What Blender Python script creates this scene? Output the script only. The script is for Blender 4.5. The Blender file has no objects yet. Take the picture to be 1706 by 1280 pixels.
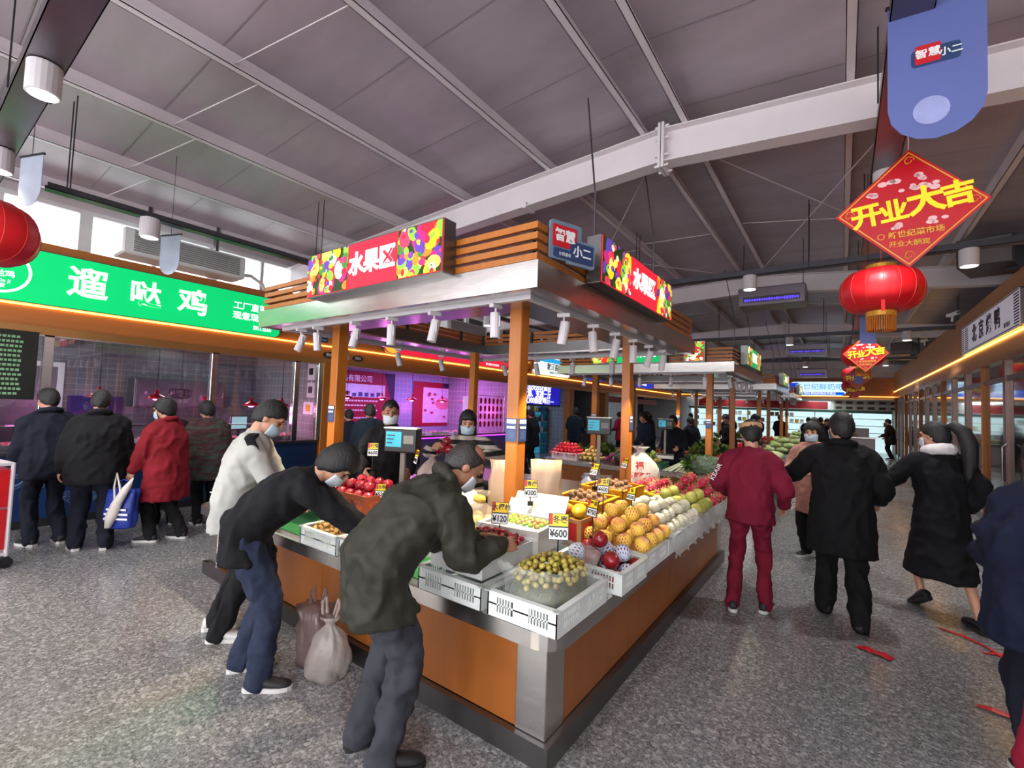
import bpy, bmesh, math, random
from mathutils import Vector, Matrix, Quaternion, noise
V=Vector; PI=math.pi
SC=bpy.context.scene; COL=SC.collection
RN=random.Random(11)
# ------------------------------------------------------------------ camera, world, exposure
def cam_setup():
    yaw,pitch,roll=math.radians(35.9),math.radians(2.7),math.radians(-2.1)
    f=V((-math.sin(yaw)*math.cos(pitch),math.cos(yaw)*math.cos(pitch),math.sin(pitch)))
    r=V((math.cos(yaw),math.sin(yaw),0)); d=f.cross(r)
    r2=math.cos(roll)*r+math.sin(roll)*d; d2=-math.sin(roll)*r+math.cos(roll)*d
    cd=bpy.data.cameras.new('camera'); cd.sensor_width=36; cd.lens=36*761/1706; cd.clip_start=.05; cd.clip_end=200
    o=bpy.data.objects.new('camera',cd); COL.objects.link(o)
    o.matrix_world=Matrix(((r2.x,-d2.x,-f.x,0),(r2.y,-d2.y,-f.y,0),(r2.z,-d2.z,-f.z,1.70),(0,0,0,1)))
    SC.camera=o
cam_setup()
SC.view_settings.view_transform='Standard'; SC.view_settings.look='None'
SC.view_settings.exposure=0.0; SC.view_settings.gamma=1; SC.view_settings.use_curve_mapping=False
W=bpy.data.worlds.new('daylight'); SC.world=W; W.use_nodes=True
W.node_tree.nodes['Background'].inputs[0].default_value=(.97,.96,1,1)
W.node_tree.nodes['Background'].inputs[1].default_value=5.4
SC.cycles.max_bounces=6; SC.cycles.diffuse_bounces=3; SC.cycles.glossy_bounces=3; SC.cycles.transmission_bounces=4; SC.cycles.transparent_max_bounces=8
SC.cycles.sample_clamp_indirect=4; SC.cycles.caustics_reflective=False; SC.cycles.caustics_refractive=False
SC.cycles.use_denoising=True
def lamp(name,kind,loc,power,col=(1,1,1),size=.1,aim=None,spot=None,blend=.4,sizey=None,parent=None):
    d=bpy.data.lights.new(name,kind); d.energy=power; d.color=col
    if kind=='AREA':
        d.size=size
        if sizey: d.shape='RECTANGLE'; d.size_y=sizey
    elif kind=='SUN': d.angle=size
    else: d.shadow_soft_size=size
    if spot: d.spot_size=math.radians(spot); d.spot_blend=blend
    o=bpy.data.objects.new(name,d); COL.objects.link(o); o.location=loc
    if aim is not None: o.rotation_euler=(V(aim)-V(loc)).to_track_quat('-Z','Y').to_euler()
    if parent: o.parent=parent
    return o
# sunlight that comes in low through the open entrance behind the photographer
lamp('sun','SUN',(-6,-12,9),2.2,(1,.86,.66),.02,aim=(-2.2,0,0))
# ------------------------------------------------------------------ colours and materials
def lin(c):
    if isinstance(c,str): c=tuple(int(c[i:i+2],16) for i in (1,3,5))
    return tuple(((x/255)/12.92 if x<=10 else ((x/255+.055)/1.055)**2.4) for x in c)
MATS={}
def mat(name,col,rough=.5,metal=0,var=.1,scale=8,bump=0,emit=0,alpha=1,coat=0,trans=0,sss=0,stretch=(1,1,1),sheen=0,spec=.5,bscale=None,col2=None,c2s=3,detail=3):
    if name in MATS: return MATS[name]
    m=bpy.data.materials.new(name); m.use_nodes=True; nt=m.node_tree; N=nt.nodes; L=nt.links; b=N['Principled BSDF']
    tc=N.new('ShaderNodeTexCoord'); mp=N.new('ShaderNodeMapping'); mp.inputs['Scale'].default_value=stretch; L.new(tc.outputs['Object'],mp.inputs[0])
    nz=N.new('ShaderNodeTexNoise'); nz.inputs['Scale'].default_value=scale; nz.inputs['Detail'].default_value=detail; L.new(mp.outputs[0],nz.inputs[0])
    mr=N.new('ShaderNodeMapRange'); mr.inputs[1].default_value=.3; mr.inputs[2].default_value=.7; mr.inputs[3].default_value=1-var; mr.inputs[4].default_value=1+var; L.new(nz.outputs[0],mr.inputs[0])
    c=lin(col); vm=N.new('ShaderNodeVectorMath'); vm.operation='SCALE'; vm.inputs[0].default_value=c; L.new(mr.outputs[0],vm.inputs['Scale']); out=vm.outputs[0]
    if col2:
        n2=N.new('ShaderNodeTexNoise'); n2.inputs['Scale'].default_value=c2s; n2.inputs['Detail'].default_value=2; L.new(mp.outputs[0],n2.inputs[0])
        r2=N.new('ShaderNodeMapRange'); r2.inputs[1].default_value=.42; r2.inputs[2].default_value=.6; L.new(n2.outputs[0],r2.inputs[0])
        mx=N.new('ShaderNodeMix'); mx.data_type='RGBA'; L.new(r2.outputs[0],mx.inputs[0]); L.new(out,mx.inputs[6]); mx.inputs[7].default_value=(*lin(col2),1); out=mx.outputs[2]
    L.new(out,b.inputs['Base Color']); b.inputs['Roughness'].default_value=rough; b.inputs['Metallic'].default_value=metal
    b.inputs['Specular IOR Level'].default_value=spec
    if coat: b.inputs['Coat Weight'].default_value=coat; b.inputs['Coat Roughness'].default_value=.08
    if sss: b.inputs['Subsurface Weight'].default_value=sss; b.inputs['Subsurface Radius'].default_value=(.02,.01,.006)
    if trans: b.inputs['Transmission Weight'].default_value=trans
    if sheen: b.inputs['Sheen Weight'].default_value=sheen
    if alpha<1: b.inputs['Alpha'].default_value=alpha
    if emit: L.new(out,b.inputs['Emission Color']); b.inputs['Emission Strength'].default_value=emit
    if bump:
        bn=N.new('ShaderNodeTexNoise'); bn.inputs['Scale'].default_value=bscale or scale*3; bn.inputs['Detail'].default_value=4; L.new(mp.outputs[0],bn.inputs[0])
        bp=N.new('ShaderNodeBump'); bp.inputs['Strength'].default_value=bump; bp.inputs['Distance'].default_value=.01; L.new(bn.outputs[0],bp.inputs['Height']); L.new(bp.outputs[0],b.inputs['Normal'])
    MATS[name]=m; return m
def glow(name,col,s=1.0,var=.04): 
    return mat(name,col,rough=.4,var=var,scale=3,emit=s,spec=.2)
def mat_glass(name,tint=(1,1,1),refl=.12,rough=.02):
    if name in MATS: return MATS[name]
    m=bpy.data.materials.new(name); m.use_nodes=True; nt=m.node_tree; N=nt.nodes; L=nt.links; N.remove(N['Principled BSDF'])
    tc=N.new('ShaderNodeTexCoord'); nz=N.new('ShaderNodeTexNoise'); nz.inputs['Scale'].default_value=2.; L.new(tc.outputs['Object'],nz.inputs[0])
    mr=N.new('ShaderNodeMapRange'); mr.inputs[3].default_value=refl*.8; mr.inputs[4].default_value=refl*1.2; L.new(nz.outputs[0],mr.inputs[0])
    fr=N.new('ShaderNodeFresnel'); fr.inputs[0].default_value=1.45; ad=N.new('ShaderNodeMath'); ad.operation='ADD'; ad.use_clamp=True; L.new(fr.outputs[0],ad.inputs[0]); L.new(mr.outputs[0],ad.inputs[1])
    t=N.new('ShaderNodeBsdfTransparent'); t.inputs[0].default_value=(*tint,1); g=N.new('ShaderNodeBsdfGlossy'); g.inputs['Roughness'].default_value=rough
    mx=N.new('ShaderNodeMixShader'); L.new(ad.outputs[0],mx.inputs[0]); L.new(t.outputs[0],mx.inputs[1]); L.new(g.outputs[0],mx.inputs[2]); L.new(mx.outputs[0],N['Material Output'].inputs[0])
    MATS[name]=m; return m
def mat_film(name,col=(235,240,240),a=.35,rough=.25):
    "thin plastic film / bag"
    m=mat(name,col,rough=rough,var=.06,scale=12,alpha=a,bump=.5,bscale=25,spec=.8); return m
def mat_tiles(name,c1,c2,mortar,sx,sy,axis='YZ',rough=.25,off=0.,mort=.03):
    if name in MATS: return MATS[name]
    m=bpy.data.materials.new(name); m.use_nodes=True; nt=m.node_tree; N=nt.nodes; L=nt.links; b=N['Principled BSDF']
    tc=N.new('ShaderNodeTexCoord'); sp=N.new('ShaderNodeSeparateXYZ'); cb=N.new('ShaderNodeCombineXYZ'); L.new(tc.outputs['Object'],sp.inputs[0])
    L.new(sp.outputs['XYZ'.index(axis[0])],cb.inputs[0]); L.new(sp.outputs['XYZ'.index(axis[1])],cb.inputs[1])
    br=N.new('ShaderNodeTexBrick'); br.offset=off; br.inputs['Color1'].default_value=(*lin(c1),1); br.inputs['Color2'].default_value=(*lin(c2),1); br.inputs['Mortar'].default_value=(*lin(mortar),1)
    br.inputs['Scale'].default_value=1; br.inputs['Brick Width'].default_value=sx; br.inputs['Row Height'].default_value=sy; br.inputs['Mortar Size'].default_value=mort*min(sx,sy)
    L.new(cb.outputs[0],br.inputs[0]); L.new(br.outputs[0],b.inputs['Base Color']); b.inputs['Roughness'].default_value=rough
    bp=N.new('ShaderNodeBump'); bp.inputs['Strength'].default_value=.4; bp.inputs['Distance'].default_value=.004; bp.invert=True; L.new(br.outputs['Fac'],bp.inputs['Height']); L.new(bp.outputs[0],b.inputs['Normal'])
    MATS[name]=m; return m
def mat_terrazzo():
    m=bpy.data.materials.new('terrazzo'); m.use_nodes=True; nt=m.node_tree; N=nt.nodes; L=nt.links; b=N['Principled BSDF']
    tc=N.new('ShaderNodeTexCoord')
    vo=N.new('ShaderNodeTexVoronoi'); vo.inputs['Scale'].default_value=62; L.new(tc.outputs['Object'],vo.inputs[0])
    v2=N.new('ShaderNodeTexVoronoi'); v2.inputs['Scale'].default_value=140; L.new(tc.outputs['Object'],v2.inputs[0])
    sp=N.new('ShaderNodeSeparateXYZ'); L.new(vo.outputs['Color'],sp.inputs[0]); sp2=N.new('ShaderNodeSeparateXYZ'); L.new(v2.outputs['Color'],sp2.inputs[0])
    r1=N.new('ShaderNodeValToRGB'); e=r1.color_ramp.elements; e[0].color=(.06,.06,.063,1); e[1].color=(.5,.49,.47,1); e[0].position=.0; e[1].position=1
    x=e.new(.45); x.color=(.15,.15,.153,1); x=e.new(.75); x.color=(.24,.24,.24,1); L.new(sp.outputs[0],r1.inputs[0])
    r2=N.new('ShaderNodeValToRGB'); e=r2.color_ramp.elements; e[0].color=(.07,.07,.073,1); e[1].color=(.38,.37,.36,1); L.new(sp2.outputs[0],r2.inputs[0])
    mx=N.new('ShaderNodeMix'); mx.data_type='RGBA'; mx.inputs[0].default_value=.5; L.new(r1.outputs[0],mx.inputs[6]); L.new(r2.outputs[0],mx.inputs[7])
    # big square slabs: narrow darker joints and slight slab-to-slab tone
    br=N.new('ShaderNodeTexBrick'); br.offset=0; br.inputs['Scale'].default_value=1; br.inputs['Brick Width'].default_value=.8; br.inputs['Row Height'].default_value=.8; br.inputs['Mortar Size'].default_value=.002
    br.inputs['Color1'].default_value=(1,1,1,1); br.inputs['Color2'].default_value=(.93,.93,.93,1); br.inputs['Mortar'].default_value=(.72,.72,.72,1); L.new(tc.outputs['Object'],br.inputs[0])
    ml=N.new('ShaderNodeMix'); ml.data_type='RGBA'; ml.blend_type='MULTIPLY'; ml.inputs[0].default_value=1; L.new(mx.outputs[2],ml.inputs[6]); L.new(br.outputs[0],ml.inputs[7])
    L.new(ml.outputs[2],b.inputs['Base Color'])
    nz=N.new('ShaderNodeTexNoise'); nz.inputs['Scale'].default_value=1.3; nz.inputs['Detail'].default_value=5; L.new(tc.outputs['Object'],nz.inputs[0])
    mr=N.new('ShaderNodeMapRange'); mr.inputs[1].default_value=.3; mr.inputs[2].default_value=.7; mr.inputs[3].default_value=.10; mr.inputs[4].default_value=.26; L.new(nz.outputs[0],mr.inputs[0]); L.new(mr.outputs[0],b.inputs['Roughness'])
    return m
M_STEEL=mat('brushed_steel',(204,201,197),rough=.24,metal=1,var=.06,scale=6,stretch=(1,1,6),bump=.03)
M_STEELD=mat('dull_steel',(120,118,118),rough=.32,metal=1,var=.08,scale=5)
M_WOOD=mat('amber_wood_laminate',(176,104,34),rough=.42,var=.10,scale=3,stretch=(9,9,.8),bump=.03)
M_WOODF=mat('amber_fascia_board',(182,110,52),rough=.4,var=.07,scale=2,stretch=(1,.35,8))
M_COLM=mat('amber_column_paint',(182,106,32),rough=.38,var=.06,scale=4,stretch=(6,6,.6))
M_WHITE=mat('white_paint',(205,200,203),rough=.5,var=.05,scale=4)
M_PLAST=mat('white_plastic',(232,234,232),rough=.35,var=.04,scale=6,sss=.1)
M_BLACK=mat('black_plastic',(22,22,25),rough=.4,var=.15)
M_DARKM=mat('dark_metal',(52,54,60),rough=.4,metal=.6,var=.1)
M_GALV=mat('galvanised_tray',(120,112,120),rough=.34,metal=.85,var=.1,scale=3)
# ------------------------------------------------------------------ mesh building
def frame(axis):
    a=V(axis).normalized(); h=V((0,0,1)) if abs(a.z)<.9 else V((1,0,0)); u=a.cross(h).normalized(); v=a.cross(u); return u,v,a
class MB:
    def __init__(s): s.v=[]; s.f=[]; s.mi=[]; s.sm=[]; s.m=0; s.smooth=False
    def _f(s,*ix):
        s.f.append(tuple(ix)); s.mi.append(s.m); s.sm.append(s.smooth)
    def mi_(s,i): s.m=i; return s
    def poly(s,pts): n=len(s.v); s.v+=[V(p) for p in pts]; s._f(*range(n,n+len(pts))); return s
    def box(s,lo,hi,ch=0,M=None):
        lo=V(lo); hi=V(hi); n=len(s.v)
        if ch<=0:
            P=[V((x,y,z)) for z in (lo.z,hi.z) for y in (lo.y,hi.y) for x in (lo.x,hi.x)]
            s.v+=[M@p for p in P] if M else P
            for q in ((0,2,3,1),(4,5,7,6),(0,1,5,4),(2,6,7,3),(0,4,6,2),(1,3,7,5)): s._f(*[n+i for i in q])
            return s
        ch=min(ch,.49*min(hi-lo)); idx={}
        for z in (0,1):
            for y in (0,1):
                for x in (0,1):
                    c=V((hi.x if x else lo.x,hi.y if y else lo.y,hi.z if z else lo.z)); sg=V((-1 if x else 1,-1 if y else 1,-1 if z else 1))
                    for k in range(3):
                        p=c.copy()
                        for j in range(3):
                            if j!=k: p[j]+=sg[j]*ch
                        idx[(x,y,z,k)]=len(s.v); s.v.append(M@p if M else p)
        for k in range(3):
            a,b=[j for j in range(3) if j!=k]
            for t in (0,1):
                q=[]
                for (i,j) in ((0,0),(1,0),(1,1),(0,1)):
                    c=[0,0,0]; c[k]=t; c[a]=i; c[b]=j; q.append(idx[(*c,k)])
                s._f(*q)
            for i in (0,1):
                for j in (0,1):
                    q=[]
                    for t,kk in ((0,a),(0,b),(1,b),(1,a)):
                        c=[0,0,0]; c[k]=t; c[a]=i; c[b]=j; q.append(idx[(*c,kk)])
                    s._f(*q)
        for z in (0,1):
            for y in (0,1):
                for x in (0,1): s._f(*[idx[(x,y,z,k)] for k in range(3)])
        return s
    def loft(s,rings,cap=True,closed=True):
        "rings: list of equal-length point lists"
        base=len(s.v); k=len(rings[0])
        for r in rings: s.v+=[V(p) for p in r]
        for i in range(len(rings)-1):
            for j in range(k if closed else k-1):
                a=base+i*k+j; b=base+i*k+(j+1)%k; s._f(a,b,b+k,a+k)
        if cap and closed:
            s._f(*[base+j for j in range(k-1,-1,-1)]); s._f(*[base+(len(rings)-1)*k+j for j in range(k)])
        return s
    def cyl(s,p0,p1,r0,r1=None,n=12,cap=True):
        p0=V(p0);p1=V(p1); r1=r0 if r1 is None else r1; u,v,a=frame(p1-p0)
        return s.loft([[p+ (u*math.cos(2*PI*j/n)+v*math.sin(2*PI*j/n))*max(r,1e-4) for j in range(n)] for p,r in ((p0,r0),(p1,r1))],cap)
    def tube(s,pts,r,n=8,cap=True):
        pts=[V(p) for p in pts]; rs=r if isinstance(r,(list,tuple)) else [r]*len(pts); rings=[]; u=None
        for i,p in enumerate(pts):
            t=(pts[min(i+1,len(pts)-1)]-pts[max(i-1,0)]).normalized()
            if u is None: u,v,_=frame(t)
            else: u=(u-t*u.dot(t)).normalized(); v=t.cross(u)
            rings.append([p+(u*math.cos(2*PI*j/n)+v*math.sin(2*PI*j/n))*rs[i] for j in range(n)])
        return s.loft(rings,cap)
    def lathe(s,prof,c=(0,0,0),n=16,M=None,cap=True,rib=0,ribn=0):
        c=V(c); rings=[]
        for r,z in prof:
            ring=[]
            for j in range(n):
                a=2*PI*j/n; rr=max(r,1e-4)*(1+rib*math.cos(ribn*a)); p=V((rr*math.cos(a),rr*math.sin(a),z)); ring.append(c+(M@p if M else p))
            rings.append(ring)
        return s.loft(rings,cap)
    def ball(s,c,r,nu=12,nv=8,M=None):
        rr=r if isinstance(r,(list,tuple,V)) else (r,r,r); c=V(c); base=len(s.v)
        def P(t,a):
            p=V((rr[0]*math.sin(t)*math.cos(a),rr[1]*math.sin(t)*math.sin(a),rr[2]*math.cos(t))); return c+(M@p if M else p)
        s.v.append(P(0,0))
        for i in range(1,nv):
            for j in range(nu): s.v.append(P(PI*i/nv,2*PI*j/nu))
        s.v.append(P(PI,0)); e=len(s.v)-1
        for j in range(nu): s._f(base,base+1+j,base+1+(j+1)%nu); 
        for i in range(nv-2):
            for j in range(nu):
                a=base+1+i*nu+j; b=base+1+i*nu+(j+1)%nu; s._f(a,a+nu,b+nu,b)
        o=base+1+(nv-2)*nu
        for j in range(nu): s._f(o+j,e,o+(j+1)%nu)
        return s
    def prism(s,pts,d):
        "planar outline pts extruded by vector d"
        d=V(d); return s.loft([[V(p) for p in pts],[V(p)+d for p in pts]],True)
    def ring_frame(s,o_lo,o_hi,i_lo,i_hi,z0,z1):
        "rectangular ring (outer/inner xy) between z0,z1"
        (ax,ay),(bx,by),(cx,cy),(dx,dy)=o_lo,o_hi,i_lo,i_hi
        s.box((ax,ay,z0),(bx,cy,z1)); s.box((ax,dy,z0),(bx,by,z1)); s.box((ax,cy,z0),(cx,dy,z1)); s.box((dx,cy,z0),(bx,dy,z1)); return s
    def mesh(s,name):
        me=bpy.data.meshes.new(name); me.from_pydata(s.v,[],s.f)
        for p,i,q in zip(me.polygons,s.mi,s.sm): p.material_index=i; p.use_smooth=q
        bm=bmesh.new(); bm.from_mesh(me); bmesh.ops.recalc_face_normals(bm,faces=bm.faces); bm.to_mesh(me); bm.free()
        return me
    def build(s,name,m,parent=None,loc=None,smooth=None):
        me=s.mesh(name)
        for k in (m if isinstance(m,(list,tuple)) else [m]): me.materials.append(k)
        if smooth is not None:
            for p in me.polygons: p.use_smooth=smooth
        return link(name,me,parent,loc)
def link(name,me,parent=None,loc=None,rot=None,scale=None):
    o=bpy.data.objects.new(name,me); COL.objects.link(o)
    if parent: o.parent=parent
    if loc is not None: o.location=loc
    if rot is not None: o.rotation_euler=rot
    if scale is not None: o.scale=scale if not isinstance(scale,(int,float)) else (scale,)*3
    return o
def tag(o,label,cat=None,group=None,kind=None):
    if label: o['label']=label
    if cat: o['category']=cat
    if group: o['group']=group
    if kind: o['kind']=kind
    return o
def empty(name,loc=(0,0,0),rz=0,label=None,cat=None,group=None,kind=None):
    o=bpy.data.objects.new(name,None); COL.objects.link(o); o.location=loc; o.rotation_euler=(0,0,rz); o.empty_display_size=.1
    return tag(o,label,cat,group,kind)
def struct(o): o['kind']='structure'; return o
def kids(o): return [c for c in bpy.data.objects if c.parent==o]
CH={}
def copy_tree(o,ch,parent=None):
    c=o.copy(); COL.objects.link(c); c.parent=parent
    for k in ch.get(o,[]): copy_tree(k,ch,c)
    return c
def child_map():
    d={}
    for o in COL.objects:
        if o.parent: d.setdefault(o.parent,[]).append(o)
    return d
TXT={}
TMP=bpy.data.scenes.new('bake')
def bake(data):
    o=bpy.data.objects.new('tmp',data); TMP.collection.objects.link(o); return o
def baked(o):
    with bpy.context.temp_override(scene=TMP,view_layer=TMP.view_layers[0]): dg=bpy.context.evaluated_depsgraph_get()
    me=bpy.data.meshes.new_from_object(o.evaluated_get(dg)); TMP.collection.objects.unlink(o); bpy.data.objects.remove(o); return me
def text_mesh(s,bold=.0,sx=1.0):
    k=(s,bold,sx)
    if k in TXT: return TXT[k]
    c=bpy.data.curves.new('lettering','FONT'); c.body=s; c.size=1; c.align_x='CENTER'; c.align_y='CENTER'; c.offset=bold; c.extrude=.012; c.resolution_u=3; c.space_line=1.0
    me=baked(bake(c)); bpy.data.curves.remove(c)
    if sx!=1: me.transform(Matrix.Diagonal((sx,1,1,1)))
    TXT[k]=me; return me
def text(s,size,m,parent,M,bold=.015,sx=1.0,name='lettering'):
    "M places a text lying in local XY, facing local +Z"
    me=text_mesh(s,bold,sx).copy(); me.materials.clear(); me.materials.append(m)
    me.transform(M@Matrix.Scale(size,4))
    return link(name,me,parent)
def plane_m(o,xd,yd):
    "matrix mapping local x->xd, y->yd, z->normal, origin o"
    x=V(xd).normalized(); y=V(yd).normalized(); z=x.cross(y); o=V(o)
    return Matrix(((x.x,y.x,z.x,o.x),(x.y,y.y,z.y,o.y),(x.z,y.z,z.z,o.z),(0,0,0,1)))
def on_left(x,y,z): return plane_m((x,y,z),(0,1,0),(0,0,1))     # facing +X, reads along +Y
def on_right(x,y,z): return plane_m((x,y,z),(0,-1,0),(0,0,1))   # facing -X
def on_front(x,y,z): return plane_m((x,y,z),(1,0,0),(0,0,1))    # facing -Y
# ================================================================== the hall
Y0,Y1=-5.0,28.0; XR=2.0; XL=-8.0; XW=-8.8
def zr(x): return 4.75-.05*(-1.5-x) if x<-1.5 else 4.75-.08*(x+1.5)
M_TER=mat_terrazzo()
struct(MB().box((-11.2,Y0,-.1),(6.2,Y1+2.2,0)).build('floor',M_TER))
M_ROOF=mat('roof_panel_grey',(186,174,183),rough=.38,metal=.05,var=.10,scale=1.2,stretch=(1,3,1),bump=.03)
rf=MB()
for a,b in ((XW-.1,-1.5),(-1.5,5.2)): rf.poly([(a,Y0,zr(a)),(b,Y0,zr(b)),(b,Y1+2.2,zr(b)),(a,Y1+2.2,zr(a))]); rf.poly([(a,Y0,zr(a)+.1),(a,Y1+2.2,zr(a)+.1),(b,Y1+2.2,zr(b)+.1),(b,Y0,zr(b)+.1)])
ceil=struct(rf.build('ceiling',M_ROOF))
def zsec(x,y0,y1,h=.16,w=.065,t=.006):
    z=zr(x)-.002; m=MB(); m.box((x-t/2,y0,z-h),(x+t/2,y1,z)); m.box((x-t/2,y0,z-h),(x+w,y1,z-h+t)); m.box((x+w-t,y0,z-h),(x+w,y1,z-h+.02)); return m
M_PURL=mat('white_purlin_paint',(226,217,221),rough=.45,var=.05,scale=3)
for x in (-8.25,-6.9,-5.55,-4.2,-2.87,-1.72,-1.3,.02,1.4,2.8,4.2): zsec(x,Y0,Y1).build('purlin',M_PURL,ceil)
# seams between the roof sheets
M_SEAM=mat('roof_seam',(160,150,157),rough=.5)
for k in range(33):
    y=Y0+.5+k*1.0; m=MB()
    for a,b in ((XW,-1.5),(-1.5,5.1)): m.poly([(a,y,zr(a)-.003),(b,y,zr(b)-.003),(b,y+.012,zr(b)-.003),(a,y+.012,zr(a)-.003)])
    m.build('seam',M_SEAM,ceil)
M_RAFT=mat('white_rafter_paint',(226,218,221),rough=.42,var=.05,scale=2)
for y in (-1.4,4.6,10.6,16.6,22.6,28.0):
    g=struct(empty('beam',(0,y,0))); 
    for nm,(a,b) in (('rafter',(XW,-1.5)),('rafter',(-1.5,5.0))):
        za,zb=zr(a)-.16,zr(b)-.16; h=.34; m=MB()
        m.prism([(a,-.005,za-h),(b,-.005,zb-h),(b,-.005,zb),(a,-.005,za)],(0,.01,0))
        for o in (0,-h): m.prism([(a,-.09,za+o-.012),(b,-.09,zb+o-.012),(b,-.09,zb+o),(a,-.09,za+o)],(0,.18,0))
        m.build(nm,M_RAFT,g)
    z=zr(-1.5)-.16
    m=MB(); m.box((-1.53,-.11,z-.42),(-1.505,.11,z+.05)); m.box((-1.495,-.11,z-.42),(-1.47,.11,z+.05)); m.build('joint_plate',M_RAFT,g)
    m=MB()
    for yy in (-.07,.07):
        for zz in (z-.39,z-.28,z-.1,z+.02): m.cyl((-1.57,yy,zz),(-1.43,yy,zz),.013,n=6)
    m.build('bolt',M_RAFT,g)
    for x in (-5.6,-3.2,.6): MB().box((x,-.1,zr(x)-.53),(x+.05,.1,zr(x)-.46)).build('cleat',M_RAFT,g)
rods=MB()
for y in (1.6,7.6,13.6):
    for a,b in ((-8.25,-6.9),(-6.9,-5.55),(-5.55,-4.2),(-4.2,-2.87),(-2.87,-1.72),(-1.3,.02),(.02,1.4)):
        rods.cyl((a,y,zr(a)-.1),(b,y+.25,zr(b)-.1),.006,n=5)
for a,b in (((-5.6,4.6),(-1.5,10.6)),((-1.5,4.6),(-5.6,10.6)),((.6,4.6),(-1.5,10.6)),((-1.5,4.6),(1.8,10.6))): rods.cyl((*a,zr(a[0])-.2),(*b,zr(b[0])-.2),.007,n=5)
struct(rods.build('trim_rods',M_PURL))
# upper left wall with a band of windows
wl=MB(); wl.box((XW-.12,Y0,3.35),(XW,Y1,3.52)); wl.box((XW-.12,Y0,4.28),(XW,Y1,4.40))
wl=struct(wl.build('wall_left',M_WHITE))
M_PANE=mat_glass('window_pane',(.97,1,1),.03)
M_FRAME=mat('white_window_frame',(224,226,226),rough=.4,var=.03)
y=Y0; k=0
while y<Y1-.1:
    k+=1; g=struct(empty('window_%d'%k,(XW-.06,y,3.52))); w=1.65
    MB().ring_frame((-.0,0),(0,0),(0,0),(0,0),0,0)
    m=MB(); m.box((-.05,0,0),(.05,.07,.76)); m.box((-.05,w-.07,0),(.05,w,.76)); m.box((-.05,.07,0),(.05,w-.07,.06)); m.box((-.05,.07,.70),(.05,w-.07,.76)); m.box((-.035,w/2-.025,.06),(.035,w/2+.025,.70)); m.build('window_frame',M_FRAME,g)
    for a in (.07,w/2+.025): MB().box((-.006,a,.06),(.006,a+w/2-.095,.70)).build('pane',M_PANE,g)
    y+=w
# right outer wall and front part of the side walls so that daylight only enters by openings
struct(MB().box((5.0,Y0,0),(5.15,Y1+2,3.90)).build('wall_right',M_WHITE))
for i in range(12):  # unseen window band, added to send more daylight onto roof and fascia
    y=Y0+i*2.75; g=struct(empty('window_%d'%(k+1+i),(5.07,y,3.90))); w=2.75
    m=MB(); m.box((-.05,0,0),(.05,.07,.36)); m.box((-.05,w-.07,0),(.05,w,.36)); m.box((-.05,.07,0),(.05,w-.07,.05)); m.box((-.05,.07,.31),(.05,w-.07,.36)); m.build('window_frame',M_FRAME,g); MB().box((-.006,.07,.05),(.006,w-.07,.31)).build('pane',M_PANE,g)
# ------------------------------------------------------------------ left row of shops
M_TILEA=mat_tiles('grey_wall_tile',(122,128,130),(112,118,122),(170,172,172),.20,.10,'YZ')
M_TILEX=mat_tiles('side_wall_tile',(150,150,152),(140,142,146),(190,190,190),.15,.15,'XZ')
M_TILEB=mat_tiles('pale_wall_tile',(150,170,190),(140,164,186),(200,210,215),.15,.15,'YZ')
struct(MB().box((-11.0,Y0,0),(-10.8,5.3,2.75)).build('wall_left_tiled',M_TILEA))
struct(MB().box((-11.0,5.3,0),(-10.8,11.3,2.75)).build('wall_left_pale',M_TILEB))
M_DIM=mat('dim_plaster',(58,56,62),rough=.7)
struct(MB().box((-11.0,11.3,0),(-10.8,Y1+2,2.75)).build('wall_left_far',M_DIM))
M_SOFF=mat('shop_ceiling_board',(168,164,172),rough=.5,var=.04)
struct(MB().box((-11.0,Y0,2.62),(XL-.12,Y1+2,2.75)).build('ceiling_shops',M_SOFF))
for i,y in enumerate((5.07,11.3,14.75,17.8,21.2)):
    struct(MB().box((-10.8,y-.06,0),(XL-.15,y+.06,2.62)).build('wall_divider_%d'%(i+1),M_TILEX))
    struct(MB().box((XL-.2,y-.17,0),(XL+.04,y+.17,2.42),.01).build('trim_%d'%(i+1),M_WOOD))
# fascia: amber board, slanted soffit with a strip of light along its top
fas=MB(); fas.box((XL-.12,Y0,2.42),(XL,Y1,3.50)); fas=struct(fas.build('wall_left_fascia',M_WOODF))
MB().box((XL-.75,Y0,3.42),(XL-.12,Y1,3.50)).build('fascia_top',M_WOODF,fas)
M_SOFS=mat('copper_steel_soffit',(188,140,84),rough=.28,metal=.7,var=.08,scale=2,stretch=(1,.3,1))
MB().box((XL-.10,Y0,2.36),(XL+.035,Y1,2.46)).build('soffit_band',M_SOFS,fas)
M_STRIP=glow('warm_light_strip',(255,196,90),5.5)
MB().box((XL+.001,Y0,2.695),(XL+.03,Y1,2.712)).build('light_strip',M_STRIP,fas)
M_TX_CREAM=glow('cream_letters',(255,250,225),1.25); M_TX_W=glow('white_letters',(255,255,255),1.15); M_TX_N=mat('white_print',(238,240,240),rough=.5,var=.02)
def round_rect(w,h,r,n=5):
    P=[]
    for cx,cy,a0 in ((w/2-r,h/2-r,0),(-w/2+r,h/2-r,PI/2),(-w/2+r,-h/2+r,PI),(w/2-r,-h/2+r,1.5*PI)):
        for i in range(n+1): a=a0+PI/2*i/n; P.append((cx+r*math.cos(a),cy+r*math.sin(a)))
    return P
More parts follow.
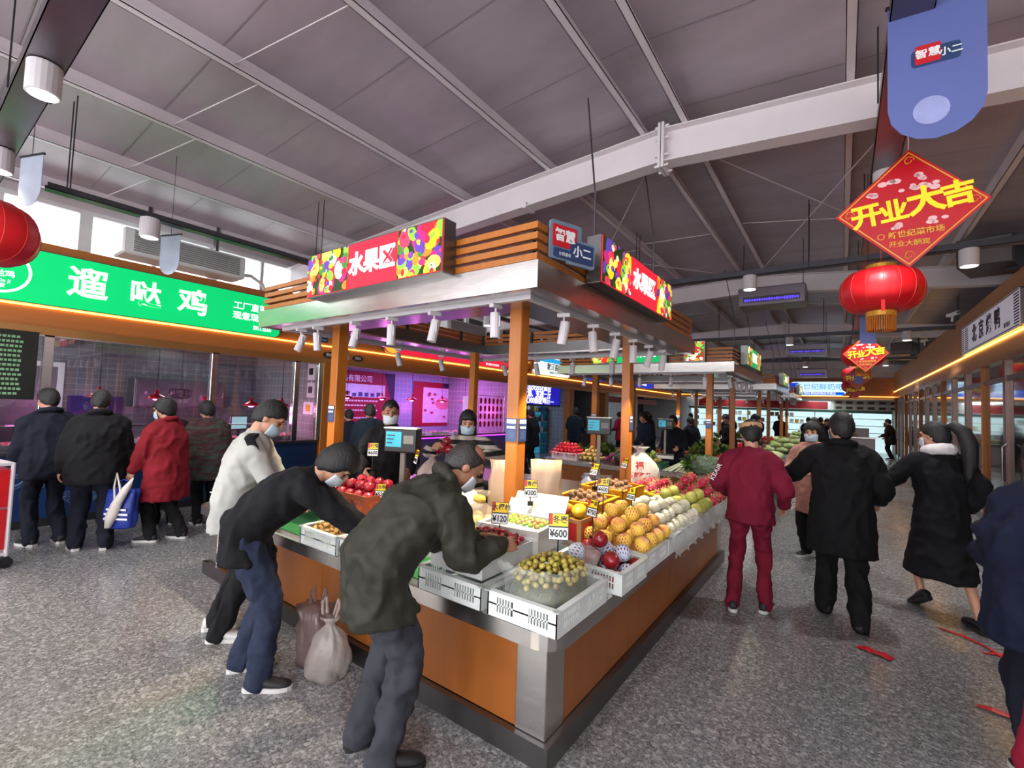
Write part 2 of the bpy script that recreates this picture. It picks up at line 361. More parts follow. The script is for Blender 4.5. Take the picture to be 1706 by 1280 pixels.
def lightbox(name,M,w,h,face,label,r=.02,depth=.10,side=M_STEELD,cat='sign',group=None):
    o=empty(name,(0,0,0)); o.matrix_world=M; tag(o,label,cat,group)
    P=round_rect(w,h,r); MB().prism([(x,y,-depth) for x,y in P],(0,0,depth)).build('box',side,o)
    Q=round_rect(w-.02,h-.02,max(r-.01,.005)); MB().prism([(x,y,0) for x,y in Q],(0,0,.006)).build('face',face,o)
    return o
I4=Matrix.Identity(4)
def T(x,y,z=.008): return Matrix.Translation((x,y,z))
M_GREEN=glow('green_sign_face',(8,190,104),1.0,.02)
sg=lightbox('shop_sign',on_left(XL+.10,1.2,3.045),5.6,.66,M_GREEN,'long green backlit shop sign with cream characters at left','' or .10)
for s,px,sz in (('遛',.30,.40),('哒',.90,.37),('鸡',1.48,.40)): text(s,sz,M_TX_CREAM,sg,T(px,0),.02)
text('工厂直销',.135,M_TX_W,sg,T(2.30,.10),.012); text('现煮现捞',.135,M_TX_W,sg,T(2.30,-.06),.012); text('柳江里店',.075,M_TX_W,sg,T(2.50,-.22),.012)
def disc(r0,r1,n=40,z=.007,sx=1,sy=1,c=(0,0)):
    return [(c[0]+sx*r1*math.cos(2*PI*i/n),c[1]+sy*r1*math.sin(2*PI*i/n),z) for i in range(n)],[(c[0]+sx*r0*math.cos(2*PI*i/n),c[1]+sy*r0*math.sin(2*PI*i/n),z) for i in range(n)]
a,b=disc(.235,.262,c=(-.47,.01)); MB().loft([a,b],cap=False).build('logo_ring',M_TX_W,sg)
text('遛哒鸡',.085,M_TX_W,sg,T(-.47,-.03),.012); text('Liu Da Ji',.055,M_TX_W,sg,T(-.47,-.11),.008); text('食家',.055,M_TX_W,sg,T(-.47,-.17),.008)
sg=lightbox('shop_sign',on_left(XL+.10,8.45,2.98),4.5,.50,glow('red_sign_face',(226,36,62),1.0,.03),'red backlit butcher sign seen behind the front canopy',.2)
text('食品有限公司',.07,M_TX_W,sg,T(-1.55,-.07),.01); text('鲜  肉  专  卖  店',.2,M_TX_W,sg,T(.45,.0),.012); text('放心鲜肉 现切现卖',.07,M_TX_W,sg,T(1.5,-.17),.01)
a,b=disc(.10,.24,c=(-2.0,.0)); MB().loft([a,b],cap=False).build('logo_ring',glow('gold_logo',(240,190,60),.9),sg)
MB().prism([(-2+.1*math.cos(i*PI/8),.1*math.sin(i*PI/8),.008) for i in range(16)],(0,0,.004)).build('logo_disc',glow('teal_logo',(20,110,110),.8),sg)
sg=lightbox('shop_sign',on_left(XL+.10,13.2,3.04),2.5,.62,glow('pale_sign_face',(238,246,246),1.1,.03),'rounded pale lightbox sign with blue top band and dark characters',.22)
MB().prism([(x,y,.007) for x,y in round_rect(2.3,.14,.06)],(0,0,.003)).build('blue_band',glow('cyan_band',(40,160,220),1.1),sg).location=(0,.2,0)
M_INK=mat('dark_ink',(40,36,34),rough=.6); text('散酒酱坊',.25,M_INK,sg,T(.15,-.02),.015); text('纯粮酿造 老字号',.08,glow('teal_letters',(20,110,130),.5),sg,T(.1,-.2),.012)
sg=lightbox('shop_sign',on_left(XL+.10,16.4,3.0),1.7,.42,glow('deep_blue_face',(30,70,190),1.1,.05),'small blue lightbox sign with pale characters far down left row',.18)
text('水产海鲜',.22,glow('cyan_letters',(150,240,255),1.2),sg,T(0,0),.02)
sg=lightbox('shop_sign',on_left(XL+.10,22.0,3.0),2.6,.42,glow('royal_blue_face',(24,50,190),1.1,.05),'small royal blue rounded sign at the far left end',.2)
text('豆制品',.22,M_TX_W,sg,T(0,0),.02)
# oval stall-number plates and the small plate on the fascia
M_OVAL=mat('dark_brown_plate',(62,44,34),rough=.35,var=.05)
for y,s,lb in ((5.02,'熟02','oval dark brown stall plate nearest the green sign'),(5.66,'肉03','oval dark brown stall plate just beyond the front left column')):
    o=empty('name_plate'); o.matrix_world=on_left(XL+.0005,y,2.54); tag(o,lb,'plate','oval stall plates')
    a,_=disc(0,1,24,0,.13,.062); MB().prism(a,(0,0,.012)).build('plate',M_OVAL,o); text(s,.07,M_TX_N,o,T(0,0,.014),.01)
o=empty('wall_plate'); o.matrix_world=on_left(XL+.0005,4.84,2.84); tag(o,'small navy plate with two white characters on fascia','plate')
M_NAVY=mat('navy_plate',(38,62,104),rough=.4); MB().prism([(x,y,0) for x,y in round_rect(.26,.15,.015)],(0,0,.012)).build('plate',M_NAVY,o); text('小二',.11,M_TX_N,o,T(0,0,.014),.01)
# ---- first shop: steel-framed windows, counter, menu board
M_CLEAR=mat_glass('shop_glass',(.86,.89,.90),.05)
sw=struct(empty('window_shop',(0,0,0)))
for y in (-1.4,1.2,3.06,4.40,4.86): MB().box((XL-.07,y-.05,.92),(XL+.03,y+.05,2.42),.006).build('mullion',M_STEEL,sw)
MB().box((XL-.07,-1.35,2.34),(XL+.03,4.8,2.42)).build('head_rail',M_STEEL,sw)
for a,b in ((-1.35,1.15),(1.25,3.01),(3.11,4.35)): MB().box((XL-.025,a,1.25),(XL-.015,b,2.34)).build('pane',M_CLEAR,sw)
M_BLUE=mat('blue_counter_print',(20,44,86),rough=.3,var=.35,scale=.9,col2='#123a5c',c2s=.7)
sc=empty('shop_counter',(0,0,0),0,'long navy counter front printed with white characters under green sign','counter')
MB().box((XL-.55,-1.5,0),(XL,4.86,.88)).build('body',M_BLUE,sc); MB().box((XL-.95,-1.5,.88),(XL+.05,4.86,.93),.008).build('worktop',M_STEELD,sc); MB().box((XL-.54,-1.5,.0),(XL+.008,4.86,.10)).build('kickboard',M_DARKM,sc)
M_OUT=mat('pale_outline_print',(120,140,170),rough=.5)
for s,y,z,sz in (('天津',1.28,.60,.30),('天津',1.58,.30,.20),('鸡·口味',3.25,.62,.2),('奶香鸡',3.3,.36,.16)):
    text(s,sz,M_OUT,sc,on_left(XL+.002,y,z),.035); text(s,sz,M_NAVY,sc,on_left(XL+.006,y,z),.010)
mb=empty('menu_board',(0,0,0),0,'dark hanging menu board with rows of pale green prices','menu board')
MB().box((XL+.04,-.5,1.56),(XL+.08,1.10,2.38),.004).build('board',mat('menu_board_face',(20,26,22),rough=.35),mb)
m=MB(); rr=random.Random(3)
for i in range(13):
    z=2.30-i*.056
    for c0,c1 in ((-.4,.05),(.42,.62),(.68,.98)):
        y=c0+.0
        while y<c1-.03:
            w=rr.uniform(.02,.035); m.box((XL+.081,y,z-.014),(XL+.083,y+w,z+.014)); y+=w+.010
m.build('print',glow('menu_letters',(110,150,110),.3),mb)
# door frame and cabinets inside
struct(MB().box((-10.8,.55,0),(-10.74,.63,2.15)).box((-10.8,1.75,0),(-10.74,1.83,2.15)).box((-10.8,.63,2.07),(-10.74,1.75,2.15)).build('door_1',M_FRAME))
struct(MB().box((-10.79,.63,0),(-10.77,1.75,2.07)).build('door_2',mat_glass('frosted',(.6,.66,.7),.2,.3)))
def cabinet(y0,y1,z0,z1,label,col,d=.55):
    o=empty('cabinet',(-10.5,y0,z0),0,label,'cabinet'); w=y1-y0;h=z1-z0; m_=mat('cab_'+str(col),col,rough=.3,metal=.4)
    MB().box((-.28,0,0),(-.28+d,w,h),.01).build('body',m_,o)
    for a,b in ((.02,w/2-.01),(w/2+.01,w-.02)):
        d_=MB().box((-.28+d,a,.03),(-.26+d,b,h-.03),.005).build('door',m_,o); MB().box((-.26+d,b-.05,h*.4),(-.235+d,b-.03,h*.6)).build('handle',M_STEEL,d_)
    return o
cabinet(2.7,4.2,1.42,1.95,'grey wall cabinet on tiles behind the chicken counter',(96,92,96),.4)
cabinet(2.0,4.6,0,.9,'low steel cabinet behind the chicken counter',(130,126,130))
# meter boxes on the side wall
for x,z,w,h,lb,scr in ((-8.5,2.22,.26,.34,'upper white meter box on tiled side wall',(40,44,48)),(-8.5,1.86,.26,.30,'middle white meter box on tiled side wall',(90,84,90)),(-8.55,1.50,.36,.26,'lower wide white meter box with yellow sticker',(214,176,60))):
    o=empty('meter_box',(x,4.97,z),0,lb,'meter box'); MB().box((-w/2,0,-h/2),(w/2,.04,h/2),.01).build('case',M_PLAST,o); MB().box((-.07,-.006,-.06),(.07,.0,.07)).build('screen',mat('meter%s'%scr[0],scr,rough=.2),o)
    MB().cyl((0,.02,h/2),(0,.02,h/2+.06),.012,n=6).build('conduit',M_PLAST,o)
# ---- pendant lamps with cone shades
M_RED=mat('red_enamel',(198,22,34),rough=.25,var=.06,coat=.4)
lampm=MB(); lampm.smooth=True; lampm.lathe([(.145,0),(.15,.004),(.11,.045),(.04,.075),(.028,.11),(.018,.15),(.008,.17)],n=18); lampme=lampm.mesh('lamp_shade'); lampme.materials.append(M_RED)
M_PINKB=glow('pink_bulb',(255,120,200),6.0)
bulbm=MB(); bulbm.smooth=True; bulbm.ball((0,0,-.005),(.05,.05,.02),10,6); bulbme=bulbm.mesh('bulb'); bulbme.materials.append(M_PINKB)
def pendant(x,y,z,label,group,pw,col):
    o=empty('pendant_lamp',(x,y,z),0,label,'lamp',group); link('lamp_shade',lampme,o); link('bulb',bulbme,o); MB().cyl((0,0,.17),(0,0,2.622-z),.006,n=5).build('cord',M_BLACK,o)
    lamp('pendant_glow','POINT',(0,0,-.06),pw,col,.05,parent=o)
LN=('first','second','third','fourth','fifth','sixth')
for i,y in enumerate((-.2,1.9,2.6,3.35,4.05,4.62)): pendant(-8.75,y*.985,1.60 if i<4 else 1.52,'%s red cone pendant lamp from the menu board over pink counter'%LN[i],'red lamps in first shop',5,(1,.35,.75))
for i,y in enumerate((6.15,7.1,8.05,9.15,10.1)): pendant(-9.0,y,1.74,'%s red cone pendant lamp from the front left column in butcher shop'%LN[i],'red lamps in butcher shop',9,(1,.25,.85))
for y in (-.5,1.5,3.6): lamp('shop_light','AREA',(-9.6,y,2.58),16,(.95,.93,1),.5,aim=(-9.6,y,0))
# downlights in butcher shop
for i,(x,y) in enumerate(((-8.7,6.5),(-8.7,7.6),(-8.7,8.7))):
    o=empty('downlight',(x,y,2.62),0,'%s recessed round downlight in purple lit shop ceiling'%LN[i],'light','butcher shop downlights')
    MB().lathe([(.09,-.012),(.09,0)],n=20).build('rim',M_WHITE,o); MB().lathe([(.075,-.016),(.075,-.011)],n=20).build('lens',glow('lens_white',(255,240,255),4),o)
lamp('shop_light','AREA',(-9.5,7.0,2.58),55,(.48,.35,1),1.0,aim=(-9.5,7,0),sizey=2); lamp('shop_light','AREA',(-9.5,9.8,2.58),60,(.62,.22,1),1.0,aim=(-9.5,9.8,0),sizey=2)
lamp('shop_light','POINT',(-9.4,10.6,1.5),30,(1,.12,.75),.2)
sc=empty('butcher_counter',(0,0,0),0,'long butcher counter glowing violet beneath red shop sign','counter')
MB().box((XL-.6,5.45,0),(XL-.05,11.1,.86)).build('body',mat('mauve_counter',(90,80,110),rough=.35),sc); MB().box((XL-.9,5.45,.86),(XL+.02,11.1,.91),.008).build('worktop',M_STEEL,sc)
MB().box((XL-.0,5.45,.84),(XL+.03,11.1,.86)).build('light_strip',glow('violet_strip',(190,60,255),3),sc)
# posters on the butcher's back wall
o=empty('wall_poster',(0,0,0),0,'dark red company poster with white photo strip and lines of text','poster')
B=-10.79; M_PR=mat('poster_red',(150,20,40),rough=.45,var=.06); M_PW=mat('poster_white',(214,216,226),rough=.45); M_PN=mat('poster_navy',(30,34,70),rough=.5)
MB().box((B,6.4,.98),(B+.02,8.95,2.5)).build('sheet',M_PR,o); MB().poly([(B+.022,8.55,2.5),(B+.022,8.95,2.5),(B+.022,8.95,1.5),(B+.022,8.75,1.9)]).build('print',M_PN,o)
MB().box((B+.02,6.6,1.78),(B+.023,8.6,2.14)).build('print',M_PW,o)
m=MB()
for i in range(9): y=6.7+i*.2; h=.04+.1*abs(math.sin(i*1.7)); m.box((B+.023,y,1.80),(B+.025,y+.13,1.80+h))
m.build('print',mat('poster_blue',(60,80,130)),o); text('某某食品有限公司'[2:],.2,M_TX_N,o,on_left(B+.022,7.55,2.28),.012)
m=MB()
for i in range(5):
    y=6.7
    while y<8.3: w=rr.uniform(.05,.1); m.box((B+.021,y,1.66-i*.13-(.08 if i>2 else 0)),(B+.023,y+w,1.70-i*.13-(.08 if i>2 else 0))); y+=w+.025
m.build('print',M_TX_N,o)
o=empty('wall_poster',(0,0,0),0,'wide red bordered poster with white pork cuts chart','poster')
MB().box((B,9.7,.95),(B+.02,12.0,2.35)).build('sheet',M_PR,o); MB().box((B+.02,10.1,1.05),(B+.023,11.9,2.18)).build('print',M_PW,o)
MB().box((B+.02,11.0,2.2),(B+.022,11.99,2.35)).build('print',M_PN,o)
m=MB(); m.prism([(B+.024,11.0+.36*math.cos(t*PI/10),1.68+.2*math.sin(t*PI/10)) for t in range(20)],(.003,0,0)); m.build('print',mat('poster_pink',(220,140,150)),o)
m=MB()
for i in range(22):
    cy,cz=10.2+rr.random()*1.6,1.12+rr.random()*.98
    if abs(cy-11)<.42 and abs(cz-1.68)<.26: continue
    m.prism([(B+.024,cy+.07*math.cos(t*PI/4),cz+.045*math.sin(t*PI/4)) for t in range(8)],(.003,0,0))
m.build('print',mat('poster_meat',(170,70,80),var=.3,scale=5),o)
# hanging red packets and a pole cabinet at the end of the butcher shop
M_PACK=mat('red_packet',(190,30,60),rough=.3,var=.25,scale=14)
g=empty('hanging_rack',(-8.3,10.45,0),0,'steel rail in the pink lit corner of the butcher shop','rack'); MB().cyl((0,-.55,1.95),(0,.65,1.95),.012,n=8).build('rail',M_STEEL,g); MB().cyl((0,-.55,.91),(0,-.55,1.95),.012,n=8).build('post',M_STEEL,g); MB().cyl((0,.65,.91),(0,.65,1.95),.012,n=8).build('post',M_STEEL,g)
for i in range(6):
    for k in range(4):
        o=empty('sausage_packet',(-8.3,10.0+i*.19,1.72-k*.22),0,'red vacuum packet hanging on rail in pink corner','packet','red packets on the butcher rail')
        pm_=MB(); pm_.smooth=True; pm_.loft([[(.02*a*q,.05*b*q,z) for a,b in ((1,0),(.7,.7),(0,1),(-.7,.7),(-1,0),(-.7,-.7),(0,-1),(.7,-.7))] for z,q in ((.0,.3),(.03,1),(.13,1.1),(.17,.5))]).build('packet',M_PACK,o); MB().cyl((0,0,.17),(0,0,.22),.004,n=4).build('hook',M_STEEL,o)
o=empty('control_cabinet',(-8.35,9.55,.91),0,'tall white scale cabinet with red emblem near striped woman','cabinet')
MB().box((-.12,-.14,0),(.12,.14,1.0),.015).build('body',M_PLAST,o); MB().box((.121,-.07,.68),(.126,.07,.84)).build('emblem',M_RED,o); MB().box((.121,-.08,.35),(.127,.08,.55)).build('screen',M_BLACK,o)
MB().box((.121,-.04,.88),(.126,.04,.95)).build('vent',M_DARKM,o)
# ---- liquor shop: LED screen and bottle shelves
o=empty('led_screen',(0,0,0),0,'deep blue LED screen with rows of white characters','screen')
MB().box((-8.38,11.5,1.72),(-8.30,14.5,2.52),.01).build('case',M_BLACK,o); MB().box((-8.36,12.0,2.52),(-8.32,12.06,2.622)).box((-8.36,14.0,2.52),(-8.32,14.06,2.622)).build('bracket',M_DARKM,o); MB().box((-8.30,11.55,1.77),(-8.295,14.45,2.47)).build('panel',glow('led_blue',(36,30,170),1.0,.1),o)
for i,s in enumerate(('第30天承让高价','看漏、支减一斤','所以300集散啤酒—')): text(s,.25,M_TX_W,o,on_left(-8.292,12.95,2.33-i*.22),.02)
sh=empty('bottle_shelf',(0,0,0),0,'cyan lit bottle shelf unit under blue LED screen','shelf')
M_TEAL=glow('teal_backlight',(60,150,190),.55)
MB().box((-9.15,11.5,.0),(-9.1,14.5,1.7)).build('back_panel',M_TEAL,sh)
for z in (.35,.75,1.15,1.5): MB().box((-9.1,11.5,z),(-8.8,14.5,z+.025)).build('shelf_board',mat('shelf_pale',(150,170,180)),sh)
for y in (11.5,12.5,13.5,14.47): MB().box((-9.1,y,0),(-8.8,y+.03,1.7)).build('upright',M_STEELD,sh)
bp=[mat('bottle_%d'%i,c,rough=.15,var=.1) for i,c in enumerate(((230,228,220),(150,30,36),(40,60,110),(190,160,60)))]
btm=[]
for i in range(4):
    q=MB(); q.smooth=True; q.lathe([(.035,0),(.038,.01),(.038,.12),(.016,.165),(.014,.20),(.016,.21),(.015,.225)],n=10); me=q.mesh('liquor_bottle'); me.materials.append(bp[i]); btm.append(me)
for si,z in enumerate((.775,1.175,1.525)):
    for k in range(24):
        i=rr.randrange(4); tag(link('liquor_bottle',btm[i],None,(-8.95,11.65+k*.117+rr.uniform(-.015,.015),z)),('white liquor bottle on cyan lit shelf','dark red liquor bottle on cyan lit shelf','navy liquor bottle on cyan lit shelf','gold liquor bottle on cyan lit shelf')[i],'bottle','liquor bottles on lit shelves '+('white','red','navy','gold')[i])
lamp('shop_light','AREA',(-9.0,13.0,2.55),40,(.45,.6,1),.8,aim=(-9.6,13,0),sizey=2)
# dark units farther down the left row
for y0,y1,i in ((14.9,17.6,0),(18.0,21.0,1),(21.4,24.5,2)):
    MB()
    sc=empty('far_counter',(0,0,0),0,('dim counter in dark unit past liquor shop','counter with red valance in the far left unit','pale lit counter in the last left unit')[i],'counter')
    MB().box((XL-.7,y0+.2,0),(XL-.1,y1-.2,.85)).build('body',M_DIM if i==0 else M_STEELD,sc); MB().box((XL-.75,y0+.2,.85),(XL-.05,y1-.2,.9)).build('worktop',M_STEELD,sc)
    if i: MB().box((XL-.1,y0,2.0),(XL-.08,y1,2.25)).build('valance',mat('valance_red',(170,24,36),rough=.6),sc)
lamp('shop_light','AREA',(-9.4,19.5,2.55),30,(.9,1,1),.8,aim=(-9.4,19.5,0)); lamp('shop_light','AREA',(-9.4,23,2.55),50,(.9,1,1),.8,aim=(-9.4,23,0))
# ------------------------------------------------------------------ end wall
struct(MB().box((-11.0,Y1+2.0,0),(6.2,Y1+2.2,4.7)).build('wall_end',M_WHITE))
struct(MB().box((XL-.1,Y1-.05,2.66),(XR,Y1+.07,3.66)).build('wall_end_fascia',M_WOODF))
struct(MB().box((XL-.1,Y1+.06,3.6),(XR+3,Y1+.12,4.8)).build('wall_end_upper',M_WHITE))
ef=struct(MB().box((XL,Y1-.085,2.60),(XR,Y1+.05,2.68)).build('trim_end_band',M_SOFS)); MB().box((XL,Y1-.08,2.745),(XR,Y1-.051,2.762)).build('light_strip',M_STRIP,ef)
sg=lightbox('shop_sign',on_front(-1.05,Y1-.16,3.12),2.5,.72,glow('ice_sign_face',(205,232,250),1.2,.05),'long pale blue rounded lightbox sign on the end wall',.3)
MB().prism([(x,y,.007) for x,y in round_rect(2.3,.15,.06)],(0,0,.003)).build('blue_band',glow('blue_band_lower',(10,90,220),1.1),sg).location=(.0,-.24,0)
text('丁丁鲜奶·精选奶制品专营店',.13,M_TX_W,sg,T(0,-.24,.012),.012); text('新世纪鲜奶吧',.34,glow('sky_letters',(120,180,225),1.0),sg,T(.1,.08,.01),.02)
MB().prism([(x,y,.007) for x,y in round_rect(.42,.6,.05)],(0,0,.004)).build('logo_panel',glow('blue_logo_panel',(20,60,200),1.0),sg).location=(-.98,0,0)
sg=lightbox('shop_sign',on_front(-3.0,Y1-.16,3.12),1.2,.62,glow('violet_blue_face',(40,50,200),1.0,.05),'short violet blue lightbox sign left of the pale one on end wall',.08)
text('粮油店',.3,M_TX_W,sg,T(0,0),.02)
# lit shelves of the end shops
es=empty('wall_shelf',(0,0,0),0,'long white backlit shelves along the end wall','shelf')
MB().box((-7.6,Y1+1.5,.0),(2.0,Y1+1.55,2.0)).build('back_panel',glow('shelf_backlight',(205,235,238),.95),es)
for z in (.95,1.3,1.65,1.95): MB().box((-7.6,Y1+1.1,z),(2.0,Y1+1.5,z+.03)).build('shelf_board',M_WHITE,es)
for k in range(7): MB().box((-7.6+k*1.6,Y1+1.1,0),(-7.56+k*1.6,Y1+1.5,2.0)).build('upright',M_WHITE,es)
MB().box((-7.6,Y1+1.0,1.98),(2.0,Y1+1.5,2.08)).build('top_board',mat('green_shelf_top',(60,110,90)),es)
cb=MB().box((0,0,0),(.42,.3,.24),.01).mesh('carton'); cb.materials.append(mat('carton_cream',(196,186,172),rough=.7,var=.08))
cbb=MB().box((.08,-.003,.07),(.34,0,.19)).mesh('print'); cbb.materials.append(mat('carton_print',(70,50,46)))
for r_ in range(2):
    for k in range(6):
        o=tag(link('carton',cb,None,(-.35+k*.44,Y1+1.05,2.08+r_*.27)),'cream carton with dark print in the double row above end shelves','box','cartons above the end shelves'); link('print',cbb,o)
MB().box((0,0,0),(1,1,1))
vb=struct(MB().box((-7.0,Y1+.9,2.10),(-.6,Y1+.95,2.5)).build('trim_red_valance',mat('valance_red2',(150,24,34),rough=.6,var=.2,scale=3)))
dc=empty('display_counter',(0,0,0),0,'pale display counter at the end of the right aisle','counter'); MB().box((-2.2,26.0,0),(1.2,26.7,.8),.02).build('body',M_WHITE,dc); MB().box((-2.25,25.95,.8),(1.25,26.75,.85)).build('worktop',M_STEEL,dc); MB().box((-.6,26.4,.85),(1.0,26.6,1.25)).build('riser',M_WHITE,dc)
lamp('shop_light','AREA',(-1,Y1+.6,2.55),60,(.9,1,1),1,aim=(-1,Y1+.6,0),sizey=4); lamp('shop_light','AREA',(-5,Y1+.6,2.55),50,(.9,1,1),1,aim=(-5,Y1+.6,0),sizey=4)
# ------------------------------------------------------------------ right row: amber fascia over dark mirror glass
fr=struct(MB().box((XR,3.0,2.70),(XR+.12,Y1,3.86)).build('wall_right_fascia',mat('brown_fascia_board',(190,136,92),rough=.42,var=.06,scale=2,stretch=(1,.4,6))))
MB().box((XR-.035,3.0,2.66),(XR+.1,Y1,2.74)).build('soffit_band',M_SOFS,fr); MB().box((XR-.03,3.0,2.985),(XR-.001,Y1,3.002)).build('light_strip',M_STRIP,fr)
MB().box((XR+.12,3.0,3.8),(5.0,Y1,3.88)).build('fascia_top',M_WHITE,fr)
M_MIR=mat('dark_mirror_glass',(24,24,28),rough=.035,metal=0,var=.05,spec=1.0,coat=1)
M_BRZ=mat('bronze_steel',(96,78,72),rough=.3,metal=.8)
wg=struct(empty('window_right',(0,0,0)))
ys=[3.2+1.35*i for i in range(19)]
for i,y in enumerate(ys):
    MB().box((XR-.02,y-.05,0),(XR+.10,y+.05,2.74),.006).build('mullion',M_BRZ if i%3 else M_WOOD,wg)
    if i<18:
        MB().box((XR+.03,y+.05,.12),(XR+.045,y+1.30,2.35)).build('pane',M_MIR,wg); MB().box((XR+.0,y+.05,2.35),(XR+.06,y+1.30,2.42)).build('transom',M_STEELD,wg); MB().box((XR+.03,y+.05,2.42),(XR+.045,y+1.30,2.72)).build('pane',M_MIR,wg)
        MB().box((XR-.0,y+.05,0),(XR+.06,y+1.30,.12)).build('kick_rail',M_STEELD,wg)
        if i%2==0: MB().tube([(XR-.02,y+1.2,.8),(XR-.07,y+1.2,.85),(XR-.07,y+1.2,1.35),(XR-.02,y+1.2,1.4)],.014,8).build('handle',M_STEEL,wg)
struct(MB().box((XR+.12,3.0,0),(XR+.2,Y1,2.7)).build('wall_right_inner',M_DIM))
sg=lightbox('shop_sign',on_right(XR-.06,10.75,3.29),3.7,.54,mat('grey_white_sign',(196,190,204),rough=.4,var=.03,emit=.35),'pale sign with dark roast duck characters on the right fascia',.03,.08)
M_PUR=mat('aubergine_ink',(58,44,66),rough=.5)
for s,x in (('北',-.75),('京',-.25),('烤',.25),('鸭',.75)): text(s,.34,M_PUR,sg,T(x,0),.018)
text('现烤现卖',.08,M_PUR,sg,T(1.25,-.16),.01)
for sx in (-1.72,-1.38,1.72):
    m=MB()
    for i in range(11): m.box((sx-.12,-.21+i*.04,.007),(sx+.12,-.19+i*.04,.01))
    m.build('stripe_print',M_PUR,sg)
MB().box((-1.83,.235,.007),(1.83,.25,.01)).box((-1.83,-.25,.007),(1.83,-.235,.01)).build('border_print',M_PUR,sg)
for y,z,lb,sz in ((9.3,3.92,'large black loudspeaker box with grey front above roast duck sign',1.0),(20.3,3.92,'smaller black loudspeaker box farther along the right fascia',1.0)):
    o=empty('loudspeaker',(1.78,y,z+.17),-.35,lb,'speaker'); MB().prism([(-.30*sz,-.5,-.2),(.25,-.4,-.2),(.25,-.4,.2),(-.30*sz,-.5,.2)],(0,.75,0)).build('case',M_BLACK,o); MB().prism([(-.28,-.52,-.18),(.23,-.42,-.18),(.23,-.42,.18),(-.28,-.52,.18)],(0,.015,0)).build('grille',mat('grille_grey',(110,106,110),rough=.6,bump=.4,bscale=120),o)
    MB().box((.12,-.1,-.235),(.25,.1,-.2)).build('bracket',M_DARKM,o)
for y,lb in ((13.5,'white security camera on the right fascia top'),(17.6,'small far security camera on the right fascia top')):
    o=empty('security_camera',(1.93,y,3.95),.6,lb,'camera'); MB().cyl((0,0,-.09),(0,0,.06),.02).build('stand',M_PLAST,o); MB().cyl((0,-.14,.09),(0,.1,.06),.045,n=12).build('barrel',M_PLAST,o); MB().cyl((0,-.145,.09),(0,-.138,.09),.03,n=12).build('lens',M_BLACK,o)
# ================================================================== under the roof: trays, lights, units, lanterns
def tray(name,lo,hi,label,m=M_GALV):
    lo=V(lo);hi=V(hi); o=empty(name,(lo+hi)/2,0,label,'cable tray'); c=(lo+hi)/2; a=lo-c;b=hi-c
    ax=0 if (b-a).x>(b-a).y else 1
    m_=MB(); m_.box(a,(b.x,b.y,a.z+.006))
    if ax==0: m_.box((a.x,a.y,a.z),(b.x,a.y+.006,b.z)); m_.box((a.x,b.y-.006,a.z),(b.x,b.y,b.z))
    else: m_.box((a.x,a.y,a.z),(a.x+.006,b.y,b.z)); m_.box((b.x-.006,a.y,a.z),(b.x,b.y,b.z))
    m_.build('channel',m,o)
    L=(b-a)[ax]; n=max(2,int(L/2.4)); 
    for i in range(n+1):
        t=-L/2+.15+(L-.3)*i/n; p=V((0,0,0)); p[ax]=t; w=c+p; m2=MB(); top=zr(w.x)-c.z
        for s in (-1,1):
            q=p.copy(); q[1-ax]=s*((b-a)[1-ax]/2+.01); m2.cyl((q.x,q.y,a.z),(q.x,q.y,top),.006,n=5)
        m2.build('hanger_rod',M_DARKM,o)
    return o
M_TRAYD=mat('dark_tray',(70,70,76),rough=.4,metal=.6,var=.1)
tray('cable_tray',(-7.9,.42,3.86),(1.0,.62,3.95),'wide steel cable tray crossing overhead at upper left')
tray('cable_tray',(-6.1,.8,3.56),(-5.98,27,3.62),'narrow dark cable tray above the left aisle with cylinder lights',M_TRAYD)
tray('cable_tray',(.22,1.5,4.02),(.42,27,4.12),'steel cable tray running above the right aisle')
for y,lb in ((7.3,'dark cross tray behind the fruit lightboxes'),(13.6,'second dark cross tray farther down the hall'),(19.9,'third dark cross tray near the end of the hall')): tray('cable_tray',(-7.8,y,3.72),(2.2,y+.12,3.80),lb,M_TRAYD)
M_LENS=glow('downlight_lens',(255,252,255),7)
cyl_=MB(); cyl_.smooth=False; cyl_.lathe([(.085,0),(.09,.004),(.09,.20),(.085,.205)],n=20); cylme=cyl_.mesh('housing'); cylme.materials.append(M_WHITE)
ln_=MB().lathe([(.075,-.003),(.075,.004)],n=20).mesh('lens'); ln_.materials.append(M_LENS)
def down(x,y,z,label,pw=60):
    o=empty('cylinder_light',(x,y,z),0,label,'light','cylinder downlights under the trays'); link('housing',cylme,o); link('lens',ln_,o)
    lamp('downlight_beam','SPOT',(0,0,-.02),pw*2.6,(1,.97,.98),.07,aim=None,spot=125,blend=.8,parent=o)
down(-4.32,.52,3.65,'cylinder downlight nearest camera under wide steel tray',50); down(-6.2,.52,3.65,'cylinder downlight beside left lantern under wide steel tray',50); down(-1.0,.52,3.65,'white cylinder downlight under a ceiling tray',60)
for i,y in enumerate((1.6,4.2,7.4,10.6,13.8)): down(-6.04,y,3.36,'%s white cylinder downlight from the front under narrow dark tray over left aisle'%LN[i],38)
for i,y in enumerate((7.36,13.66,19.96)):
    for j,x in enumerate((-3.8,-1.1,1.2)): down(x,y,3.52,'white cylinder downlight, %s one under the %s dark cross tray'%(('left','middle','right')[j],('nearest','second','farthest')[i]),70)
for i,y in enumerate((5.4,10.5,16.8,23.2)): down(.32,y,3.82,'%s white cylinder downlight from the front under right aisle tray'%LN[i],75)
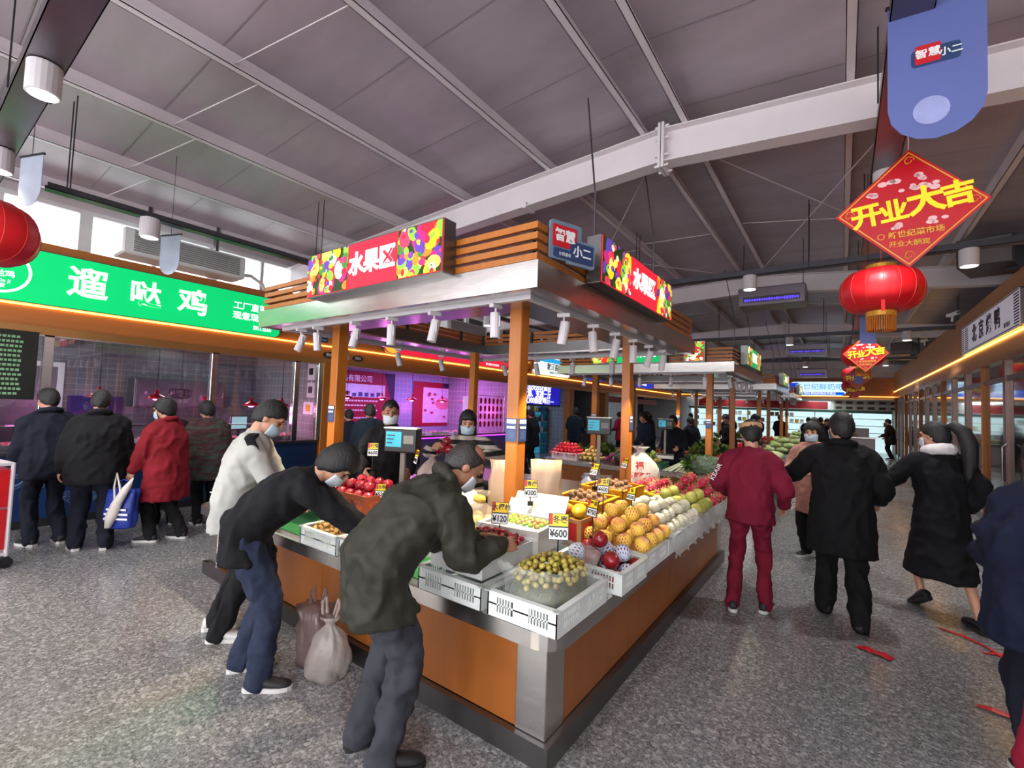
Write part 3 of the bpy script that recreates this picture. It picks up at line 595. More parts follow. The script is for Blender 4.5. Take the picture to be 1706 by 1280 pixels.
# air conditioner above the chicken shop
o=empty('air_conditioner',(-8.22,1.85,3.63),0,'long louvred air conditioner above green shop sign','air conditioner')
MB().box((-.3,0,0),(.16,1.6,.36),.02).build('case',M_PLAST,o)
for i in range(9): MB().box((.155,.12,.05+i*.032),(.185,1.5,.066+i*.032)).build('louvre',mat('louvre_grey',(150,150,150),rough=.5),o)
MB().box((-.1,.3,.36),(.0,.34,.785)).box((-.1,1.2,.36),(.0,1.24,.785)).build('hanger',M_STEELD,o); MB().tube([(0,1.6,.1),(.02,1.75,.12),(.02,1.95,.02),(.02,2.0,-.1)],.03,8).build('pipe',M_PLAST,o)
o=empty('air_conditioner',(-8.25,8.3,3.502),0,'far louvred air conditioner above butcher shop','air conditioner'); MB().box((-.3,0,0),(.16,1.6,.36),.02).build('case',M_PLAST,o)
for i in range(9): MB().box((.155,.12,.05+i*.032),(.185,1.5,.066+i*.032)).build('louvre',MATS['louvre_grey'],o)
# hanging fan coil units with violet display
M_VIO=glow('violet_display',(96,70,255),1.2)
for (x,y,z,k) in ((-.98,8.9,3.72,0),(-.82,15.5,3.60,1),(-.95,21.4,3.40,2)):
    o=empty('fan_coil_unit',(x,y,z),0,('nearest hanging fan unit with violet display','middle hanging fan unit with violet display','farthest hanging fan unit with violet display')[k],'fan unit','hanging fan units')
    MB().box((-.5,-.2,-.16),(.5,.3,.16),.015).build('case',M_GALV,o); MB().box((-.42,-.207,-.10),(.42,-.2,.0)).build('grille',M_TRAYD,o)
    m=MB(); rr=random.Random(k)
    for i in range(22): h=rr.uniform(.02,.05); m.box((-.4+i*.037,-.215,-.06-h/2),(-.4+i*.037+.026,-.207,-.06+h/2))
    m.build('display',M_VIO,o)
    for sx in (-.45,.45): MB().cyl((sx,0,.16),(sx,0,zr(x)-z),.006,n=5).build('hanger_rod',M_DARKM,o)
# lanterns
M_LAN=mat('red_lantern_silk',(205,16,28),rough=.45,var=.08,scale=5,sss=.2,emit=.06); M_GOLD=mat('gold_trim',(214,160,52),rough=.4,metal=.4,var=.15,scale=30); M_FRINGE=mat('orange_fringe',(206,120,40),rough=.7,var=.2,scale=40,stretch=(4,4,.3))
def lantern(x,y,z,R,label):
    o=empty('red_lantern',(x,y,z),0,label,'lantern','red festival lanterns')
    b=MB(); b.smooth=True; n=48; prof=[(R*(.34+.66*math.sin(t)**.75),-R*.62*math.cos(t)) for t in [PI*i/14 for i in range(15)]]
    b.lathe(prof,n=n,rib=.012,ribn=16); b.build('shade',M_LAN,o)
    for s,nm in ((1,'top_ring'),(-1,'bottom_ring')): MB().lathe([(R*.36,s*R*.60),(R*.36,s*R*.60+s*.06)],n=24).build(nm,M_GOLD,o)
    m=MB()
    for k in range(16):
        a=2*PI*k/16+.0; m.tube([((r+.006)*math.cos(a),(r+.006)*math.sin(a),zz) for r,zz in prof[1:-1]],.0022,4)
    m.build('rib',mat('lantern_rib',(206,70,50),rough=.5),o)
    f=MB(); 
    for k in range(40):
        a=2*PI*k/40; f.box((-.008,-.004,-R*.60-.06-R*.42),(.008,.004,-R*.60-.05),0,Matrix.Rotation(a,4,'Z')@Matrix.Translation((R*.33,0,0)))
    f.build('fringe',M_FRINGE,o)
    MB().cyl((0,0,R*.6),(0,0,(4.021 if abs(x-.34)<.05 else zr(x)+.005)-z),.004,n=5).build('cord',M_RED,o)
    MB().box((-.015,-R*.86,-R*.75),(.015,-R*.85,-R*.1)).build('tassel',M_RED,o)
    return o
lantern(.34,6.3,3.09,.37,'largest red lantern hanging behind the red diamond sign'); lantern(.34,11.6,2.98,.36,'second red lantern down the right aisle'); lantern(.34,17.2,3.0,.36,'third red lantern down the right aisle'); lantern(.34,21.6,2.9,.36,'farthest red lantern down the right aisle')
lantern(-5.55,.33,2.93,.40,'red lantern cut by left picture edge above green sign'); lantern(-6.35,9.5,3.0,.30,'small red lantern seen through the front stall canopy'); 
for x,y,k in ((-5.5,24,0),(-3.0,25.0,1)): lantern(x,y,2.3,.2,('tiny far red lantern over left side of hall','tiny far red lantern over middle of hall')[k])
# diamond signs
M_DIA=mat('diamond_red',(186,14,28),rough=.35,var=.05); M_DIAT=mat('diamond_yellow',(246,214,30),rough=.4,emit=.15); M_DIAW=mat('diamond_pale',(232,180,180),rough=.5); M_DIAG=mat('diamond_gold',(222,166,52),rough=.4)
def diamond(x,y,z,s,label,rz=.12,full=True):
    o=empty('diamond_sign',(x,y,z),rz,label,'sign','red diamond opening signs')
    h=s*.707; P=[(0,0,h),(-h,0,0),(0,0,-h),(h,0,0)]; MB().prism([(a,-.006,c) for a,_,c in P],(0,.012,0)).build('board',M_DIA,o)
    m=MB(); q=[(0,h*.955),(-h*.955,0),(0,-h*.955),(h*.955,0)]; w=[(0,h*.93),(-h*.93,0),(0,-h*.93),(h*.93,0)]; m.loft([[(a,-.0075,c) for a,c in q],[(a,-.0075,c) for a,c in w]],cap=False)
    for a,c in ((0,.8),(0,-.8),(.8,0),(-.8,0)):
        for k in range(3): m.tube([(a*h+.05*s*math.cos(t+k*2.1)*(1-k*.25),-.008,c*h+.05*s*math.sin(t+k*2.1)*(1-k*.25)) for t in (0,.6,1.2,1.8,2.4)],.003*s*1.4,4)
    m.build('border_print',M_DIAG,o)
    F=plane_m((0,-.009,0),(1,0,0),(0,0,1))
    tl=Matrix.Rotation(.14,4,'Z')
    for s_,xx,yy,z_ in (('开',-.40,-.05,.30),('业',-.14,-.03,.28),('大',.15,.05,.34),('吉',.43,.08,.30)): text(s_,z_*s,M_DIAT,o,F@Matrix.Translation((xx*s,yy*s,.002))@tl,.035)
    if full:
        text('新世纪菜市场',.085*s,M_DIAG,o,F@Matrix.Translation((.06*s,-.30*s,.002))@Matrix.Rotation(.06,4,'Z'),.02); text('开业大酬宾',.075*s,M_DIAG,o,F@Matrix.Translation((.0,-.42*s,.002)),.01)
        m=MB(); rr=random.Random(5)
        for cx,cz in ((-.18,.33),(.12,.36),(-.16,-.2),(.25,-.18),(-.3,.2),(.0,.25),(.18,.24)):
            for k in range(4): dx,dz=cx*s+rr.uniform(-.07,.07)*s,cz*s+rr.uniform(-.03,.03)*s; r_=rr.uniform(.018,.034)*s; m.prism([(dx+r_*1.5*math.cos(i*PI/4),-.0085,dz+r_*math.sin(i*PI/4)) for i in range(8)],(0,-.001,0))
        m.build('cloud_print',M_DIAW,o)
        a,b=disc(.028*s,.036*s,20,0,1,1,(-.26*s,-.31*s)); MB().loft([[(p[0],-.0085,p[1]) for p in a],[(p[0],-.0085,p[1]) for p in b]],cap=False).build('emblem_print',M_DIAG,o)
    MB().cyl((0,0,h),(0,0,4.02-z),.003,n=4).build('cord',M_DIAW,o)
    return o
diamond(.34,3.75,3.04,.54,'large red diamond sign with yellow opening characters'); diamond(.36,10.9,2.93,.50,'second red diamond sign in front of second aisle lantern',.05); diamond(.36,16.6,2.88,.50,'third small red diamond sign down the aisle',.05,False); diamond(.40,21.2,2.75,.50,'farthest red diamond sign down the aisle',.05,False)
# hanging flags with rounded corner
M_FLAG=mat('blue_grey_flag',(92,104,164),rough=.55,var=.06,scale=3); M_FLAG2=mat('pale_grey_flag',(150,160,176),rough=.55,var=.08)
def flag(x,y,z,w,h,label,m,rz=0,rnd=True,logo=False):
    o=empty('hanging_flag',(x,y,z),rz,label,'flag')
    P=[(-w/2,0),(w/2,0)]+[(w/2*math.cos(t)*1.0,-h+w/2-w/2*math.sin(t)) for t in [PI/2*i/8*2 for i in range(9)]] if rnd else [(-w/2,0),(w/2,0),(w/2,-h),(-w/2,-h)]
    MB().prism([(a,-.002,c) for a,c in P],(0,.004,0)).build('cloth',m,o); MB().box((-w/2-.01,-.008,-.004),(w/2+.01,.008,.014)).build('rod',M_DARKM,o)
    MB().cyl((0,0,.01),(0,0,zr(x)-z-.05),.003,n=4).build('cord',M_DARKM,o)
    if logo:
        F=plane_m((0,-.004,0),(1,0,0),(0,0,1)); MB().prism([(a,-.0045,-h*.42+c) for a,c in round_rect(w*.5,h*.12,.02)],(0,-.001,0)).build('print',M_NAVY,o); MB().prism([(a-w*.08,-.006,-h*.40+c) for a,c in round_rect(w*.26,h*.13,.01)],(0,-.001,0)).build('print',M_RED,o)
        text('智慧',.055,M_TX_N,o,F@Matrix.Translation((-w*.08,-h*.40,.004)),.02); text('小二',.05,M_TX_N,o,F@Matrix.Translation((w*.15,-h*.42,.004)),.02)
        MB().prism([(.08*math.cos(i*PI/10)-.02,-.0045,-h*.8+.08*math.sin(i*PI/10)) for i in range(20)],(0,-.001,0)).build('print',mat('flag_pale',(150,158,205)),o)
    return o
flag(.42,3.35,4.10,.42,.83,'large blue round-bottomed flag at top right with printed badge',M_FLAG,.1,True,True)
flag(-5.9,.68,3.78,.30,.46,'pale flag seen edge on in front of left lantern',M_FLAG2,.35,True); flag(-6.3,1.87,3.52,.30,.46,'pale flag seen edge on before green shop sign',M_FLAG2,.35,True)
flag(.24,6.62,2.90,.15,.34,'blue flag hanging behind the largest lantern',M_FLAG,0,False); flag(.28,12.2,2.72,.15,.28,'blue flag hanging behind second lantern',M_FLAG,0,False)
# ================================================================== market islands: counter, canopy, lights
CX0,CX1,CD0,CD1=-5.0,-1.04,1.84,5.90   # outer counter footprint of the first island
FX0,FX1,FY0,FY1=-4.95,-1.49,2.28,5.92  # canopy fascia
def rr_outline(x0,x1,y0,y1,r,n=5):
    P=[]
    for cx,cy,a0 in ((x1-r,y1-r,0),(x0+r,y1-r,PI/2),(x0+r,y0+r,PI),(x1-r,y0+r,1.5*PI)):
        for i in range(n+1): a=a0+PI/2*i/n; P.append((cx+r*math.cos(a),cy+r*math.sin(a)))
    return P
M_PANEL=mat('counter_amber_panel',(146,84,32),rough=.33,var=.08,scale=2.5,stretch=(5,5,.6))
def island(k,label_c,label_k,paint):
    oy=6.2*k; d=.92
    c=empty('island_counter',(0,oy,0),0,label_c,'counter','market island counters')
    o=rr_outline(CX0,CX1,CD0,CD1,.13); i_=rr_outline(CX0+d,CX1-d,CD0+d,CD1-d,.02)
    z0,z1=.575,.66
    e=rr_outline(CX0+.012,CX1-.012,CD0+.012,CD1-.012,.12)
    t=MB(); t.loft([[(x,y,z0) for x,y in o],[(x,y,z1-.006) for x,y in o],[(x,y,z1) for x,y in e],[(x,y,z1-.008) for x,y in i_],[(x,y,z0) for x,y in i_],[(x,y,z0) for x,y in o]],cap=False); t.build('worktop',M_STEEL,c)
    m=MB(); m.ring_frame((CX0+.06,CD0+.06),(CX1-.06,CD1-.06),(CX0+d,CD0+d),(CX1-d,CD1-d),0,.115); m.build('plinth',M_STEELD,c)
    a0,a1,b0,b1=CX0+.10,CX1-.10,CD0+.10,CD1-.10
    for x,y in ((a0,b0),(a1,b0),(a0,b1),(a1,b1)):
        sx=1 if x==a0 else -1; sy=1 if y==b0 else -1
        MB().box((min(x,x+sx*.17)-.006*(sx>0),min(y,y+sy*.17)-.006*(sy>0),.115),(max(x,x+sx*.17)+.006*(sx<0),max(y,y+sy*.17)+.006*(sy<0),.575),.004).build('corner_post',M_STEEL,c)
    L=a1-a0-.34; n=4
    for q in range(n):
        x=a0+.17+L*q/n
        for y in (b0,b1): MB().box((x+.002,y-(0 if y==b0 else .02),.118),(x+L/n-.002,y+(.02 if y==b0 else 0),.572),.002).build('panel',M_PANEL,c)
    L=b1-b0-.34
    for q in range(n):
        y=b0+.17+L*q/n
        for x in (a0,a1): MB().box((x-(0 if x==a0 else .02),y+.002,.118),(x+(.02 if x==a0 else 0),y+L/n-.002,.572),.002).build('panel',M_PANEL,c)
    m=MB(); m.ring_frame((CX0+d-.02,CD0+d-.02),(CX1-d+.02,CD1-d+.02),(CX0+d,CD0+d),(CX1-d,CD1-d),0,.575); m.build('inner_wall',M_STEELD,c)
    # canopy on four posts
    g=empty('island_canopy',(0,oy,0),0,label_k,'canopy','market island canopies')
    zb,zt=2.42,2.59
    for x,y,w in ((-1.99,2.82,.055),(-4.3,2.82,.06),(-1.99,5.0,.05),(-4.3,5.0,.05)):
        MB().box((x-w,y-w,.66 if k>=0 else 0),(x+w,y+w,zb+.02),.006).build('column',M_COLM,g)
    m=MB(); m.ring_frame((FX0,FY0),(FX1,FY1),(FX0+.014,FY0+.014),(FX1-.014,FY1-.014),zb,zt); m.build('fascia',M_STEEL,g)
    m=MB(); m.ring_frame((FX0+.014,FY0+.014),(FX1-.014,FY1-.014),(FX0+.62,FY0+.62),(FX1-.62,FY1-.62),zb+.012,zb+.03); m.build('soffit',M_STEEL,g)
    m=MB(); m.ring_frame((FX0+.60,FY0+.60),(FX1-.60,FY1-.60),(FX0+.62,FY0+.62),(FX1-.62,FY1-.62),zb+.03,zt-.02); m.build('inner_fascia',M_STEELD,g)
    m=MB(); m.ring_frame((FX0+.014,FY0+.014),(FX1-.014,FY1-.014),(FX0+.62,FY0+.62),(FX1-.62,FY1-.62),zt-.02,zt-.005); m.build('top_sheet',M_STEELD,g)
    q=.03
    for s in range(4):
        z=2.605+s*.066
        for lo,hi in (((FX0+q,FY0+q,z),(FX1-q,FY0+q+.03,z+.042)),((FX0+q,FY1-q-.03,z),(FX1-q,FY1-q,z+.042)),((FX0+q,FY0+q+.03,z),(FX0+q+.03,FY1-q-.03,z+.042)),((FX1-q-.03,FY0+q+.03,z),(FX1-q,FY1-q-.03,z+.042))):
            MB().box(lo,hi).build('slat',M_WOOD,g)
    for x in (FX0+.08,-3.9,-2.4,FX1-.11):
        for y in (FY0+.06,FY1-.09): MB().box((x,y,zt-.01),(x+.03,y+.03,2.84)).build('slat_post',M_DARKM,g)
    for y in (3.0,4.2,5.3):
        for x in (FX0+.06,FX1-.09): MB().box((x,y,zt-.01),(x+.03,y+.03,2.84)).build('slat_post',M_DARKM,g)
    for lo,hi in (((FX0+.16,FY0+.17,zb-.02),(FX1-.16,FY0+.21,zb+.012)),((FX0+.16,FY1-.21,zb-.02),(FX1-.16,FY1-.17,zb+.012)),((FX0+.17,FY0+.21,zb-.02),(FX0+.21,FY1-.21,zb+.012)),((FX1-.21,FY0+.21,zb-.02),(FX1-.17,FY1-.21,zb+.012))):
        MB().box(lo,hi).build('light_track',M_WHITE,g)
    for x,y in ((-1.70,3.45),(-1.62,4.7),(-4.6,4.4)):
        m=MB(); m.tube([(x,y,zt-.01),(x,y,3.55),(x-.02,y+.02,3.62),(x-.25,y+.3,zr(x)-.12)],.008,6); m.build('conduit',M_GALV,g)
    return c,g
PRINTC=[(255,205,40),(246,120,40),(226,40,52),(120,190,60),(250,240,190),(180,40,110),(90,60,150),(60,120,50),(252,224,90),(230,60,90)]
def fruit_print(o,x0,x1,y0,y1,seed,dark=(40,60,30),cols=None):
    r=random.Random(seed); cols=cols or PRINTC; ms=[glow('print_%02x%02x%02x'%c,c,1.05,.12) for c in cols]+[glow('print_bg_%d'%dark[0],dark,.7)]
    m=MB(); m.m=len(cols); m.poly([(x0,y0,.0075),(x1,y0,.0075),(x1,y1,.0075),(x0,y1,.0075)]); W_=x1-x0; H=y1-y0; z=.008
    for i in range(64):
        m.m=r.randrange(len(cols)); big=r.uniform(.13,.24)*H if i<40 else r.uniform(.05,.10)*H; cx,cy=r.uniform(x0,x1),r.uniform(y0,y1); e=r.uniform(.75,1.15); t=r.uniform(0,PI); z+=.00006
        P=[]
        for j in range(14):
            a=2*PI*j/14; u,v=big*math.cos(a),big*e*math.sin(a)*.8; P.append((min(max(cx+u*math.cos(t)-v*math.sin(t),x0),x1),min(max(cy+u*math.sin(t)+v*math.cos(t),y0),y1),z))
        m.poly(P)
        m.m=(m.m+3)%len(cols) if i%3==0 else m.m; z+=.00003; m.poly([(min(max(cx+big*.3*math.cos(a)-big*.2,x0),x1),min(max(cy+big*.25*math.sin(a)+big*.25,y0),y1),z) for a in [2*PI*j/8 for j in range(8)]])
    m.build('fruit_print',ms,o)
VEG=[(90,170,50),(150,200,70),(226,60,40),(250,150,40),(240,240,220),(60,120,40),(200,40,50)]
def area_sign(M,w,h,red,txt,label,seed,lay,cols=None,tsz=.28,dark=(40,60,30)):
    o=lightbox('lightbox_sign',M,w,h,red,label,.01,.11); x=-w/2+.012
    for kind,L in lay:
        L=L*(w-.024)
        if kind: fruit_print(o,x,x+L,-h/2+.012,h/2-.012,seed,dark,cols); seed+=1
        else: text(txt,tsz*h/.35*.62 if len(txt)>1 else h,M_TX_W,o,Matrix.Translation((x+L/2,0,.010)),.04)
        x+=L
    return o
M_REDS=glow('crimson_sign_face',(222,40,58),1.0,.03); M_GRNS=glow('emerald_sign_face',(10,170,90),1.0,.03)
island(0,'front fruit island counter with amber panels and steel top','front stall canopy with wooden slats and steel fascia on amber columns',0)
island(1,'second island counter heaped with vegetables','second stall canopy with green vegetable signs',1)
island(2,'third island counter down the hall','third stall canopy down the hall',2)
island(3,'farthest island counter near the end wall','farthest stall canopy near the end wall',3)
area_sign(on_front(-3.03,2.18,2.775),1.68,.38,M_REDS,'水果区','red fruit lightbox on the front side of first canopy',21,((1,.355),(0,.37),(1,.275)))
area_sign(on_left(-1.39,3.76,2.775),1.64,.36,M_REDS,'水果区','red fruit lightbox on the aisle side of first canopy',31,((1,.33),(0,.40),(1,.27)))
area_sign(on_front(-3.35,8.38,2.775),1.5,.36,M_GRNS,'蔬菜区','green vegetable lightbox on front of second canopy',41,((1,.36),(0,.64)),VEG,.3)
area_sign(on_front(-2.12,8.38,2.775),.36,.36,M_GRNS,'','small vegetable picture lightbox on front of second canopy',45,((1,1.0),),VEG,.3,(180,60,40))
area_sign(on_left(-1.39,9.96,2.775),1.64,.36,M_GRNS,'蔬菜区','green vegetable lightbox on aisle side of second canopy',51,((1,.3),(0,.4),(1,.3)),VEG)
area_sign(on_left(-1.39,16.2,2.775),1.64,.36,M_GRNS,'蔬菜区','green lightbox on aisle side of third canopy',61,((1,.3),(0,.4),(1,.3)),VEG)
area_sign(on_left(-1.39,22.4,2.775),1.64,.36,M_GRNS,'水产区','green lightbox on aisle side of farthest canopy',71,((1,.3),(0,.4),(1,.3)),VEG)
# badge board at the canopy corner
o=empty('badge_board'); o.matrix_world=plane_m((-1.44,2.56,2.76),(.35,.94,0),(0,0,1)); tag(o,'cut-out badge board with red and navy panels at canopy corner','sign')
MB().prism([(x-.02,y+.01,-.02) for x,y in round_rect(.26,.25,.02)],(0,0,.02)).build('backing',mat('badge_grey',(110,130,150)),o)
MB().prism([(x+.11,y-.045,-.018) for x,y in round_rect(.24,.17,.02)],(0,0,.02)).build('backing',MATS['badge_grey'],o)
MB().prism([(x-.035,y+.035,.001) for x,y in round_rect(.20,.14,.008)],(0,0,.006)).build('red_panel',M_RED,o); MB().prism([(x+.11,y-.045,.003) for x,y in round_rect(.20,.13,.01)],(0,0,.006)).build('navy_panel',M_NAVY,o)
MB().prism([(x-.035,y-.075,.0005) for x,y in round_rect(.18,.06,.01)],(0,0,.006)).build('navy_panel',M_NAVY,o)
text('智慧',.085,M_TX_N,o,T(-.035,.035,.009),.03); text('小二',.08,M_TX_N,o,T(.11,-.045,.012),.02); text('便民服务',.025,M_TX_N,o,T(-.035,-.08,.009),.01)
# track spotlights
M_SPOTL=glow('spot_lens',(255,244,225),14)
hs=MB(); hs.smooth=False; hs.lathe([(.026,-.085),(.034,-.085),(.036,-.08),(.036,.085),(.03,.09)],n=14); hsm=hs.mesh('housing'); hsm.materials.append(M_WHITE)
lsm=MB().lathe([(.028,-.082),(.028,-.078)],n=14).mesh('lens'); lsm.materials.append(M_SPOTL)
adm=MB().box((-.02,-.05,-.03),(.02,.05,0),.004).cyl((0,0,-.03),(0,0,-.075),.008,n=6).tube([(0,0,-.07),(.04,0,-.09),(.04,0,-.16)],.005,5).mesh('adapter'); adm.materials.append(M_WHITE)
def spot(x,y,z,tilt,az,label,pw,col=(1,.87,.66),grp='track spotlights of the front canopy',sz=58):
    o=empty('track_spotlight',(x,y,z),az,label,'spotlight',grp); link('adapter',adm,o)
    h=link('housing',hsm,o,(0,0,-.15),(tilt,0,0)); l=link('lens',lsm,h)
    if pw: lamp('spot_beam','SPOT',(0,0,-.09),pw*3.1,col,.03,spot=sz,blend=.6,parent=h)
    return o
rs=random.Random(4); zt_=2.40
for i,x in enumerate((-4.45,-4.15,-3.55,-3.05,-2.55,-1.95)): spot(x,FY0+.19,zt_,(-.35,.1,-.25,.0,-.2,.05)[i],rs.uniform(-.3,.3),'%s track spotlight from the left along front side of first canopy'%LN[i],(30,30,34,36,44,48)[i])
for i,y in enumerate((2.95,3.45,3.9,4.35,4.8,5.25)): spot(FX1-.19,y,zt_,(.15,-.1,.2,.0,.3,.1)[i],PI/2+rs.uniform(-.3,.3),'%s track spotlight from the corner along aisle side of first canopy'%LN[i],(50,50,46,44,40,36)[i])
for i,x in enumerate((-4.3,-3.7,-3.1,-2.5)): spot(x,FY1-.19,zt_,(-.5,-.3,.1,.2)[i],rs.uniform(-.3,.3)+PI,'%s track spotlight from the left along rear side of first canopy'%LN[i],22)
for i,y in enumerate((3.2,4.0,4.8)): spot(FX0+.19,y,zt_,.3,-PI/2+rs.uniform(-.3,.3),'%s track spotlight from the front along left side of first canopy'%LN[i],22)
for k in (1,2,3):
    oy=6.2*k
    for i in range(5): spot(-4.4+i*.6,FY0+oy+.19,zt_,rs.uniform(-.4,.3),rs.uniform(-.4,.4),'small track spotlight on a canopy farther down the hall',(26 if i%2==0 else 0) if k<3 else 20*(i%3==0),grp='track spotlights of the far canopies')
    for i in range(5): spot(FX1-.19,3.0+oy+i*.6,zt_,rs.uniform(-.3,.4),PI/2+rs.uniform(-.4,.4),'small track spotlight on a canopy farther down the hall',(26 if i%2==0 else 0) if k<3 else 20*(i%3==0),grp='track spotlights of the far canopies')
# notice plates strapped on columns
def notice(x,y,z,w,h,label,M):
    o=empty('notice_plate'); o.matrix_world=M; tag(o,label,'notice'); MB().box((-w/2,-h/2,0),(w/2,h/2,.004)).build('plate',M_NAVY,o)
    MB().box((-w/2+.008,h*.28,.004),(w/2-.008,h*.45,.005)).build('print',M_PW,o); text('智慧农贸',w*.2,M_TX_N,o,T(0,h*.1,.006),.02); MB().box((-w*.28,-h*.4,.004),(w*.28,-h*.02,.0045)).build('print',mat('plate_slate',(60,72,110)),o)
    return o
notice(0,0,0,.10,.17,'navy notice plate on the front face of first column',on_front(-1.99,2.762,1.52)); notice(0,0,0,.10,.17,'navy notice plate on the aisle face of first column',on_left(-1.932,2.82,1.52))
notice(0,0,0,.11,.17,'pale navy notice plate on front left column',on_front(-4.3,2.757,1.55)); notice(0,0,0,.09,.17,'navy notice plate on rear right column of front stall',on_left(-1.937,5.0,1.55))
for k in (1,2): notice(0,0,0,.10,.17,('navy notice plate on a column of second stall','navy notice plate on a column of third stall')[k-1],on_front(-1.99,2.762+6.2*k,1.5)); notice(0,0,0,.12,.17,('navy notice plate on left column of second stall','navy notice plate on left column of third stall')[k-1],on_front(-4.3,2.757+6.2*k,1.5))
# ================================================================== crates, boxes, tags, fruit
ZC=.66
M_CR=mat('white_crate_plastic',(226,232,228),rough=.4,var=.04,sss=.15); M_CRY=mat('yellow_crate_plastic',(240,160,24),rough=.42,var=.06)
def crate_mesh(w,d,h,t=.008,nb=9):
    m=MB(); e=.012
    m.box((-w/2+e,-d/2+e,0),(w/2-e,d/2-e,.008)); 
    for s in (-1,1):
        for ax in (0,1):
            L=(w if ax==0 else d); o=(d if ax==0 else w)/2
            def bx(a0,a1,z0,z1,out=0.):
                lo=s*(o-t)if s>0 else -o; hi=lo+t
                if ax==0: m.box((a0,lo-out,z0),(a1,hi+out,z1))
                else: m.box((lo-out,a0,z0),(hi+out,a1,z1))
            bx(-L/2,L/2,0,h*.22); bx(-L/2,L/2,h*.78,h*.94); bx(-L/2-.012,L/2+.012,h*.94,h,.012); bx(-L/2,L/2,h*.47,h*.53)
            bx(-L/2,-L/2+.05,h*.22,h*.78); bx(L/2-.05,L/2,h*.22,h*.78); bx(-.045,.045,h*.22,h*.78)
            n=int(L/.022)
            for i in range(n):
                a=-L/2+.05+(L-.1)*i/n
                if abs(a)>.05: bx(a,a+.008,h*.22,h*.78)
    return m
CRM={}
def crate(x,y,z,label,w=.40,d=.52,h=.13,rz=0,m=None,name='plastic_crate',grp=None,tilt=0):
    m=m or M_CR; k=(w,d,h,m.name)
    if k not in CRM:
        me=crate_mesh(w,d,h).mesh('basket'); me.materials.append(m); CRM[k]=me
    o=tag(link(name,CRM[k],None,(x,y,z),(tilt,0,rz)),label,'crate',grp); return o
M_CARD=mat('brown_cardboard',(170,120,70),rough=.75,var=.08,scale=6); M_FOAM=mat('white_foam',(206,204,196),rough=.6,var=.03)
def obox(x,y,z,w,d,h,m,label,name='cardboard_box',rz=0,t=.012,flaps=0,pr=None,cat='box'):
    o=empty(name,(x,y,z),rz,label,cat); b=MB(); b.box((-w/2,-d/2,0),(w/2,d/2,t)); b.box((-w/2,-d/2,t),(w/2,-d/2+t,h)); b.box((-w/2,d/2-t,t),(w/2,d/2,h)); b.box((-w/2,-d/2+t,t),(-w/2+t,d/2-t,h)); b.box((w/2-t,-d/2+t,t),(w/2,d/2-t,h)); b.build('body',m,o)
    if flaps: 
        MB().box((-w/2,0,-.003),(w/2,d*.4,.003),0,Matrix.Translation((0,d/2,h))@Matrix.Rotation(1.0,4,'X')).build('flap',m,o)
    if pr: MB().box((-w*.42,-d/2-.002,h*.15),(w*.42,-d/2-.0005,h*.85)).build('print',pr,o); MB().box((w/2+.0005,-d*.42,h*.15),(w/2+.002,d*.42,h*.85)).build('print',pr,o)
    return o
# ---- price tags
M_TY=mat('tag_yellow',(250,210,20),rough=.4,emit=.08); M_TW=mat('tag_white',(238,240,240),rough=.4); M_TB=mat('tag_black',(16,16,18),rough=.35); M_TR=mat('tag_red',(214,40,30),rough=.4)
def tagp(x,y,z,zb,nm,price,label,rz=0,tilt=-.2,s=1.0):
    o=empty('price_tag',(x,y,z),rz,label,'price tag'); w,h=.095*s,.12*s
    Rm=Matrix.Rotation(tilt,4,'X'); f=Rm@plane_m((0,0,0),(1,0,0),(0,0,1))
    b=MB().box((-w/2,-.003,-h/2),(w/2,.003,h/2),0,Rm).build('board',M_TB,o)
    MB().box((-w/2+.004,-.0045,.004),(w/2-.004,-.003,h/2-.003),0,Rm).build('name_card',M_TY,o); MB().box((-w/2+.004,-.0048,.012),(-w/2+.022,-.003,h/2-.003),0,Rm).build('emblem',M_TR,o)
    MB().box((-w/2+.004,-.0045,-h/2+.004),(w/2-.004,-.003,-.004),0,Rm).build('price_card',M_TW,o)
    text(nm,.036*s,M_TB,o,f@Matrix.Translation((.008,h*.26,.0055)),.02); text(price,.046*s,M_TB,o,f@Matrix.Translation((0,-h*.26,.0055)),.03,.85)
    if z-h/2-zb>.02: MB().cyl((0,.004,-h/2+.01),(0,.01,zb-z),.004,n=5).build('stick',M_TB,o); MB().box((-.02,-.005,zb-z),(.02,.025,zb-z+.03)).build('clip',M_TB,o)
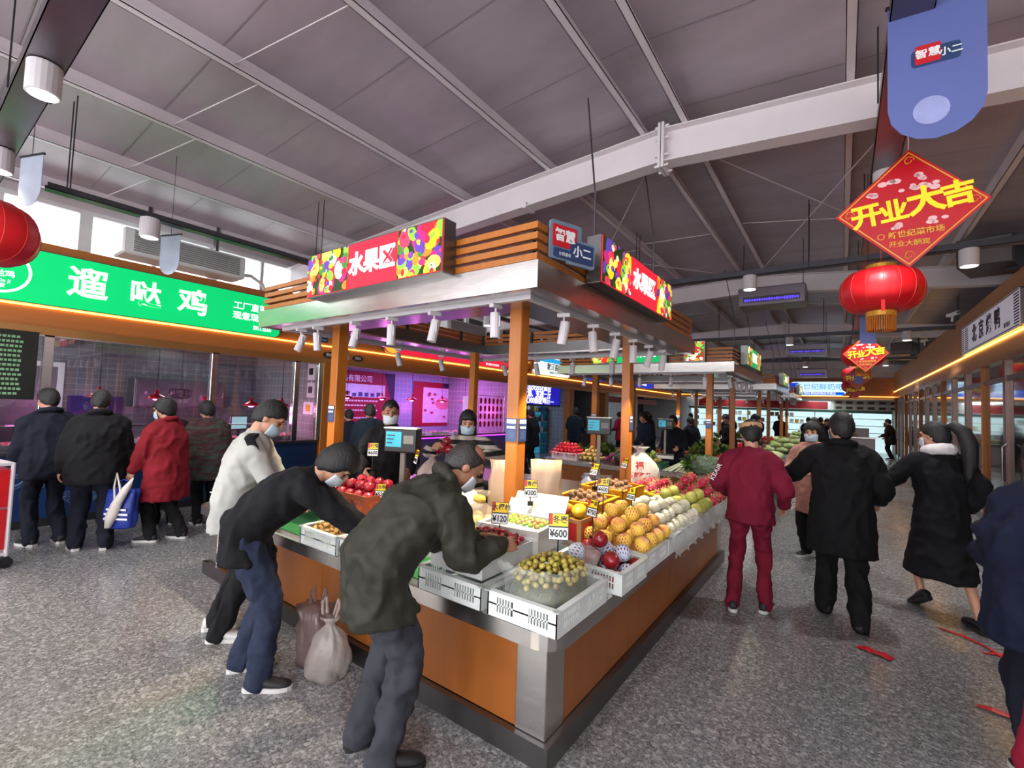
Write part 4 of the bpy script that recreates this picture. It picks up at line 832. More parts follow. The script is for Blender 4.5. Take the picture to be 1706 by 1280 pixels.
# ---- fruit prototypes
def variants(name,mats,fn):
    out=[]
    for m in mats:
        b=MB(); b.smooth=True; fn(b); me=b.mesh(name); me.materials.append(m) if not isinstance(m,(list,tuple)) else [me.materials.append(q) for q in m]; out.append(me)
    return out
def oblate(r,e=1.0,dim=.0,nu=14,nv=9):
    def f(b):
        P=[]
        for i in range(nv+1):
            t=PI*i/nv; z=math.cos(t)*r*e; P.append((r*math.sin(t),-z+ (dim*r*max(0,math.cos(t)-.75)*4 if math.cos(t)>.75 else 0) - (dim*.6*r*max(0,-math.cos(t)-.8)*4 if math.cos(t)<-.8 else 0)))
        P=[(a,-c) for a,c in P]; b.lathe(P[::-1],n=nu,cap=True)
    return f
def heap(name,metas,x0,x1,y0,y1,z,r,layers,label,cat,grp,rng,sq=.9,jit=.06,shape='rect',rot=True,kidsof=None,rz=0,origin=None,fill=1.0,dome=None):
    "staggered layers that shrink inwards, individual fruit"
    out=[]; s=2.06*r
    cx,cy=(x0+x1)/2,(y0+y1)/2
    for L in range(layers):
        ins=L*s*.55; ax0,ax1,ay0,ay1=x0+r+ins,x1-r-ins,y0+r+ins,y1-r-ins
        if ax1<ax0-1e-6 or ay1<ay0-1e-6: break
        nx=int((ax1-ax0)/s)+1; ny=int((ay1-ay0)/s)+1; gx=(ax1-ax0)/max(nx-1,1) if nx>1 else 0; gy=(ay1-ay0)/max(ny-1,1) if ny>1 else 0
        for i in range(nx):
            for j in range(ny):
                px=ax0+(i*gx if nx>1 else (ax1-ax0)/2); py=ay0+(j*gy if ny>1 else (ay1-ay0)/2)
                if shape=='round' and ((px-cx)/((x1-x0)/2))**2+((py-cy)/((y1-y0)/2))**2>.97: continue
                if rng.random()>fill: continue
                px+=rng.uniform(-1,1)*jit*r; py+=rng.uniform(-1,1)*jit*r
                pz=z+r+L*s*.72+rng.uniform(-.05,.05)*r
                if dome: pz+=dome*(1-((px-cx)/((x1-x0)/2))**2)*(1-((py-cy)/((y1-y0)/2))**2)
                if L<layers-1 and layers>2 and nx>4 and ny>4 and ax0+1.9*s<px<ax1-1.9*s and ay0+1.9*s<py<ay1-1.9*s: continue
                q=rng.choice(metas); ro=(rng.uniform(0,6.3),rng.uniform(0,6.3),rng.uniform(0,6.3)) if rot is True else ((rng.uniform(-rot,rot),rng.uniform(-rot,rot),rng.uniform(0,6.3)))
                if rz and origin: v=Matrix.Rotation(rz,3,'Z')@V((px-origin[0],py-origin[1],0)); px_,py_=origin[0]+v.x,origin[1]+v.y
                else: px_,py_=px,py
                o=tag(link(name,q,None,(px_,py_,pz),ro),label,cat,grp)
                if kidsof:
                    for kn,km in kidsof: link(kn,km,o)
                out.append(o)
    return out
F=random.Random(21)
def pile(name,metas,cx,cy,rx,ry,z,dome,r,n,label,cat,grp,rng,p=3.0,lim=1.6):
    "random pile: each fruit dropped on the dome or on those already there"
    pts=[]; tries=0
    while len(pts)<n and tries<n*12:
        tries+=1; a,b=rng.uniform(-1,1),rng.uniform(-1,1); q=abs(a)**p+abs(b)**p
        if q>1: continue
        x,y=cx+a*(rx-r),cy+b*(ry-r); zz=z+r+dome*max(0,1-a*a)*max(0,1-b*b); base=zz; near=0
        for (u,v,w) in pts:
            d2=(u-x)**2+(v-y)**2
            if d2<4*r*r: zz=max(zz,w+math.sqrt(4*r*r-d2)*.96)
        if zz-base>lim*r: continue
        pts.append((x,y,zz))
    for x,y,zz in pts: tag(link(name,rng.choice(metas),None,(x,y,zz),(rng.uniform(0,6.3),rng.uniform(0,6.3),rng.uniform(0,6.3))),label,cat,grp)
M_J=[mat('jujube_a',(172,160,62),rough=.25,var=.15,scale=30,coat=.3),mat('jujube_b',(150,150,60),rough=.25,var=.2,scale=30,coat=.3,col2='#8a5a26',c2s=28),mat('jujube_c',(186,168,80),rough=.25,var=.15,scale=30,coat=.3)]
JU=variants('jujube',M_J,lambda b:b.ball((0,0,0),(.0145,.0145,.017),10,7))
M_CH=[mat('cherry_a',(110,12,22),rough=.12,var=.2,scale=20,coat=.7),mat('cherry_b',(70,8,16),rough=.12,var=.2,scale=20,coat=.7),mat('cherry_c',(140,20,26),rough=.12,var=.2,scale=20,coat=.7)]
CHV=variants('cherry',M_CH,lambda b:(b.ball((0,0,0),(.0135,.0135,.0125),10,7),b.tube([(0,0,.011),(.003,.002,.024),(.01,.004,.036)],.0012,4)))
M_LO=[mat('longan_a',(196,156,88),rough=.6,var=.12,scale=60,bump=.2),mat('longan_b',(178,138,76),rough=.6,var=.12,scale=60,bump=.2)]
LOV=variants('longan',M_LO,lambda b:b.ball((0,0,0),(.0162,.0162,.0155),10,7))
M_PE=[mat('peach_a',(252,204,96),rough=.55,var=.1,scale=20,col2='#dc4a56',c2s=14,sheen=.3),mat('peach_b',(248,184,84),rough=.55,var=.1,scale=20,col2='#c8283c',c2s=10,sheen=.3)]
PEV=variants('peach',M_PE,oblate(.050,.95,.10))
def netmesh(r,m,lo=.28,n=16,seg=6,w=.0035):
    b=MB()
    for sg in (-1,1):
        for k in range(n):
            pts=[]
            for i in range(seg+1):
                t=PI*(lo+(.97-lo)*i/seg); a=2*PI*k/n+sg*1.1*i/seg; d=V((math.sin(t)*math.cos(a),math.sin(t)*math.sin(a),math.cos(t))); pts.append(d)
            for i in range(seg):
                p,q=pts[i],pts[i+1]; s_=(q-p).cross(p).normalized()*w; b.poly([p*r-s_,p*r+s_,q*r+s_,q*r-s_])
    me=b.mesh('foam_net'); me.materials.append(m); return me
M_NETY=mat('yellow_foam_net',(255,214,84),rough=.6,var=.06); M_NETW=mat('white_foam_net',(234,230,206),rough=.6,var=.04); M_NETB=mat('pale_blue_foam_net',(206,214,236),rough=.6,var=.04)
NETP=netmesh(.0525,M_NETY); NETW=netmesh(.0495,M_NETW,.08,18,7,.0042); NETB=netmesh(.0535,M_NETB,.12,16,7,.0045)
M_AP=[mat('dark_apple_a',(120,18,26),rough=.22,var=.2,scale=14,coat=.4,stretch=(1,1,.3)),mat('dark_apple_b',(142,26,32),rough=.22,var=.2,scale=14,coat=.4,stretch=(1,1,.3))]
APV=variants('red_apple',M_AP,lambda b:(oblate(.051,1.02,.16)(b),b.tube([(0,0,.038),(.003,0,.055),(.008,0,.066)],.0018,5)))
M_PEAR=[mat('pear_a',(226,220,150),rough=.4,var=.08,scale=20),mat('pear_b',(214,210,130),rough=.4,var=.08,scale=20)]
PRV=variants('netted_pear',M_PEAR,oblate(.046,1.05,.06)); 
POM=variants('pomelo',[mat('pomelo_a',(200,196,96),rough=.35,var=.1,scale=30,bump=.1,coat=.2),mat('pomelo_b',(186,190,90),rough=.35,var=.1,scale=30,bump=.1,coat=.2)],oblate(.056,1.0,.05))
def dragon(b):
    b.ball((0,0,0),(.042,.042,.055),12,8)
    r=random.Random(2)
    for k in range(5):
        for j in range(6):
            t=.5+k*.5; a=2*PI*j/6+k*.55; d=V((math.sin(t)*math.cos(a)*.042,math.sin(t)*math.sin(a)*.042,math.cos(t)*.055)); n_=V((math.sin(t)*math.cos(a),math.sin(t)*math.sin(a),math.cos(t)*.6)).normalized(); tip=d+n_*.018+V((0,0,.02)); s_=n_.cross(V((0,0,1))).normalized()*.010
            b.m=1; n0=len(b.v); b.v+=[d-s_-n_*.003,d+s_-n_*.003,tip,d+n_*.004]; b._f(n0,n0+1,n0+2); b._f(n0,n0+2,n0+3); b._f(n0+1,n0+3,n0+2); b.m=0
DRA=variants('dragon_fruit',[(mat('dragon_a',(206,28,84),rough=.4,var=.12,scale=14),mat('dragon_leaf',(210,120,90),rough=.5,col2='#7fa04a',c2s=20)),(mat('dragon_b',(220,46,90),rough=.4,var=.12,scale=14),MATS['dragon_leaf'] if 'dragon_leaf' in MATS else None)],dragon)
KIW=variants('kiwi',[mat('kiwi_a',(122,84,44),rough=.85,var=.15,scale=50,sheen=.4),mat('kiwi_b',(140,100,56),rough=.85,var=.15,scale=50,sheen=.4)],lambda b:b.ball((0,0,0),(.025,.025,.032),10,8))
MAN=variants('mango',[mat('mango_a',(240,190,30),rough=.35,var=.1,scale=8,coat=.2,col2='#c9b03a',c2s=6),mat('mango_b',(214,170,50),rough=.35,var=.1,scale=8,coat=.2,col2='#c65a34',c2s=7)],lambda b:b.loft([[V((x+.012*math.sin(q),ry*math.cos(a),rz_*math.sin(a))) for a in [2*PI*i/12 for i in range(12)]] for x,ry,rz_,q in ((-.088,.004,.004,0),(-.078,.022,.02,0),(-.05,.04,.036,.4),(-.01,.048,.042,.8),(.035,.042,.038,.6),(.07,.026,.024,0),(.086,.005,.005,0))]))
PLU=variants('green_plum',[mat('plum_a',(146,178,70),rough=.25,var=.12,scale=20,coat=.3),mat('plum_b',(166,186,90),rough=.25,var=.1,scale=20,coat=.3,col2='#b0604a',c2s=14)],oblate(.021,.95,.08,12,8))
RUB=variants('pomegranate',[mat('ruby_a',(150,16,34),rough=.16,var=.15,scale=10,coat=.6),mat('ruby_b',(176,30,48),rough=.16,var=.15,scale=10,coat=.6,col2='#8a1424',c2s=9)],lambda b:(oblate(.046,.93,.04)(b),b.lathe([(.008,.038),(.010,.046),(.015,.056),(.012,.054),(.006,.044)],n=8)))
CTO=variants('cherry_tomato',[mat('ctom_a',(208,30,36),rough=.15,var=.1,coat=.5),mat('ctom_b',(190,22,30),rough=.15,var=.1,coat=.5)],lambda b:b.ball((0,0,0),(.014,.014,.016),9,6))
TOM=variants('tomato',[mat('tom_a',(222,44,60),rough=.18,var=.1,coat=.5),mat('tom_b',(206,34,52),rough=.18,var=.1,coat=.5)],oblate(.040,.85,.12,12,8))
POT=variants('potato',[mat('potato',(206,172,98),rough=.7,var=.12,scale=20)],lambda b:b.ball((0,0,0),(.038,.034,.05),10,7))
ONI=variants('onion',[mat('onion_purple',(140,40,92),rough=.3,var=.15,scale=9,coat=.3)],lambda b:b.lathe([(.006,-.036),(.026,-.03),(.04,-.005),(.036,.018),(.015,.035),(.006,.05),(.004,.062)],n=12))
ORA=variants('persimmon',[mat('persimmon',(226,104,44),rough=.35,var=.1,coat=.2)],oblate(.036,.8,.08,12,8))
# mounds that carry the visible top layers of small fruit
def mound(x,y,z,rx,ry,h,m,label,name,n=14,bumps=.004,seed=1,sq=.5):
    b=MB(); b.smooth=True; rings=[]; r=random.Random(seed)
    for i in range(7):
        t=i/6; s=math.cos(t*PI/2)**sq; ring=[]
        for j in range(28):
            a=2*PI*j/28; k=1/max(abs(math.cos(a))**3+abs(math.sin(a))**3,.2)**(1/3); ring.append((x+rx*k*s*math.cos(a),y+ry*k*s*math.sin(a),z+h*math.sin(t*PI/2)+r.uniform(-1,1)*bumps))
        rings.append(ring)
    b.loft(rings); return tag(b.build(name,m),label,'fruit',None,'stuff')
# front corner: jujubes in a clear bag inside a white crate
crate(-1.23,2.10,ZC,'white plastic crate at counter corner holding bag of jujubes',.40,.53,.125)
M_BAG=mat_film('clear_bag_film',(225,232,226),.20,.16)
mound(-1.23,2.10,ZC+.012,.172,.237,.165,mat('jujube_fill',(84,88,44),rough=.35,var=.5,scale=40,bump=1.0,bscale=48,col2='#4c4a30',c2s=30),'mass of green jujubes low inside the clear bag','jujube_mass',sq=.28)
bg=MB(); bg.smooth=True; rb=random.Random(8); rings=[]
for t,(sx,sy,z) in enumerate(((.175,.24,.012),(.182,.247,.06),(.18,.245,.13),(.185,.25,.19),(.205,.272,.225),(.212,.285,.262),(.205,.275,.275))):
    ring=[]
    for j in range(64):
        a=2*PI*j/64; k=1/max(abs(math.cos(a))**3.2+abs(math.sin(a))**3.2,.2)**(1/3.2); w=1+.018*math.sin(j*2.7+t)+.02*rb.uniform(-1,1); ring.append((-1.23+sx*k*w*math.cos(a),2.10+sy*k*w*math.sin(a),ZC+z+.008*math.sin(j*1.9+t*2)))
    rings.append(ring)
bg.loft(rings,cap=False); tag(bg.build('plastic_bag',M_BAG),'crinkled clear bag of jujubes in the corner crate','bag')
pile('jujube',JU,-1.23,2.10,.180,.242,ZC+.15,.07,.0160,295,'small green brown jujube in the clear bag on corner','fruit','jujubes in the clear bag',F,2.2)
# cherries in a lined white box on a second crate
crate(-1.70,2.10,ZC,'white plastic crate under the cherry box beside bending man',.46,.53,.125)
cbx=obox(-1.70,2.12,ZC+.126,.38,.47,.105,mat('milky_plastic',(214,216,214),rough=.35,alpha=.8),'milky lined box full of dark cherries','plastic_box',0,.006)
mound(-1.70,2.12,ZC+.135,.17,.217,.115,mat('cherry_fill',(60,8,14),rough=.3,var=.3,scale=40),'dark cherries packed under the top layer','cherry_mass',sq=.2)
pile('cherry',CHV,-1.70,2.12,.178,.224,ZC+.215,.055,.0140,295,'dark red glossy cherry in the lined box','fruit','cherries in the lined box',F,8)
# longans
crate(-2.47,2.10,ZC,'white plastic crate of longans in front of white bags',.44,.53,.125)
crate(-2.94,2.10,ZC,'white plastic crate of longans under the hands of black jumper person',.44,.53,.125)
for x in (-2.47,-2.94):
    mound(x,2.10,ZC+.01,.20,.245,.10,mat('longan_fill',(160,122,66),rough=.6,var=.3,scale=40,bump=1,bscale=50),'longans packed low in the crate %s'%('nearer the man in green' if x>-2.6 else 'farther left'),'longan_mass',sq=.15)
pile('longan',LOV,-2.47,2.10,.20,.245,ZC+.085,.045,.0165,150,'tan round longan in the crate before white bags','fruit','longans in the front crate',F,8)
pile('longan',LOV,-2.94,2.10,.20,.245,ZC+.085,.045,.0165,95,'tan round longan in the crate under the hands','fruit','longans in the left crate',F,8)
crate(-2.62,2.55,ZC+.06,'white plastic crate of longans in the second row',.5,.32,.13)
mound(-2.62,2.55,ZC+.07,.225,.14,.10,MATS['longan_fill'],'longans packed low in the second row crate','longan_mass',sq=.15)
pile('longan',LOV,-2.62,2.55,.225,.14,ZC+.145,.04,.0165,55,'tan round longan in the second row crate','fruit','longans in the second row crate',F,8)
# pomegranates in a printed box, cherry tomatoes behind
M_PBOX=mat('printed_fruit_box',(150,74,40),rough=.55,var=.2,scale=5); M_PBP=mat('printed_fruit_art',(70,24,26),rough=.5,var=.4,scale=9,col2='#c05a34',c2s=12)
obox(-3.22,2.42,ZC,.56,.40,.30,M_PBOX,'orange brown printed carton filled with glossy pomegranates','fruit_carton',0,.010,0,M_PBP)
MB().box((0,0,0),(1,1,1))
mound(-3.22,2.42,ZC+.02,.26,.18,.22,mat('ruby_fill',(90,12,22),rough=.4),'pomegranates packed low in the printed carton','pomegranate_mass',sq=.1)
heap('pomegranate',RUB,-3.49,-2.95,2.23,2.61,ZC+.235,.046,2,'glossy dark red pomegranate in the printed carton','fruit','pomegranates in the printed carton',F)
crate(-3.80,2.40,ZC+.12,'pink white crate of cherry tomatoes behind black jumper person',.42,.50,.16,m=mat('pink_white_plastic',(240,214,214),rough=.4))
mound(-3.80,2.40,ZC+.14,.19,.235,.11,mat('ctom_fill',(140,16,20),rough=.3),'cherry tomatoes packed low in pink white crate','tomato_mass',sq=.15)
pile('cherry_tomato',CTO,-3.80,2.40,.19,.235,ZC+.235,.03,.0155,190,'small red cherry tomato in pink white crate','fruit','cherry tomatoes in the crate',F,8)
obox(-4.30,2.15,ZC,.42,.5,.14,mat('black_tray',(30,30,34),rough=.4),'black tray of orange persimmons at the left counter end','fruit_tray',0,.01,cat='tray')
heap('persimmon',ORA,-4.5,-4.1,1.92,2.38,ZC+.012,.036,2,'orange persimmon in the black tray at left counter end','fruit','persimmons in the black tray',F)
crate(-4.72,2.10,ZC,'small white crate at the far left counter end',.24,.4,.12)
# bagged white melons
def bag_mesh(w,d,h,seed,n=32,knot=True):
    "crumpled filled bag, pleated towards the knot"
    n=max(n,32); b=MB(); b.smooth=True; rings=[]
    prof=((.0,.70),(.03,.9),(.10,1.0),(.25,1.06),(.42,1.04),(.56,.94),(.67,.78),(.76,.58),(.83,.38),(.88,.22),(.92,.2),(.96,.34),(1.0,.46)) if knot else ((0,.85),(.04,1),(.2,1.03),(.4,1.04),(.6,1.0),(.8,.95),(1,.9))
    for t,q in prof:
        ring=[]
        for j in range(n):
            a=2*PI*j/n; k=1/max(abs(math.cos(a))**3+abs(math.sin(a))**3,.2)**(1/3); N_=noise.noise(V((math.cos(a)*2.2+seed,math.sin(a)*2.2,t*4.5)))*.22+noise.noise(V((math.cos(a)*6+seed,math.sin(a)*6,t*9)))*.12
            pl=math.sin(j*2*PI*7/n+seed+t*2)*.16*max(0,t-.45)*1.8; k*=q*(1+N_*(.35 if t<.05 else 1)+pl); ring.append((w/2*k*math.cos(a)+.06*w*math.sin(seed+t*3),d/2*k*math.sin(a),h*t+(N_*.05*h if t>.05 else 0)))
        rings.append(ring)
    b.loft(rings); return b
M_WB=mat('white_bag_film',(214,208,200),rough=.35,var=.06,scale=14,bump=.4,sss=.2); M_BG=mat('beige_bag_film',(206,178,152),rough=.25,var=.05,scale=5,bump=.15,sss=.3,alpha=.72); M_PRR=mat('red_bag_print',(206,50,50),rough=.5)
for i,(x,y,z,w,h,lb) in enumerate(((-2.62,2.42,.99-.13,.22,.22,'white printed fruit bag beside pomegranate carton'),(-2.34,2.36,.86,.2,.2,'white fruit bag behind longan crate'),(-2.28,2.62,.86,.22,.24,'white fruit bag partly hidden by green jacket'))):
    o=empty('fruit_bag',(x,y,z-.0),0,lb,'bag','white bagged fruit'); bag_mesh(w,.18,h,i+3).build('bag',M_WB,o); text('天天果',.035,M_INK,o,on_front(0,-.105,h*.45),.02)
# foam box of green plums, mango box, kiwi crates, bananas
RZF=.12
for nm,x,y,z,w,d,h,lb in (('display_stand',-1.72,2.52,ZC,.40,.34,.13,'low steel riser under the foam box'),('display_stand',-1.66,3.00,ZC,.40,.40,.10,'low steel riser under the mango carton'),('display_stand',-1.74,3.50,ZC,.42,.44,.16,'low steel riser under first yellow kiwi crate'),('display_stand',-1.72,4.02,ZC,.42,.44,.20,'low steel riser under second yellow kiwi crate'),('display_stand',-1.72,4.52,ZC,.42,.40,.20,'low steel riser under the bananas')):
    o=empty(nm,(x,y,z),0,lb,'stand'); MB().box((-w/2,-d/2,h-.02),(w/2,d/2,h),.004).build('top',M_STEEL,o); 
    for sx in (-1,1):
        for sy in (-1,1): MB().box((sx*(w/2-.02)-.012,sy*(d/2-.02)-.012,0),(sx*(w/2-.02)+.012,sy*(d/2-.02)+.012,h-.02)).build('leg',M_STEEL,o)
o=obox(-1.72,2.54,ZC+.132,.44,.40,.15,M_FOAM,'white foam box of green plums in front of the first column','foam_box',RZF,.03,1)
m=MB(); m.box((-.21,-.19,.03),(.21,-.02,.10),0,Matrix.Translation((0,-.0,.04))@Matrix.Rotation(.15,4,'X')); m.build('paper_lining',M_TX_N,o)
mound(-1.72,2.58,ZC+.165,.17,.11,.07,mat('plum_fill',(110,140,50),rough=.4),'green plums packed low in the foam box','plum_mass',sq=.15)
heap('green_plum',PLU,-1.91,-1.53,2.46,2.70,ZC+.215,.021,2,'shiny green plum in the white foam box','fruit','green plums in the foam box',F)
M_MB=mat('red_mango_carton',(196,44,36),rough=.5,var=.2,scale=9)
obox(-1.64,3.02,ZC+.102,.40,.34,.17,M_CARD,'open cardboard carton of yellow mangoes with red print','fruit_carton',.0,.010,0,M_MB)
for i,(x,y,z,a,b_,v) in enumerate(((-1.74,2.95,.05,.3,.1,0),(-1.56,2.93,.05,1.3,-.2,1),(-1.60,3.08,.05,.1,.2,0),(-1.76,3.08,.05,2.0,.1,1),(-1.68,3.0,.125,.6,.15,1),(-1.55,3.03,.125,1.9,.0,0))): tag(link('mango',MAN[v],None,(x,y,ZC+.15+z*1.15),(b_,0,a),1.18),'yellow mango lying in the red printed carton','fruit','mangoes in the carton')
crate(-1.74,3.50,ZC+.162,'first yellow crate of kiwis beside beige bag',.42,.46,.14,0.05,M_CRY); crate(-1.72,4.02,ZC+.202,'second yellow crate of kiwis nearer the bananas',.42,.46,.14,-.04,M_CRY)
heap('kiwi',KIW,-1.92,-1.56,3.31,3.69,ZC+.205,.030,3,'brown fuzzy kiwi in first yellow crate','fruit','kiwis in first yellow crate',F); heap('kiwi',KIW,-1.90,-1.54,3.83,4.21,ZC+.245,.030,3,'brown fuzzy kiwi in second yellow crate','fruit','kiwis in second yellow crate',F)
M_BAN=mat('banana_yellow',(238,204,40),rough=.4,var=.08,scale=8)
for i in range(9):
    q=MB(); q.smooth=True; n=8; pts=[(.10*math.cos(t)-.1,0,.10*math.sin(t)) for t in [.15+1.25*k/n for k in range(n+1)]]; q.tube(pts,[.005,.012,.017,.019,.019,.018,.015,.009,.004],8); tag(q.build('banana',M_BAN,None,(-1.66+.12*(i%3),4.42+.10*(i//3),ZC+.215)),'curved yellow banana behind the kiwi crates','fruit','bananas on the riser').rotation_euler=(PI/2-.3+.1*(i%2),.0,-.5+i*.17)
# aisle side: apples, peaches, netted pears, pomelos, dragon fruit
crate(-1.22,2.68,ZC,'white crate of dark red apples in pale blue nets',.46,.40,.125)
ap=heap('red_apple',APV,-1.45,-.99,2.48,2.88,ZC+.012,.0545,3,'dark red apple in the pale blue net crate','fruit','dark red apples in the crate',F,rot=1.2)
for i,o in enumerate(ap):
    if i%5 in (0,2): link('foam_net',NETB,o)
crate(-1.24,3.15,ZC,'white crate of yellow netted peaches along aisle',.46,.46,.125); 
mound(-1.24,3.15,ZC+.01,.20,.20,.15,mat('peach_fill',(206,130,60),rough=.5),'peaches packed low in the netted peach crate','peach_mass',sq=.3)
pe=heap('peach',PEV,-1.49,-.99,2.90,3.42,ZC+.12,.0535,3,'pink yellow peach in yellow foam net','fruit','netted peaches on aisle side',F,rot=.5)
for i,o in enumerate(pe):
    if i%7!=3: link('foam_net',NETP,o)
crate(-1.24,3.62,ZC,'white crate of white netted pears along aisle',.46,.44,.125); crate(-1.24,4.08,ZC,'white crate of white netted pears and pomelos along aisle',.46,.44,.125); crate(-1.24,4.55,ZC,'white crate of pomelos beside dragon fruit',.46,.46,.125); crate(-1.24,5.03,ZC,'white crate of dragon fruit near woman in maroon',.46,.46,.125)
for y in (3.62,4.08,4.55,5.03): mound(-1.24,y,ZC+.01,.20,.20,.13,mat('fruit_fill_pale',(190,180,120) ,rough=.5),'fruit packed low in the aisle crate, %s from the peaches'%{3.62:'next',4.08:'second',4.55:'third',5.03:'fourth'}[y],'fruit_mass',sq=.3)
pr=heap('netted_pear',PRV,-1.47,-1.01,3.40,3.86,ZC+.10,.051,3,'pale pear wrapped in white foam net','fruit','white netted pears on aisle side',F,kidsof=(('foam_net',NETW),),rot=.6)
pr=heap('netted_pear',PRV,-1.47,-1.01,3.86,4.30,ZC+.10,.051,2,'pale pear wrapped in white foam net','fruit','white netted pears on aisle side',F,kidsof=(('foam_net',NETW),),rot=.6)
heap('pomelo',POM,-1.48,-1.0,4.32,4.80,ZC+.11,.058,2,'yellow green pomelo between pears and dragon fruit','fruit','pomelos on aisle side',F)
heap('dragon_fruit',DRA,-1.50,-.98,4.80,5.45,ZC+.12,.052,3,'magenta dragon fruit with leafy scales','fruit','dragon fruit on aisle side',F,rot=.9)
heap('dragon_fruit',DRA,-1.90,-1.52,4.75,5.40,ZC+.10,.052,2,'magenta dragon fruit with leafy scales','fruit','dragon fruit on aisle side',F,rot=.9)
MB()
# clear film hanging over the aisle edge
fl=MB(); fl.smooth=True; rings=[]
for zz,ox in ((.80,-1.01),(.74,-.985),(.69,-.975),(.655,-.98),(.64,-.972)): rings.append([(ox+.012*math.sin(j*1.7+zz*30),3.42+j*.03,zz+.02*math.sin(j*.9)) for j in range(66)])
fl.loft(rings,cap=False,closed=False); tag(fl.build('plastic_film',mat_film('edge_film',(232,234,228),.45,.3)),'crinkled clear film hanging over aisle side crates','film')
# price tags
for a in ((-1.24,2.19,1.055,.87,'冬枣','¥600','price tag reading 600 standing in the jujubes',.55,-.15,1.15),(-1.72,2.30,1.03,.85,'大樱桃','¥120','price tag reading 120 above the cherries',.5,-.3,1.1),(-1.78,2.73,1.12,1.0,'青提','¥300','price tag reading 300 on the foam box',.6,-.15,1.0),
 (-2.52,2.36,1.06,.86,'桂圆','¥920','price tag reading 920 behind front longans',.45,-.2,1.0),(-2.95,2.36,.99,.80,'龙眼','¥520','price tag leaning on the pomegranate carton',.6,-.2,.9),(-3.42,2.63,1.26,1.03,'石榴','¥600','price tag above the pomegranates at left',.75,-.2,1.0),(-2.9,2.68,1.24,.83,'香瓜','¥980','price tag between pomegranates and the scale',-.5,-.2,1.0),
 (-1.38,2.90,1.02,.80,'苹果','¥750','price tag reading 750 by the netted apples',-.3,-.2,.95),(-1.46,3.24,1.12,.84,'水蜜桃','¥600','price tag above the netted peaches by mango carton',.2,-.25,.9),(-1.92,3.28,1.16,.95,'芒果','¥600','price tag beside beige bag and kiwis',.2,-.2,.9),(-1.78,3.76,1.16,.98,'猕猴桃','¥500','price tag between the two kiwi crates',-.3,-.4,.9),(-1.30,3.40,1.06,.85,'梨','¥500','price tag among netted pears',-.3,-.2,.8),(-1.78,4.46,1.16,.9,'香蕉','¥300','price tag above the bananas',-.5,-.3,.9)): tagp(*a)
tagp(-1.92,2.16,.98,.86,'车厘子','¥450','price tag half hidden by the man in green jacket',.6,-.2,.9)
# ---- scales
M_SCR=glow('scale_screen',(60,150,170),.75,.1)
def scale_(x,y,z,h,label,rz=0,body=True):
    o=empty('digital_scale',(x,y,z),rz,label,'scale','upright digital scales')
    if body: MB().box((-.17,-.14,0),(.17,.14,.07),.01).build('base',M_PLAST,o); MB().box((-.18,-.15,.085),(.18,.15,.10),.008).build('tray',M_STEEL,o); MB().cyl((0,0,.07),(0,0,.086),.05).build('neck',M_DARKM,o)
    MB().box((-.022,.10,.05),(.022,.14,h),.004).build('pole',mat('grey_pole',(140,134,124),rough=.4),o)
    hd=MB().box((-.15,.04,h-.02),(.15,.16,h+.19),.012).build('display_head',M_BLACK,o); MB().box((-.13,.035,h+.03),(.01,.041,h+.16)).build('screen',M_SCR,hd); MB().box((.03,.036,h+.06),(.12,.041,h+.13)).build('label_print',mat('scale_label',(120,118,116)),hd); MB().box((-.15,.03,h+.185),(.15,.17,h+.195)).build('top_cover',M_PLAST,hd)
    for i in range(3): MB().box((-.12,.0335,h+.06+i*.032),(-.07+i*.012,.036,h+.068+i*.032)).build('digit_print',M_TB,hd)
scale_(-3.05,2.60,ZC,.62,'digital scale on pole in front of masked seller',.45); scale_(-2.42,5.18,ZC+.12,.62,'digital scale on pole beside the red printed bag',.35); scale_(-2.9,9.35,.75,.6,'digital scale on the second vegetable island',.3)
obox(-2.42,5.2,ZC,.36,.34,.12,M_CARD,'cardboard box beneath the rear scale')
# ---- bags on the column and counters
o=empty('plastic_bag',(-1.80,2.99,.82),.62,'beige bundle of plastic bags hanging on the right of first column','bag','beige bag bundles')
b=MB(); b.smooth=True
def drape(w,h,seed,n=44):
    "bundle of thin bags hung from one corner, wide at the foot"
    b=MB(); b.smooth=True; rings=[]
    for t,q,dx in ((0,.70,.03),(.02,.92,.03),(.10,1.0,.03),(.3,.98,.02),(.55,.85,.0),(.75,.66,-.02),(.9,.42,-.05),(1.0,.16,-.075)):
        ring=[]
        for j in range(n):
            a_=2*PI*j/n; N_=noise.noise(V((math.cos(a_)*3+seed,math.sin(a_)*3,t*2)))*.5+math.sin(j*2*PI*6/n+seed)*.22
            ring.append((dx+w/2*q*math.cos(a_)*(1+.12*N_),.05*q*math.sin(a_)*(1+1.6*N_)+.016*math.sin(a_*5+t*3+seed)*q,h*t+.02+(.05*N_ if t<.2 else .02*N_)))
        rings.append(ring)
    b.loft(rings); return b
bag_mesh(.22,.10,.48,2.4,40,False).build('film',M_BG,o); o2=empty('plastic_bag',(-2.17,2.90,.82),.62,'beige bundle of plastic bags hanging on the left of first column','bag','beige bag bundles'); bag_mesh(.19,.10,.45,5.1,40,False).build('film',M_BG,o2)
o=empty('shopping_bag',(-2.0,5.46,ZC+.0),.4,'white knotted bag with red printed characters on rear counter','bag'); bag_mesh(.40,.30,.60,31,26).build('bag',M_WB,o)
for i,s in enumerate(('福','新鲜果蔬','欢迎光临')): text(s,(.10,.065,.06)[i],M_PRR,o,plane_m((.0,-.158,.38-.11*i),(1,0,0),(0,0,1)),.03)
